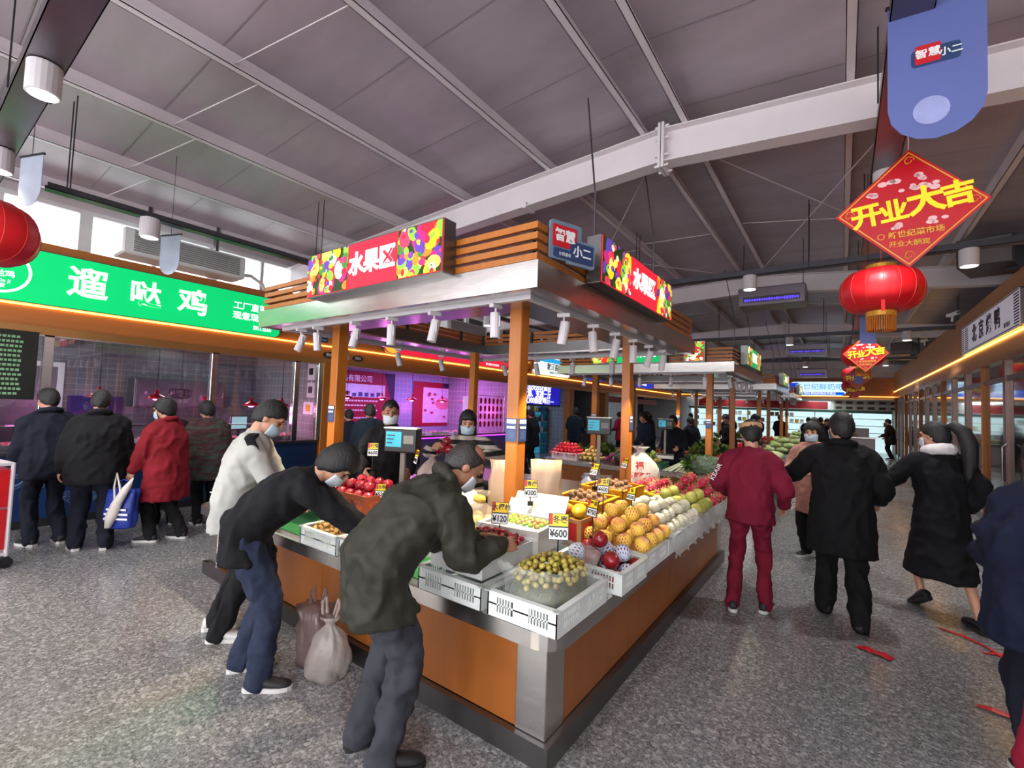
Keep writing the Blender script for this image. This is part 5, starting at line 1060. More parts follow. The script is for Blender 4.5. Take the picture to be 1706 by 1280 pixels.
o=empty('plastic_bag',(-2.35,4.78,1.0-.34),.2,'small pale knotted bag near the rear scale','bag'); bag_mesh(.16,.14,.30,9).build('bag',mat_film('lilac_bag_film',(206,206,226),.8,.35),o)
obox(-1.95,5.42+.28,ZC,.5,.3,.16,M_CARD,'low cardboard box behind dragon fruit',rz=.1); obox(-2.2,4.75,ZC-.0,.3,.3,.02,M_CARD,'flat cardboard sheet under pale bag','cardboard_sheet')
for x,y,s,lb in ((-2.75,1.90,7,'pinkish plastic bag standing on floor by navy jeans'),(-2.55,1.86,12,'clear plastic bag standing on floor against amber panels')):
    o=empty('floor_bag',(x,y-.16,0),.3,lb,'bag'); bag_mesh(.24,.18,.36,s,36,False if s==7 else True).build('bag',mat_film('floor_bag_%d'%s,(122,98,96) if s==7 else (190,180,172),.72 if s==7 else .42,.25),o)
    for sx in (-.05,.05): MB().tube([(sx,0,.37),(sx*1.3,.01,.44),(sx*.9,.02,.47),(sx*.5,.01,.38)],.008,5).build('handle',MATS['floor_bag_%d'%s],o)
# wrapped fruit basket next to the bending man
o=empty('fruit_basket',(-2.02,2.46,ZC+.0),0,'cellophane wrapped gift basket beside the first column','basket'); MB().lathe([(.10,0),(.13,.12),(.135,.13),(.12,.125),(.09,.01)],n=18).build('basket',M_CARD,o); 
q=MB(); q.smooth=True; q.lathe([(.135,.125),(.15,.2),(.12,.3),(.05,.36),(.03,.38),(.08,.44)],n=18,rib=.06,ribn=6,cap=False); q.build('wrap',mat_film('wrap_film',(240,220,190),.22,.1),o)
MB().ball((0,0,.39),(.05,.04,.03),8,6).build('bow',mat('gold_bow',(226,180,60),rough=.3),o)
for i,(dx,dy,dz,k) in enumerate(((-.05,-.04,.16,0),(.05,-.04,.16,1),(0,.05,.16,0),(0,-.02,.24,1),(-.04,.03,.25,0),(.05,.03,.24,0))): tag(link('gift_fruit',(PEV[0],POM[0])[k],None,(-2.02+dx,2.46+dy,ZC+dz),(.3*i,.2,i)).__class__ and bpy.context.scene.collection.objects[-1],('pink gift fruit inside cellophane basket','yellow gift fruit inside cellophane basket')[k],'fruit','gift basket fruit '+('pink','yellow')[k])
# ================================================================== people
def fab(name,col,rough=.85,var=.14,scale=5,bump=.25,bs=22,col2=None,c2s=4,stretch=(1,1,1),coat=0): return mat('cloth_'+name,col,rough=rough,var=var,scale=scale,bump=bump,bscale=bs,col2=col2,c2s=c2s,spec=.25,stretch=stretch,coat=coat)
M_SKIN=mat('skin',(196,146,118),rough=.5,var=.06,scale=14,sss=.12); M_SKIN2=mat('skin_tan',(166,116,90),rough=.5,var=.06,scale=14,sss=.12)
M_HAIR=mat('hair_black',(17,15,15),rough=.62,var=.4,scale=40,stretch=(1,1,.15),bump=.6,bscale=90); M_HAIRG=mat('hair_grey_black',(40,36,34),rough=.5,var=.4,scale=40,bump=.6,bscale=90)
M_MASKB=mat('mask_pale_blue',(176,200,214),rough=.7,var=.04); M_MASKW=mat('mask_white',(206,214,220),rough=.7,var=.04)
M_SHOE=mat('shoe_black',(22,22,24),rough=.6,var=.15); M_SOLE=mat('shoe_sole_white',(206,204,200),rough=.6); M_SHOEW=mat('shoe_white',(214,212,208),rough=.55)
M_EYE=mat('eye_dark',(24,18,16),rough=.2)
def remesh(mb,vox,it=4,wr=0,ws=8.0,seed=0,fac=.5):
    me=mb.mesh('tmp'); o=bake(me)
    r=o.modifiers.new('r','REMESH'); r.mode='VOXEL'; r.voxel_size=vox; r.use_smooth_shade=True
    if it: s=o.modifiers.new('s','SMOOTH'); s.factor=fac; s.iterations=it
    out=baked(o); bpy.data.meshes.remove(me)
    if wr:
        n=len(out.vertices); off=V((seed*3.7,seed*1.3,seed*2.1))
        ns=[v.normal.copy() for v in out.vertices]
        for v,nn in zip(out.vertices,ns):
            p=v.co*ws; q=noise.noise(V((p.x*1.0,p.y*1.0,p.z*.55))+off); q2=noise.noise(V((p.x*2.2,p.y*2.2,p.z*2.6))+off)
            v.co+=nn*wr*1.5*max(-.35,1-abs(q)*3.2+.6*q2)
    for p in out.polygons: p.use_smooth=True
    return out
def join(meshes,name):
    bm=bmesh.new()
    for m in meshes: bm.from_mesh(m)
    out=bpy.data.meshes.new(name); bm.to_mesh(out); bm.free()
    for m in meshes: bpy.data.meshes.remove(m)
    for p in out.polygons: p.use_smooth=True
    return out
def ik(a,c,l1,l2,hint):
    d=c-a; L=min(d.length,(l1+l2)*.999); u=d.normalized(); c=a+u*L; x=(l1*l1-l2*l2+L*L)/(2*L); h=math.sqrt(max(l1*l1-x*x,0)); w=(hint-u*hint.dot(u)).normalized(); return a+u*x+w*h,c
def ringp(c,u,v,a,b,n=16): return [c+u*(a*math.cos(2*PI*j/n))+v*(b*math.sin(2*PI*j/n)) for j in range(n)]
def limb(m,pts,rs,n=12,sub=5):
    "smooth tapered limb through joints, rounded ends"
    P=[];Rr=[]
    for i in range(len(pts)-1):
        for k in range(sub):
            t=k/sub; P.append(pts[i].lerp(pts[i+1],t)); Rr.append(rs[i]*(1-t)+rs[i+1]*t)
    P.append(pts[-1]);Rr.append(rs[-1])
    for _ in range(2):
        Q=P[:]
        for i in range(1,len(P)-1): Q[i]=P[i]*.5+(P[i-1]+P[i+1])*.25
        P=Q
    m.tube(P,Rr,n); m.ball(P[0],rs[0]*.98,10,8); m.ball(P[-1],rs[-1]*.98,10,8)
def hand_mesh(wrist,d,palm_n,side,curl=.5,s=1.0,thumb=.6):
    "palm along d, palm facing palm_n; fingers curl toward palm_n"
    m=MB(); d=d.normalized(); n=(palm_n-d*palm_n.dot(d)).normalized(); w=d.cross(n)*side
    m.tube([wrist-d*.05*s,wrist+d*.01*s,wrist+d*.03*s],[.027*s,.024*s,.026*s],10)
    m.loft([ringp(wrist+d*x*s,w,n,a*s,b*s,12) for x,a,b in ((.0,.024,.018),(.03,.036,.016),(.065,.042,.014),(.088,.040,.012))])
    for i,(o,L) in enumerate(((-.03,.075),(-.010,.085),(.011,.08),(.030,.063))):
        p=wrist+d*.082*s+w*o*s; dd=d.copy(); P=[p-d*.015*s,p]
        for k in range(3):
            a=curl*(.55+.25*k)*(1+.06*i); dd=(dd*math.cos(a)+n*math.sin(a)).normalized(); n2=(n*math.cos(a)-d*math.sin(a)); p=p+dd*(L*(.45,.32,.23)[k])*s; P.append(p)
        m.tube(P,[.0095*s,.0095*s,.009*s,.008*s,.0065*s],8); m.ball(P[-1],.0066*s,8,6)
    b=wrist+d*.022*s-w*.028*s; t=(d*.6-w*.75+n*thumb).normalized(); P=[b+w*.012*s,b,b+t*.032*s,b+t*.032*s+(t+d*.6+n*.2).normalized()*.028*s]; m.tube(P,[.013*s,.012*s,.010*s,.0075*s],8); m.ball(P[-1],.0077*s,8,6)
    return remesh(m,.0045*s,2)
def hair_mesh(style,r=1.0,seed=0):
    m=MB(); m.smooth=True; nu,nv=36,24; R3=(.083,.103,.108); c=V((0,-.006,.022)); rows=[]
    lines={'short':(.058,.0,-.115),'crop':(.070,.012,-.09),'bob':(.054,-.055,-.135),'perm':(.056,-.025,-.125),'pony':(.066,.0,-.11),'bald':(.085,-.005,-.11),'long':(.06,-.07,-.13)}[style]
    g={'short':1.03,'crop':.985,'bob':1.12,'perm':1.12,'pony':1.03,'bald':.99,'long':1.10}[style]
    for i in range(1,nv):
        t=PI*i/nv; row=[]
        for j in range(nu):
            a=2*PI*j/nu; d=V((math.sin(t)*math.cos(a),math.sin(t)*math.sin(a),math.cos(t))); y=d.y; f,s_,b=lines
            line=(s_+(f-s_)*min(1,max(0,(y-.15)/.55))) if y>.15 else (s_+(b-s_)*min(1,(.15-y)/.9))
            lo_=max(0,-d.z); p=V((d.x*R3[0]*(1+.06*lo_),d.y*R3[1]*(1+(.16 if d.y<0 else 0)*lo_),d.z*R3[2]*(1+.34*lo_*(d.y<.3))))*g; q=noise.noise(d*6+V((seed,0,0)))*.05+noise.noise(V((d.x*22,d.y*22,d.z*5))+V((seed,0,0)))*.035; p*=1+q
            z=p.z+c.z; k=max(0,min(1,(line+.012*math.sin(a*7+seed)-z)/.022)); 
            if style=='bald' and d.z>.55 and y>-.35: k=max(k,min(1,(d.z-.55)*5))
            p*=(1-.24*k); row.append(c+p)
        rows.append(row)
    m.loft(rows[::-1],True)
    if style=='pony':
        m.tube([(0,-.09,.06),(0,-.14,.08),(.02,-.19,.03),(.03,-.21,-.08),(.03,-.20,-.22),(.02,-.18,-.33),(.0,-.17,-.40)],[.03,.045,.055,.06,.05,.034,.008],12)
    if style=='long': m.loft([ringp(V((0,y,z)),V((1,0,0)),V((0,1,0)),a,b,16) for y,z,a,b in ((-.03,.02,.088,.085),(-.05,-.08,.095,.07),(-.06,-.18,.10,.055),(-.07,-.27,.08,.035),(-.07,-.31,.04,.02))])
    return m
def person(loc,rz,label,H=1.68,lean=.05,pel=(0,0),hp=.1,hy=0,twist=0,feet=None,hands=None,elb=None,curl=.5,top=None,bot=None,shoe=(None,None),hair='short',hairm=None,mask=None,skin=None,vox=.013,sleeve=.0,hem=.10,tt=.02,skirt=None,hood=None,fat=1.0,group=None,face=True,pitchn=0,pz=.0,kn=None,palm=None,wr=.008,sole=True,legr=1.0,name='person'):
    s=H/1.70; skin=skin or M_SKIN; hairm=hairm or M_HAIR
    root=empty(name,(loc[0],loc[1],loc[2] if len(loc)>2 else 0),rz,label,'person',group)
    P=V((pel[0],pel[1],.92*s+pz)); X=V((math.cos(twist),math.sin(twist),0)); Fw=V((-math.sin(twist),math.cos(twist),0))
    up=lambda a: Fw*math.sin(a)+V((0,0,1))*math.cos(a)
    u1=up(lean*.75); u2=up(lean); u3=up(lean*1.12+pitchn*.0)
    Wp=P+u1*.13*s; Cp=Wp+u2*.17*s; Sp=Cp+u3*.15*s; Np=Sp+u3*.065*s
    fwd=lambda u: X.cross(u)*-1 if X.cross(u).dot(Fw)<0 else X.cross(u)
    shw=.160*s*min(fat,1.08); sh={-1:Sp-X*shw-u3*.005*s,1:Sp+X*shw-u3*.005*s}
    # head frame
    a=hp; hX=Matrix.Rotation(hy,3,'Z')@X; hF0=Matrix.Rotation(hy,3,'Z')@Fw; hU=(V((0,0,1))*math.cos(a)+hF0*math.sin(a)).normalized(); hF=(hF0*math.cos(a)-V((0,0,1))*math.sin(a)).normalized()
    nk=up((lean+hp)*.5) if lean>.3 else up(lean*.8+.12); Hc=Np+nk*.05*s+hU*.098*s
    HM=Matrix(((hX.x,hF.x,hU.x),(hX.y,hF.y,hU.y),(hX.z,hF.z,hU.z)))
    hd=lambda x,y,z: Hc+HM@(V((x,y,z))*s)
    HM4=Matrix.Translation(Hc)@HM.to_4x4()@Matrix.Scale(s*1.06,4)
    # arms and legs
    hands=hands or {}; elb=elb or {}; feet=feet or {}; arms={}; legs={}; palm=palm or {}
    for sd in (-1,1):
        t=hands.get(sd); t=V(t) if t else sh[sd]+V((sd*.07,.05,-.52*s)); hint=V(elb.get(sd,(sd*.3,-1,-.1)))
        e,w=ik(sh[sd],t,.285*s,.255*s,hint); arms[sd]=(sh[sd],e,w)
        f=feet.get(sd,(sd*.09,0,0,sd*-.12)); an=V((f[0],f[1]-.05*s,f[2]+.085*s)); hip=P+X*(sd*.085*s)-V((0,0,.03*s)); k,an2=ik(hip,an,.43*s,.42*s,V((0,1,.0)) if not kn else V(kn.get(sd,(0,1,0)))); legs[sd]=(hip,k,an2,f)
    sk=MB()  # body core
    g=.86
    sk.loft([ringp(c,X,fwd(u),a_*s*g,b_*s*g,18) for c,u,a_,b_ in ((P-u1*.07*s,u1,.13,.09),(P,u1,.155,.105),(Wp,u1,.13,.092),(Cp,u2,.155,.108),(Sp-u3*.02*s,u3,.165,.092),(Sp+u3*.035*s,u3,.10,.066),(Np,u3,.055,.055))])
    for sd in (-1,1):
        A,e,w=arms[sd]; limb(sk,[A-X*sd*.03*s,A.lerp(e,.5),e,e.lerp(w,.4),w],[.046*s,.038*s,.032*s,.032*s,.025*s])
        h_,k,an,f=legs[sd]; limb(sk,[h_,h_.lerp(k,.5),k,k.lerp(an,.35),an],[.070*s,.056*s,.042*s,.042*s,.032*s])
    ms=[remesh(sk,vox*1.15,3)]
    hm=MB()
    hm.ball((0,-.006,.022),(.075,.093,.098),20,14); hm.ball((0,.024,-.03),(.061,.069,.082),18,12); hm.ball((0,.066,-.088),(.026,.022,.02),10,8)
    hm.tube([(0,.088,.02),(0,.101,-.006),(0,.106,-.022)],[.008,.011,.015],8); hm.ball((0,.100,-.024),(.019,.014,.011),10,8); hm.ball((0,.079,.034),(.052,.018,.013),12,8)
    for sd in (-1,1): hm.ball((sd*.074,-.008,-.006),(.011,.022,.032),10,8); hm.ball((sd*.038,.066,-.022),(.024,.022,.024),10,8)
    hm.ball((0,.087,-.058),(.024,.010,.006),10,6); hm.ball((0,.084,-.069),(.021,.010,.006),10,6)
    nb=HM4.inverted()@(Np-u3*.03*s); hm.tube([nb,V((0,-.018,-.085)).lerp(nb,.45),V((0,-.016,-.05)),V((0,-.012,.0))],[.064,.055,.054,.05],14)
    hmm=remesh(hm,.0065 if vox<.016 else .011,2); hmm.transform(HM4); ms.append(hmm)
    if vox<.03:
        for sd in (-1,1):
            A,e,w=arms[sd]; d=(w-e).normalized(); pn=V(palm[sd]) if sd in palm else (V((-sd*.8,.2,-.35))); ms.append(hand_mesh(w-d*.01,d,pn,-sd,curl if not isinstance(curl,dict) else curl.get(sd,.5),s))
    body=link('body',join(ms,'body'),root); body.data.materials.append(skin)
    # shirt / jacket / coat
    t=tt; fb=fat
    if top:
        m=MB(); hd_=hem*s
        hb=P+V((0,0,-1))*(.08*s+hd_)+Fw*(lean*.06*s*min(hd_*6,1)); flare=1.0+.5*max(0,hd_-.1)
        R=[(hb,V((0,0,1)),(.172+t*.8)*fb*flare,(.125+t*.9)*fb*flare)]
        if hd_>.2: R.append((P-V((0,0,.10*s)),V((0,0,1)),(.168+t)*fb,(.122+t)*fb))
        R+=[(P,u1,(.160+t)*fb,(.115+t)*fb),(Wp,u1,(.148+t)*fb,(.108+t)*fb),(Cp,u2,(.165+t)*fb,(.118+t)*fb),(Sp-u3*.03*s,u3,(.158+t*.8)*min(fb,1.1),.100+t),(Sp+u3*.025*s,u3,.118+t*.7,.084+t*.8),(Np-u3*.005*s,u3,.072+t*.5,.072+t*.5),(Np+u3*.022*s,u3,.060+t*.4,.064+t*.4)]
        m.loft([ringp(c,X,fwd(u),a_*s,b_*s,22) for c,u,a_,b_ in R])
        for sd in (-1,1):
            A,e,w=arms[sd]; cuff=w-(w-e).normalized()*.012*s
            limb(m,[A-X*sd*.06*s-u3*.0*s,A.lerp(e,.15),A.lerp(e,.5),e,e.lerp(cuff,.5),cuff],[(.058+t*.7)*s,(.058+t*.75)*s,(.051+t*.75)*s,(.044+t*.75)*s,(.038+t*.7)*s,(.031+t*.5)*s],14)
        o=link(top[0],remesh(m,vox,4,wr,9.0,len(label)),root); o.data.materials.append(top[1]); TOPO=o
    if skirt:
        m=MB(); m.loft([ringp(V((P.x,P.y+.02*q,z)),X,Fw,a_,b_,26) for q,z,a_,b_ in ((0,P.z+.1,.16*s,.12*s),(0,P.z-.06,.19*s,.15*s),(.5,P.z-.3,.21*s,.21*s),(1,skirt[1]+.1,.225*s,.27*s),(1.2,skirt[1],.235*s,.30*s))]); o=link('skirt',remesh(m,vox,3,.008,7),root); o.data.materials.append(skirt[0])
    if bot:
        m=MB(); q=legr
        m.loft([ringp(c,X,fwd(u1),a_*s,b_*s,20) for c,a_,b_ in ((P-V((0,0,.10*s)),.146*fb,.108*fb),(P,.148*fb,.108*fb),(P+u1*.08*s,.135*fb,.098*fb))])
        for sd in (-1,1):
            h_,k,an,f=legs[sd]; d=(an-k).normalized(); limb(m,[h_,h_.lerp(k,.5),k,k.lerp(an,.5),an+d*.035*s],[.096*s*fb,.082*s*q,.068*s*q,.064*s*q,.058*s*q],14)
        o=link('trousers',remesh(m,vox,3,wr*1.1,10,len(label)+3),root); o.data.materials.append(bot)
    # shoes
    for sd in (-1,1):
        h_,k,an,f=legs[sd]; b=MB(); b.smooth=True; yaw=f[3]; lift=f[4] if len(f)>4 else 0
        Mx=Matrix.Translation((an.x,an.y+.0,an.z-.085*s))@Matrix.Rotation(yaw,4,'Z')@Matrix.Translation((0,0,.085*s))@Matrix.Rotation(-lift,4,'X')@Matrix.Translation((0,0,-.085*s))@Matrix.Scale(s,4)
        def sec(y,w,z0,z1,n=14): return [Mx@V((w*math.cos(2*PI*j/n),y,(z0+z1)/2+(z1-z0)/2*math.sin(2*PI*j/n))) for j in range(n)]
        b.loft([sec(y,w,.014,z1) for y,w,z1 in ((-.075,.020,.06),(-.068,.032,.085),(-.03,.038,.098),(.03,.040,.088),(.085,.045,.066),(.14,.045,.055),(.175,.034,.045),(.19,.016,.035))])
        m1,m2=shoe; o=b.build('shoe',m1 or M_SHOE,root)
        if sole:
            c_=MB(); c_.smooth=False
            def out(z): return [Mx@V((x,y,z)) for x,y in ((.022,-.08),(.036,-.06),(.039,-.02),(.040,.04),(.047,.09),(.046,.14),(.034,.178),(.012,.196),(-.012,.196),(-.034,.178),(-.046,.14),(-.047,.09),(-.040,.04),(-.039,-.02),(-.036,-.06),(-.022,-.08))]
            c_.loft([out(0),out(.026)]); c_.build('sole',m2 or M_SOLE,o)
    # hair, mask, eyes
    if hair:
        b=hair_mesh(hair,1,len(label)%7); me=b.mesh('hair'); me.transform(HM4); me.materials.append(hairm); link('hair',me,root)
    if mask:
        b=MB(); b.smooth=True; rings=[]
        for i in range(9):
            z=-.015-.082*i/8; ring=[]
            for j in range(15):
                a_=-1.25+2.5*j/14; r_=(.079-.010*(i/8)**2)*(1+.0); bul=.012*math.cos(a_*1.1)*math.sin(PI*min(1,(i+.6)/8.5)); ring.append(HM4@V((math.sin(a_)*(.068+.010-.012*(i/8)),.024+math.cos(a_)*(.075+bul)+(.006 if 2<i<6 else 0)*max(0,math.cos(a_*2)),z)))
            rings.append(ring)
        b.loft(rings,cap=False,closed=False); o=b.build('face_mask',mask,root); so=o.modifiers.new('thick','SOLIDIFY'); so.thickness=.003
    if face and vox<.02:
        for sd in (-1,1):
            b=MB(); b.smooth=True; b.ball((sd*.031,.083,.006),(.013,.008,.006),10,6); me=b.mesh('eye'); me.transform(HM4); me.materials.append(M_EYE); link('eye',me,root)
            b=MB(); b.smooth=True; b.tube([(sd*.014,.094,.026),(sd*.032,.093,.031),(sd*.050,.082,.027)],[.003,.0042,.002],6); me=b.mesh('eyebrow'); me.transform(HM4); me.materials.append(hairm); link('eyebrow',me,root)
    if hood:
        b=MB(); pts=[]; N2=Np+u3*.0
        for i in range(17): a_=2*PI*i/16; pts.append(N2+X*(.088*s*math.cos(a_))+fwd(u3)*(.082*s*math.sin(a_)-.014)+u3*(.02-.012*math.sin(a_))*s)
        b.tube(pts,[hood[1]*(1+.35*max(0,-math.sin(2*PI*i/16))) for i in range(17)],12,False); o=link(hood[2] if len(hood)>2 else 'hood',remesh(b,.009,2,.003,14),root); o.data.materials.append(hood[0])
    return root,dict(HM4=HM4,arms=arms,Np=Np,Sp=Sp,P=P,X=X,Fw=Fw,u3=u3,s=s,legs=legs)
F_WHITE=fab('grey_white_jersey',(176,176,170)); F_BLACKT=fab('black_trousers',(20,20,22)); F_BLACKJ=fab('black_jumper',(19,20,24)); F_JEAN=fab('navy_jeans',(38,46,66),scale=30); F_OLIVE=fab('olive_black_jacket',(44,44,36),rough=.6,bump=.35); F_GREYT=fab('grey_trousers',(54,56,62)); F_MAROON=fab('maroon_tracksuit',(112,20,44)); F_COAT=fab('black_wool_coat',(13,13,15)); F_BLK2=fab('black_dress_cloth',(15,15,18)); F_NAVY=fab('navy_jacket',(19,25,46)); F_NAVYD=fab('dark_navy_cloth',(22,25,38)); F_RED=fab('red_coat',(120,22,32)); F_RED2=fab('crimson_coat',(130,18,44)); F_PATT=fab('patterned_shawl',(70,44,46),var=.3,scale=16,col2='#3d4740',c2s=5,stretch=(1,1,5)); F_WHOOD=fab('white_hood',(214,210,210)); F_BEIGE=fab('beige_pink_coat',(178,128,112)); F_DKBLUE=fab('dark_teal_coat',(26,38,50)); F_STR=None
def stripes():
    m=bpy.data.materials.new('cloth_striped'); m.use_nodes=True; N=m.node_tree.nodes; L=m.node_tree.links; b=N['Principled BSDF']; b.inputs['Roughness'].default_value=.85
    tc=N.new('ShaderNodeTexCoord'); w=N.new('ShaderNodeTexWave'); w.wave_type='BANDS'; w.bands_direction='Z'; w.inputs['Scale'].default_value=3.6; w.inputs['Distortion'].default_value=.6; w.inputs['Detail'].default_value=1; L.new(tc.outputs['Object'],w.inputs[0])
    r=N.new('ShaderNodeValToRGB'); r.color_ramp.interpolation='CONSTANT'; r.color_ramp.elements[0].color=(.012,.012,.014,1); r.color_ramp.elements[1].position=.52; r.color_ramp.elements[1].color=(.52,.44,.38,1); L.new(w.outputs[0],r.inputs[0]); L.new(r.outputs[0],b.inputs['Base Color']); return m
F_STR=stripes()
# 1 person in white sweatshirt
r,k=person((-3.55,1.56),-.62,'person in white sweatshirt and black trousers looking down at counter',1.70,.26,(0,-.02),.62,-.05,feet={-1:(-.10,-.06,0,.15),1:(.10,.02,0,-.1)},hands={-1:(-.10,.40,.93),1:(.12,.42,.96)},elb={-1:(-.7,-.4,-.5),1:(.7,-.4,-.5)},top=('sweatshirt',F_WHITE),bot=F_BLACKT,shoe=(M_SHOEW,M_SHOEW),hair='short',mask=M_MASKB,hem=.10,tt=.028,legr=1.05)
for sd in (-1,1):
    A,e,w=k['arms'][sd]; b=MB(); b.smooth=True; u3=k['u3']; X=k['X']; n=9; rings=[]
    for i in range(n):
        t=i/(n-1); c=(k['Np']+X*sd*.09+u3*-.015).lerp(A+X*sd*.01,min(1,t*2.0)) if t<.5 else (A+X*sd*.01).lerp(e,(t-.5)*1.5); wv=(e-A).normalized(); outd=(X*sd*.7+u3*.7-k['Fw']*.1).normalized(); lift=.052+.034*math.sin(PI*min(1,t*1.1)); tang=k['Fw']; rings.append([c+outd*lift+tang*q*.032-outd*.004*abs(q) for q in (-1,-.5,0,.5,1)])
    b.loft(rings,cap=False,closed=False); o=b.build('shoulder_stripe',F_BLACKT,r); so=o.modifiers.new('t','SOLIDIFY'); so.thickness=.02
# 2 person in black jumper bending over longans
person((-2.86,1.42),-.72,'person in black jumper and navy jeans bending over longan crates',1.66,.92,(-.0,-.10),.95,-.15,feet={-1:(-.12,-.06,0,.2),1:(.11,.10,0,-.1)},hands={-1:(-.08,.64,.86),1:(.12,.66,.86)},elb={-1:(-.35,-.5,-1),1:(.35,-.5,-1)},curl=.7,top=('jumper',F_BLACKJ),bot=F_JEAN,hair='bob',mask=M_MASKW,hem=.10,tt=.026,fat=1.06,legr=1.1)
# 3 older man in olive jacket
person((-1.80,1.52),-.38,'older balding man in dark olive jacket bending over cherries',1.68,.80,(0,-.08),.78,-.2,feet={-1:(-.11,-.02,0,.1),1:(.10,.03,0,-.35)},hands={-1:(-.02,.50,.96),1:(.20,.52,.97)},elb={-1:(-.3,-.5,-1),1:(.35,-.55,-1)},curl=.8,top=('jacket',F_OLIVE),bot=F_GREYT,hair='bald',hairm=M_HAIRG,mask=M_MASKW,skin=M_SKIN2,hem=.16,tt=.038,fat=1.1,legr=1.12,hood=(F_OLIVE,.026,'collar'),sole=True,shoe=(M_SHOE,M_SHOE),wr=.011)
# 4 maroon tracksuit, seen from behind
r,k=person((-.66,4.58),.06,'person in maroon tracksuit and beige visor seen from behind',1.64,.06,(0,0),.25,.25,feet={-1:(-.12,-.06,0,.25),1:(.12,.06,0,-.2)},hands={-1:(-.22,.22,.96),1:(.26,.16,.90)},elb={-1:(-.5,-1,-.2),1:(.5,-1,-.2)},top=('sweatshirt',F_MAROON),bot=F_MAROON,hair='short',hem=.06,tt=.034,legr=.92,shoe=(M_SHOE,M_SOLE))
for sd in (-1,1):
    A,e,w=k['arms'][sd]; d=(w-e).normalized() if sd>0 else (e-A).normalized(); c=e.lerp(w,.42) if sd>0 else A.lerp(e,.7); nrm=V((sd*.55,-.83,0)); nrm=(nrm-d*nrm.dot(d)).normalized(); xd=d if sd>0 else -d; text('KEAIR',.062,M_TX_N,r,plane_m(c+nrm*.088,xd,nrm.cross(xd)),.0)
b=MB(); b.smooth=True; b.lathe([(.090,.045),(.093,.05),(.092,.085),(.089,.088)],n=24,cap=False); b.loft([[(.090*math.cos(a),.102*math.sin(a)+dy,.047-dz) for a in [PI*i/12 for i in range(13)]] for dy,dz in ((-.005,0),(.03,.004),(.06,.012))],cap=False,closed=False); me=b.mesh('visor'); me.transform(k['HM4']@Matrix.Diagonal((1,1.15,1,1))); me.materials.append(fab('beige_visor',(176,140,104))); link('visor',me,r)
# 5 man in black coat
r,k=person((.0,4.88),.10,'man in long black coat walking away holding phone',1.73,.03,(0,0),.08,.25,feet={-1:(-.11,.14,0,.1),1:(.10,-.16,0,-.15)},hands={-1:(-.42,.36,1.12),1:(.28,.20,.98)},elb={-1:(-.5,-.7,-.8),1:(.35,-1,-.3)},top=('coat',F_COAT),bot=F_COAT,hair='short',mask=M_MASKB,hem=.30,tt=.036,fat=1.12,legr=1.2,hood=(F_COAT,.022,'collar'),sole=False)
o=empty('smartphone',(0,0,0),0,'dark smartphone held by man in black coat','phone'); w=r.matrix_basis@k['arms'][-1][2]; o.location=w+V((-.09,.03,.03)); o.rotation_euler=(.9,0,.4); MB().box((-.037,-.005,-.07),(.037,.005,.07),.004).build('body',M_BLACK,o); MB().box((-.033,.005,-.064),(.033,.0056,.064)).build('screen',glow('phone_screen',(150,160,180),.5),o)
# 6 woman with ponytail in black dress
person((.72,5.55),.42,'woman with ponytail in black coat and long skirt striding away',1.68,.08,(0,.02),.12,.55,feet={-1:(-.07,.22,.06,.1,.55),1:(.08,-.24,.0,-.1)},hands={-1:(-.50,.28,1.08),1:(.22,.02,.93)},elb={-1:(-.4,-.5,-.9),1:(.3,-1,-.3)},top=('coat',F_BLK2),skirt=(F_BLK2,.34),hair='pony',mask=M_MASKW,hem=.22,tt=.03,fat=1.02,hood=(F_WHOOD,.04),shoe=(M_SHOE,M_SHOE))
# 7 two people cut by the right picture edge
person((.89,3.30),.35,'person in navy jacket cut by the right picture edge',1.66,.25,(0,0),.3,-.3,feet={-1:(-.12,.05,0,.1),1:(.12,-.05,0,-.1)},hands={-1:(-.16,.34,1.0),1:(.2,.3,1.0)},top=('jacket',F_NAVY),bot=F_NAVYD,hair='short',hem=.16,tt=.06,fat=1.5,legr=1.5,hood=(F_NAVY,.04))
person((.69,2.24),.2,'small person in crimson coat at the lower right picture edge',1.14,.1,(0,0),.2,0,top=('coat',F_RED2),bot=F_NAVYD,hair='bob',hem=.30,tt=.045,fat=1.2,vox=.014)
# 8 people at the chicken shop
person((-7.12,1.14),1.75,'man in black nearest the menu board at chicken counter',1.70,.12,(0,0),.35,.1,feet={-1:(-.1,.03,0,.2),1:(.11,-.06,0,-.1)},hands={-1:(-.25,.12,.82),1:(.26,.1,.80)},hood=(F_NAVYD,.022,'collar'),top=('jacket',F_NAVYD),bot=F_NAVYD,hair='short',hem=.12,tt=.035,vox=.016,fat=1.1)
person((-6.58,1.43),1.35,'stout man in black jacket at chicken counter with white soles',1.70,.10,(0,0),.35,.0,feet={-1:(-.12,.05,0,.2),1:(.12,-.06,0,-.15)},hands={-1:(-.28,.10,.84),1:(.30,.05,.80)},hood=(F_BLK2,.024,'collar'),top=('jacket',F_BLK2),bot=F_NAVYD,hair='short',hem=.14,tt=.045,vox=.016,fat=1.22,legr=1.15)
r,k=person((-6.38,2.02),2.2,'woman in red coat with mask carrying bags at chicken counter',1.62,.10,(0,0),.25,.15,feet={-1:(-.09,.12,0,.1),1:(.09,-.10,0,-.1)},hands={-1:(-.24,.22,.78),1:(.2,.34,1.02)},elb={-1:(-.8,-.5,-.3),1:(.8,-.5,-.4)},hood=(F_RED,.024,'collar'),top=('coat',F_RED),bot=F_BLACKT,hair='perm',mask=M_MASKB,hem=.34,tt=.05,vox=.015,fat=1.2)
w=r.matrix_basis@k['arms'][-1][2]
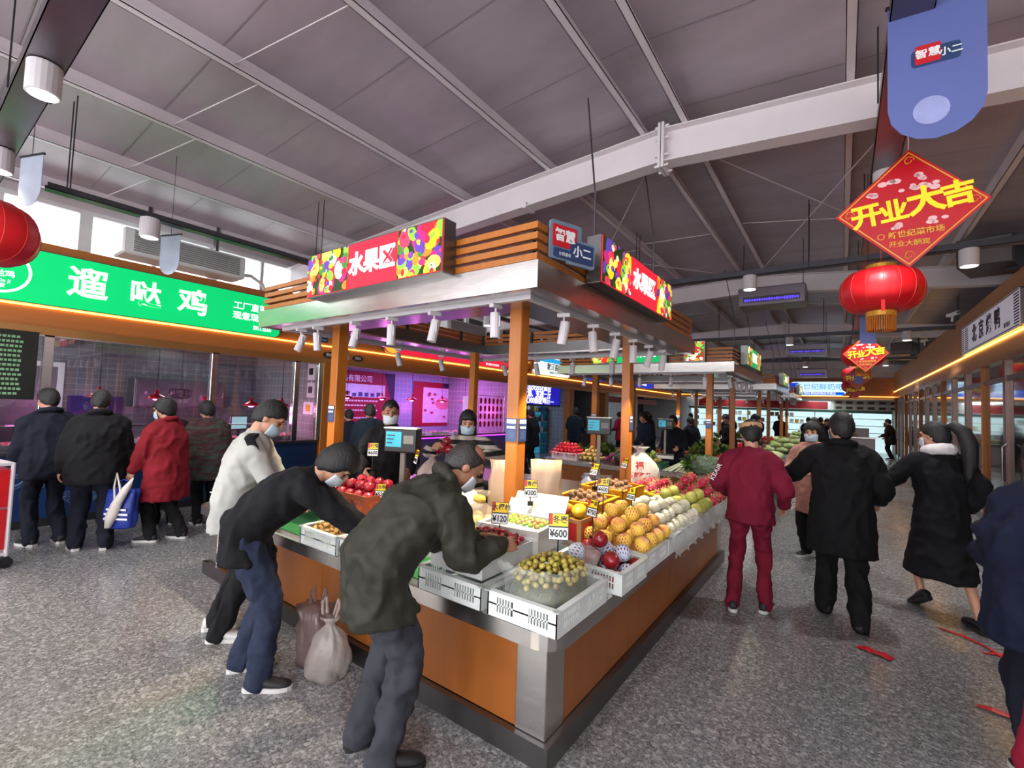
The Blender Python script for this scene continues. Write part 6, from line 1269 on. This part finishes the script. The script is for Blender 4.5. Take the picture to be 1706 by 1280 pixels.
o=empty('carrier_bag',w+V((.05,-.08,-.60)),.6,'blue and white carrier bag held by woman in red coat','bag'); bag_mesh(.32,.14,.42,17,18,False).build('bag',mat('blue_bag_film',(30,52,140),rough=.4,var=.2,scale=6),o); MB().tube([(-.08,0,.40),(-.05,0,.50),(.0,0,.52),(.05,0,.50),(.08,0,.40)],.008,6).build('handle',MATS['blue_bag_film'],o)
for i,(z,s_) in enumerate(((.10,.26),(.15,.26),(.2,.22))): MB().box((-s_/2,-.082,z),(s_/2,-.078,z+.02)).build('print',M_TX_N,o)
o=empty('scallion_bag',w+V((.10,-.16,-.44)),.6,'white plastic bag with long vegetables held by woman in red','bag'); q=MB(); q.smooth=True; q.loft([ringp(V((x,0,z)),V((1,0,0)),V((0,1,0)),a_,b_,12) for x,z,a_,b_ in ((-.06,-.14,.03,.03),(-.03,-.02,.06,.04),(.02,.12,.055,.04),(.12,.30,.04,.03),(.18,.40,.006,.006))]); q.build('bag',M_WB,o); MB().tube([(.0,0,.1),(-.02,0,.3),(0,0,.44),(.04,0,.3),(.06,0,.14)],.01,6).build('handle',M_WB,o)
person((-7.15,2.25),1.4,'person in dark brown standing behind woman in red coat',1.60,.1,(0,0),.3,.2,top=('coat',fab('dark_brown_coat',(46,34,32))),bot=F_BLACKT,hair='bob',hem=.36,tt=.04,vox=.02,fat=1.1)
person((-6.85,2.62),1.5,'woman in patterned shawl leaning over the pink meat counter',1.62,.30,(0,-.03),.35,.1,hands={-1:(-.1,.42,1.0),1:(.2,.42,1.0)},top=('shawl',F_PATT),bot=F_BLACKT,hair='perm',hem=.22,tt=.06,vox=.016,fat=1.2)
# sellers inside the first island
person((-3.80,3.12),-2.25,'masked seller in black with cropped hair behind the scale',1.70,.05,(0,0),.12,.05,hands={-1:(-.2,.32,1.02),1:(.22,.30,1.02)},top=('jacket',fab('black_seller_jacket',(24,23,26))),bot=F_BLACKT,hair='crop',mask=M_MASKW,skin=M_SKIN2,hem=.12,tt=.035,vox=.014,fat=1.12)
r,k=person((-3.18,3.62),-2.30,'woman in black and beige striped jumper holding a fruit bag',1.62,.10,(0,0),.18,-.1,hands={-1:(-.14,.36,1.22),1:(.36,.40,1.28)},elb={-1:(-.9,-.2,-.4),1:(.9,.0,-.5)},curl=.9,top=('jumper',F_STR),bot=F_BLACKT,hair='long',mask=M_MASKB,hem=.1,tt=.03,vox=.014,fat=1.1)
w=r.matrix_basis@k['arms'][1][2]; o=empty('carrier_bag',w+V((.03,-.05,-.42)),.3,'clear carrier bag held up by woman in striped jumper','bag'); bag_mesh(.22,.16,.36,23,18,True).build('bag',mat_film('pinkish_bag',(206,186,176),.6,.3),o)
r2=(w+V((.10,.02,.0)));
for i,(dx,dy,dz) in enumerate(((0,0,.03),(-.07,.03,.0),(.06,.03,.01),(0,.05,.08))): tag(link('red_fruit',RUB[i%2] if i else APV[1],None,r2+V((dx,dy,dz-.02))),'red fruit held by woman in striped jumper','fruit','red fruit held by the seller')
# people in the left aisle behind the island
person((-6.3,4.75),.9,'person in dark teal coat with grey hair behind front left column',1.64,.25,(0,0),.35,.3,top=('coat',F_DKBLUE),bot=F_BLACKT,hair='perm',hairm=M_HAIRG,hem=.3,tt=.05,vox=.018,fat=1.2)
person((-7.0,4.9),1.2,'dark haired person leaning at the butcher counter end',1.55,.35,(0,0),.4,.1,top=('jacket',F_NAVYD),bot=F_BLACKT,hair='short',hem=.15,tt=.04,vox=.02)
# masked woman facing the camera in the aisle
person((-.28,6.7),2.75,'masked woman in beige pink coat facing camera behind black coat man',1.62,.04,(0,0),.1,.15,hands={-1:(-.12,.3,1.05),1:(.16,.3,1.05)},top=('coat',F_BEIGE),bot=F_BLACKT,hair='bob',mask=M_MASKB,hem=.26,tt=.04,vox=.016,fat=1.1)
# crowd farther away
ctops=[('black',F_BLK2),('navy',F_NAVYD),('dark teal',F_DKBLUE),('brown',MATS['cloth_dark_brown_coat']),('crimson',F_RED2),('grey',F_GREYT)]
protos={}
crowd=((-6.2,9.2,1.6,0,1.66,'bending toward tomatoes by liquor shop'),(-6.9,10.6,1.5,1,1.6,'at the cyan bottle shelf'),(-7.0,13.2,.3,2,1.7,'by the dark doorway past liquor shop'),(-6.4,15.6,1.2,4,1.6,'near the dark unit on the left'),(-5.9,16.8,-2.6,3,1.66,'walking in left aisle with red valance behind'),(-6.2,18.2,2.0,4,1.62,'before the red valance unit'),(-2.9,10.0,3.0,1,1.66,'standing inside the second island'),(-3.7,10.6,2.6,2,1.62,'stooping inside the second island'),(-2.4,13.2,2.0,0,1.66,'between second and third islands'),(-3.4,13.4,1.0,1,1.6,'between the islands near a scale'),(-1.9,13.0,-1.5,5,1.7,'at the rear edge of second island'),(-2.7,19.6,.5,0,1.7,'between third and fourth islands'),(-3.6,19.4,2.4,2,1.62,'left of the far island gap'),(-.5,12.6,.4,0,1.66,'beside the second island in right aisle'),(-.65,17.2,.2,1,1.7,'beside third island in right aisle'),(-.4,19.0,3.0,3,1.64,'coming up the right aisle far away'),(-.7,23.0,.3,0,1.68,'beside the farthest island'),(-2.4,26.3-1.0,.2,2,1.66,'before the lit end shelves'),(-3.4,25.6,.1,0,1.62,'before the lit end shelves, left one'),(-4.6,25.4,.1,1,1.68,'before the end shelves under red valance'),(-5.6,22.0,1.4,0,1.64,'in the far left aisle'),(-1.3,25.3,-.3,1,1.7,'near the long end sign'),(1.66,25.2,1.3,3,1.70,'alone at the far end of right aisle in brown jacket'))
for i,(x,y,a,ci,H,lb) in enumerate(crowd):
    key=ci
    if key not in protos:
        rt,_=person((x,y),a,'person in %s %s'%(ctops[ci][0],lb),H,.08+.05*(ci%3),(0,0),.25,0,hands={-1:(-.2,.25,.95),1:(.22,.2,.9)},top=('coat',ctops[ci][1]),bot=F_BLACKT,hair=('short','perm','bob')[ci%3],hem=.2,tt=.04,vox=.024,fat=1.12,face=False,group='far shoppers'); protos[key]=rt
    else:
        if 'CM' not in globals() or protos[key] not in CM: CM=child_map()
        c=copy_tree(protos[key],CM); c.location=(x,y,0); c.rotation_euler=(0,0,a); c['label']='person in %s %s'%(ctops[ci][0],lb); c.scale=(H/1.66,)*3
# ================================================================== vegetables on the far islands, goods in the shops, floor bits
G=random.Random(77)
def at_heap(nm,metas,cx,cy,w,d,z,r,L,label,cat,grp,rot=True): return heap(nm,metas,cx-w/2,cx+w/2,cy-d/2,cy+d/2,z,r,L,label,cat,grp,G,rot=rot)
ZV=.66
M_CRG=mat('green_crate_plastic',(30,104,70),rough=.45)
# second island, front counter from its left corner
crate(-4.55,8.42,ZV,'pinkish crate of tomatoes at left corner of second island',.6,.5,.13,m=MATS['pink_white_plastic']); at_heap('tomato',TOM,-4.60,8.42,.62,.52,ZV+.06,.041,4,'red tomato heaped at left corner of second island','vegetable','tomatoes on second island')
at_heap('potato',POT,-4.08,8.46,.44,.46,ZV,.047,4,'tan potato heaped beside the tomatoes','vegetable','potatoes on second island'); at_heap('onion',ONI,-3.72,8.62,.26,.3,ZV,.045,3,'purple onion behind potatoes','vegetable','onions on second island',.5)
M_MEL=mat('winter_melon',(38,52,34),rough=.4,var=.25,scale=12)
for i,(x,y,a) in enumerate(((-3.52,8.55,.3),(-3.30,8.42,.1))):
    q=MB(); q.smooth=True; q.ball((0,0,.12),(.12,.22,.12),16,12); o=q.build('winter_melon',M_MEL,None,(x,y,ZV)); o.rotation_euler=(0,0,a); tag(o,('large dark winter melon beside onions','large dark winter melon beside cucumbers')[i],'vegetable','winter melons'); MB().cyl((0,.21,.12),(.01,.25,.14),.012,.008,6).build('stem',mat('stem_tan',(120,100,60)),o)
M_CUC=mat('cucumber',(44,72,34),rough=.5,var=.25,scale=30,bump=.4,bscale=60)
cuc=MB(); cuc.smooth=True; cuc.tube([(-.13,0,0),(-.12,0,0),(-.06,.008,0),(0,.012,0),(.06,.008,0),(.12,0,0),(.13,0,0)],[.006,.016,.021,.022,.021,.016,.005],9); cucm=cuc.mesh('cucumber'); cucm.materials.append(M_CUC)
for i in range(30): tag(link('cucumber',cucm,None,(-3.0+G.uniform(-.16,.16),8.32+.05*(i%8)-.16,ZV+.025+.042*(i//8)),(0,0,G.uniform(-.25,.25))),'dark green cucumber in front of second island','vegetable','cucumbers on second island')
crate(-2.72,8.35,ZV,'green crate of mixed roots on second island',.3,.4,.12,m=M_CRG); at_heap('potato',POT,-2.72,8.35,.28,.36,ZV+.02,.047,2,'tan potato in the green crate','vegetable','potatoes in green crate')
# leeks
M_LEEK=mat('leek_white',(214,216,180),rough=.5,var=.08,stretch=(1,1,.2)); M_LEEKG=mat('leek_green',(104,136,66),rough=.5,var=.15)
def leek(b):
    b.tube([(0,-.36,0),(0,-.33,.0),(0,-.2,.004),(0,.0,.008),(0,.1,.01)],[.013,.012,.010,.010,.011],7); b.m=1
    for k in range(4):
        a=(k-1.5)*.16; b.tube([(0,.08,.01),(.03*a*3,.2,.02+.01*k),(.10*a*3,.36,.03-.01*k),(.13*a*3,.44,.0)],[.010,.009,.006,.002],5)
    b.m=0
lk=variants('leek',[(M_LEEK,M_LEEKG)],leek)[0]
for i in range(34): tag(link('leek',lk,None,(-2.42+.035*(i%12)+G.uniform(-.012,.012),8.42+G.uniform(-.05,.05),ZV+.02+.03*(i//12)),(.28+G.uniform(-.05,.08),0,-.35+G.uniform(-.12,.12)+.02*(i%12))),'long white and green leek in the bundle beside leafy greens','vegetable','leeks on second island')
# leafy heads
M_LEAF=[mat('leaf_green',(86,120,40),rough=.55,var=.3,scale=9,bump=.5),mat('leaf_pale',(150,170,84),rough=.55,var=.25,scale=9,bump=.5),mat('leaf_dark',(48,76,34),rough=.55,var=.3,scale=9,bump=.5)]
def leafy(m,seed,n=16,L=.16,spread=.9):
    r=random.Random(seed); b=MB(); b.smooth=True
    for k in range(n):
        a=r.uniform(0,2*PI); el=r.uniform(.25,1.3)*spread; d=V((math.cos(a)*math.sin(el),math.sin(a)*math.sin(el),math.cos(el))); s_=d.cross(V((0,0,1))).normalized(); l=L*r.uniform(.75,1.15); rows=[]
        for i in range(6):
            t=i/5; w=.055*math.sin(PI*min(.95,t*.85+.08))*(L/.16); c=d*l*t+V((0,0,-.05*t*t*(el))); rows.append([c+s_*w*q+V((0,0,.018*math.sin(q*3+k)*t+.012*q*q)) for q in (-1,-.5,0,.5,1)])
        b.loft(rows,cap=False,closed=False)
    b.ball((0,0,.015),(.03,.03,.025),8,6); me=b.mesh('leafy_green'); me.materials.append(m); return me
LF=[leafy(M_LEAF[i%3],i) for i in range(6)]
M_STEMW=None
def greens(cx,cy,w,d,z,n,label,idx,grp,L=2):
    for i in range(n):
        x=cx+G.uniform(-w/2,w/2); y=cy+G.uniform(-d/2,d/2); zz=z+.03+.07*(i%L); tag(link('leafy_green',LF[G.choice(idx)],None,(x,y,zz),(G.uniform(-.5,.5),G.uniform(-.5,.5),G.uniform(0,6))),label,'vegetable',grp)
greens(-1.95,8.42,.5,.55,ZV,26,'bunch of dark green leaves on front of second island',(0,2,3,5),'leafy greens front of second island',3); greens(-1.4,8.5,.4,.6,ZV,18,'bunch of pale leaves at front corner of second island',(1,4,0),'pale greens corner of second island',3)
def cabb(b):
    b.ball((0,0,0),(.075,.075,.068),16,10); r=random.Random(5)
    for k in range(7):
        a=2*PI*k/7; rows=[]
        for i in range(5):
            t=i/4; el=2.3-1.7*t; rr_=.080+.006*t+.012*(t>.9); rows.append([V((rr_*math.sin(el)*math.cos(a+q),rr_*math.sin(el)*math.sin(a+q),rr_*.92*math.cos(el))) for q in (-.5,-.25,0,.25,.5)])
        b.loft(rows,cap=False,closed=False)
CAB=variants('cabbage',[mat('cabbage_pale',(190,204,140),rough=.5,var=.12,scale=14,bump=.4),mat('cabbage_green',(150,180,100),rough=.5,var=.15,scale=14,bump=.4)],cabb)
NAP=variants('napa_cabbage',[mat('napa',(206,214,160),rough=.5,var=.15,scale=10,bump=.5,col2='#9db56a',c2s=6)],lambda b:b.lathe([(.02,-.15),(.05,-.145),(.068,-.08),(.075,0),(.066,.08),(.045,.135),(.012,.155)],n=16,rib=.05,ribn=8))
GOU=variants('gourd',[mat('gourd_a',(92,124,60),rough=.45,var=.2,scale=12),mat('gourd_b',(150,170,96),rough=.45,var=.15,scale=12)],lambda b:b.lathe([(.005,-.15),(.03,-.14),(.042,-.08),(.044,.0),(.040,.08),(.028,.135),(.012,.15),(.008,.17)],n=12))
CAR=variants('carrot',[mat('carrot',(220,110,40),rough=.5,var=.12,scale=20)],lambda b:b.lathe([(.002,-.1),(.01,-.07),(.016,.0),(.02,.06),(.014,.075)],n=10))
def lay(nm,me,cx,cy,nx,ny,nl,dx,dy,dz,z,label,grp,along='x',cat='vegetable',j=.15):
    for l in range(nl):
        for a in range(nx-l if nx>2 else nx):
            for b_ in range(ny-l if ny>2 else ny):
                tag(link(nm,G.choice(me),None,(cx+(a-(nx-1-l)/2)*dx,cy+(b_-(ny-1-l)/2)*dy,z+dz*.5+l*dz*.86),(PI/2 if along=='y' else 0,PI/2 if along=='x' else 0,G.uniform(-j,j))),label,cat,grp)
lay('napa_cabbage',NAP,-1.45,9.2,2,4,3,.32,.155,.15,ZV,'pale napa cabbage stacked along aisle of second island','napa cabbages on second island')
lay('cabbage',CAB,-1.5,9.9,4,3,2,.17,.17,.15,ZV,'round cabbage stacked on aisle side of second island','cabbages on second island','z')
lay('gourd',GOU,-1.5,10.7,3,8,4,.32,.094,.088,ZV,'long green gourd stacked on aisle side of second island','gourds on second island'); lay('gourd',[GOU[1]],-1.5,11.5,3,6,3,.32,.094,.088,ZV,'pale green gourd at rear of second island','pale gourds on second island')
lay('carrot',CAR,-3.3,11.35,6,10,3,.21,.045,.04,ZV,'orange carrot in rows on rear of second island','carrots on second island'); greens(-2.4,11.4,.9,.6,ZV,30,'leafy bunch on rear counter of second island',(0,1,2,4),'greens at rear of second island',3); at_heap('tomato',TOM,-2.0,10.0,.3,.5,ZV,.041,4,'red tomato on inner aisle counter of second island','vegetable','inner tomatoes on second island')
greens(-3.3,8.75,.8,.25,ZV+.0,14,'pale leafy bunch behind cucumbers',(1,4),'greens behind cucumbers',2)
greens(-4.6,9.8,.5,1.2,ZV,18,'leafy bunch on left counter of second island',(0,1,3),'greens on left of second island',2)
# farther islands
for k,(nm) in ((2,'third'),(3,'farthest')):
    oy=6.2*k
    greens(-3.6,2.3+oy,1.6,.6,ZV,22,'leafy bunch on front of %s island'%nm,(0,1,2,3),'greens on %s island'%nm,3); at_heap('tomato',TOM,-2.4,2.35+oy,.5,.5,ZV,.041,3,'red tomato on front of %s island'%nm,'vegetable','tomatoes on %s island'%nm)
    lay('napa_cabbage',NAP,-1.5,2.6+oy,2,4,3,.32,.155,.15,ZV,'pale napa cabbage on %s island'%nm,'napa cabbages on %s island'%nm); lay('cabbage',CAB,-1.5,3.5+oy,4,4,3,.17,.17,.15,ZV,'round cabbage on %s island'%nm,'cabbages on %s island'%nm,'z'); lay('gourd',GOU,-1.5,4.5+oy,3,8,3,.32,.094,.088,ZV,'green gourd on %s island'%nm,'gourds on %s island'%nm)
# bagged greens at the front corner of second island
o=empty('produce_bag',(-1.75,8.22,ZV),.2,'clear bag of leafy greens at front edge of second island','bag'); bag_mesh(.55,.3,.30,41,32,False).build('bag',mat_film('greens_bag',(120,140,110),.6,.25),o)
# ---- chicken shop: trays of meat and whole chickens under pink light
M_CHK=mat('raw_chicken',(232,190,170),rough=.4,var=.12,scale=10,coat=.3,sss=.2); M_MEAT=mat('red_meat',(190,70,80),rough=.4,var=.3,scale=18,coat=.3,col2='#e8b8b0',c2s=16)
def chick(b):
    b.ball((0,0,.055),(.06,.085,.055),14,10); b.ball((0,.07,.06),(.035,.04,.04),10,8)
    for s_ in (-1,1): b.tube([(s_*.04,-.05,.05),(s_*.07,-.09,.07),(s_*.05,-.13,.05)],[.028,.024,.012],8); b.tube([(s_*.05,.05,.06),(s_*.08,.03,.05),(s_*.07,-.01,.045)],[.016,.015,.01],7)
CK=variants('chicken',[M_CHK],chick)[0]; MT=variants('meat_cut',[M_MEAT],lambda b:b.loft([ringp(V((x,0,.03)),V((0,1,0)),V((0,0,1)),a,c,12) for x,a,c in ((-.09,.02,.012),(-.07,.05,.026),(0,.065,.03),(.06,.05,.024),(.09,.018,.01))]))[0]
M_TRAYW=mat('white_meat_tray',(224,216,222),rough=.3)
tn=0
for i,y in enumerate((-.6,.2,1.0,1.8,2.6,3.4,4.2)):
    o=obox(-8.42,y,.935,.5,.62,.06,M_TRAYW,'white meat tray on the pink lit counter, %s from the menu board'%('first second third fourth fifth sixth seventh'.split()[i]),'meat_tray',0,.012,cat='tray')
    for a in range(3):
        for c in range(2): tag(link('chicken' if i%3!=2 else 'meat_cut',CK if i%3!=2 else MT,None,(-8.55+.25*c,y-.2+.2*a,.948),(0,0,PI/2*(1-2*(c%2))+G.uniform(-.2,.2))),('plucked chicken' if i%3!=2 else 'red meat cut')+' in a white tray on the pink lit counter','meat',('chickens' if i%3!=2 else 'meat cuts')+' on the pink lit counter')
    lamp('case_light','POINT',(-8.3,y,1.30),4,(1,.25,.72),.08)
gl=empty('sneeze_guard',(0,0,0),0,'low clear glass guard along the pink lit counter','glass guard'); MB().box((-8.06,-1.3,.935),(-8.05,4.3,1.22)).build('pane',MATS['shop_glass'],gl); MB().box((-8.07,-1.3,1.22),(-8.04,4.3,1.235)).build('top_rail',M_STEEL,gl)
o=empty('blue_poster',(0,0,0),0,'dark blue poster behind the pink meat trays','poster'); MB().box((-10.795,1.9,1.0),(-10.78,2.65,1.6)).build('sheet',mat('indigo_poster',(36,30,110),rough=.4),o)
o=empty('cash_monitor',(-8.35,3.62,.935),.3,'small pale monitor on the chicken counter','monitor'); MB().box((-.015,-.16,.18),(.015,.16,.42),.006).build('case',M_BLACK,o); MB().box((.0155,-.145,.2),(.017,.145,.405)).build('screen',glow('mon_screen',(170,220,225),.9),o); MB().cyl((0,0,0),(0,0,.2),.02).build('stand',M_DARKM,o); MB().box((-.08,-.1,0),(.08,.1,.012)).build('foot',M_DARKM,o)
bk=empty('wire_basket',(-8.35,2.75,1.62),0,'black wire basket hanging above the chicken counter','basket'); q=MB()
for t in range(16): a=2*PI*t/16; q.tube([(.14*math.cos(a),.14*math.sin(a),.14),(.15*math.cos(a),.15*math.sin(a),.06),(.08*math.cos(a),.08*math.sin(a),0)],.006,4)
for r_,z in ((.14,.14),(.15,.06),(.08,0)): q.tube([(r_*math.cos(2*PI*i/20),r_*math.sin(2*PI*i/20),z) for i in range(21)],.006,4)
q.build('cage',M_BLACK,bk); MB().cyl((0,0,.14),(0,0,1.0),.004,n=4).build('cord',M_BLACK,bk)
# butcher counter trays
for i,y in enumerate((5.9,6.7,7.5,8.3,9.1)):
    obox(-8.4,y,.915,.45,.6,.05,M_TRAYW,'white tray of meat on violet butcher counter, %s from front left column'%('first second third fourth fifth'.split()[i]),'meat_tray',0,.012,cat='tray')
    for a in range(2):
        for c in range(2): tag(link('meat_cut',MT,None,(-8.5+.22*c,y-.14+.26*a,.93),(0,0,G.uniform(0,3))),'red meat cut in a white tray on violet counter','meat','meat cuts on violet counter')
# goods along the end shelves and the display counter
gm=[]
for i,c in enumerate(((196,60,50),(230,190,80),(70,110,150),(236,236,230),(120,80,50))):
    q=MB().box((-.09,-.07,0),(.09,.07,.2),.01).mesh('packet'); q.materials.append(mat('pack_%d'%i,c,rough=.5,var=.2,scale=9)); gm.append(q)
for z in (.98,1.33,1.68):
    for k in range(40): 
        if G.random()<.28: i=G.randrange(5); tag(link('goods_packet',gm[i],None,(-7.4+k*.235,Y1+1.3,z)),('red','yellow','blue','white','brown')[i]+' packet standing on the backlit end shelves','packet',('red','yellow','blue','white','brown')[i]+' packets on end shelves')
at_heap('tomato',POT,-.6,26.3,2.4,.5,.855,.05,2,'tan lumpy goods on the far display counter','goods','goods on the far display counter')
# ---- left picture edge: red trolley rack
o=empty('trolley',(-6.55,.46,0),.15,'white framed trolley with red side panel at the left picture edge','trolley')
for x in (-.22,.22):
    for y in (-.3,.3): MB().cyl((x,y,.10),(x,y,.98),.016,n=8).build('post',M_WHITE,o); MB().cyl((x-.015,y,.05),(x+.015,y,.05),.05,n=12).build('wheel',M_BLACK,o); MB().box((x-.02,y-.02,.05),(x+.02,y+.02,.11)).build('fork',M_DARKM,o)
for z in (.12,.55,.96): MB().box((-.23,-.31,z),(.23,.31,z+.025)).build('shelf',M_WHITE,o)
MB().box((.222,-.28,.18),(.23,.28,.92)).build('side_panel',M_RED,o); MB().box((-.2,.3,.18),(.2,.308,.92)).build('side_panel',M_RED,o)
# ---- red scraps on the floor
def scrap(x,y,pts,w,label):
    b=MB(); b.smooth=False; P=[V(p) for p in pts]; rows=[]
    for i,p in enumerate(P):
        t=(P[min(i+1,len(P)-1)]-P[max(i-1,0)]).normalized(); s_=V((-t.y,t.x,0))*w; rows.append([p+s_+V((0,0,.004*(i%2))),p-s_+V((0,0,.004*((i+1)%2)))])
    b.loft(rows,cap=False,closed=False); o=b.build('red_scrap',mat('red_tape',(196,24,40),rough=.35),None,(x,y,.004)); so=o.modifiers.new('t','SOLIDIFY'); so.thickness=.002; tag(o,label,'litter','red litter on the floor')
scrap(.19,4.32,[(-.09,.06,0),(-.04,.03,.012),(.0,.02,.004),(.05,.0,.014),(.10,-.03,.004)],.035,'crumpled red scrap in the middle of right aisle'); scrap(.84,5.02,[(-.2,.2,0),(-.05,.1,.006),(.06,-.02,.004),(.12,-.2,.01)],.014,'red ribbon on floor near striding woman'); scrap(.95,4.9,[(-.1,-.02,0),(0,.02,.008),(.15,.02,.004)],.014,'red ribbon loop beside the other ribbon'); scrap(.72,3.95,[(-.06,.02,0),(0,.0,.01),(.14,-.03,.004)],.022,'short red scrap near the right edge')

# ---- green mats on the front counter and the small pictogram plate
M_MAT=mat('green_turf_mat',(40,120,60),rough=.9,var=.2,scale=60,bump=.6,bscale=150)
tag(MB().box((-4.85,1.92,ZC),(-1.12,2.74,ZC+.003)).build('display_mat',M_MAT),'green mat under the crates along front of fruit island','mat'); tag(MB().box((-1.94,2.76,ZC),(-1.10,5.75,ZC+.003)).build('display_mat',M_MAT),'green mat under the crates along aisle side of fruit island','mat')
o=empty('pictogram_plate'); o.matrix_world=on_front(-4.80,1.926,.47); tag(o,'small navy pictogram plate on left counter post','plate'); MB().box((-.04,-.05,0),(.04,.05,.004)).build('plate',M_NAVY,o); text('人',.05,M_TX_N,o,T(0,0,.006),.01)
bpy.data.scenes.remove(TMP)
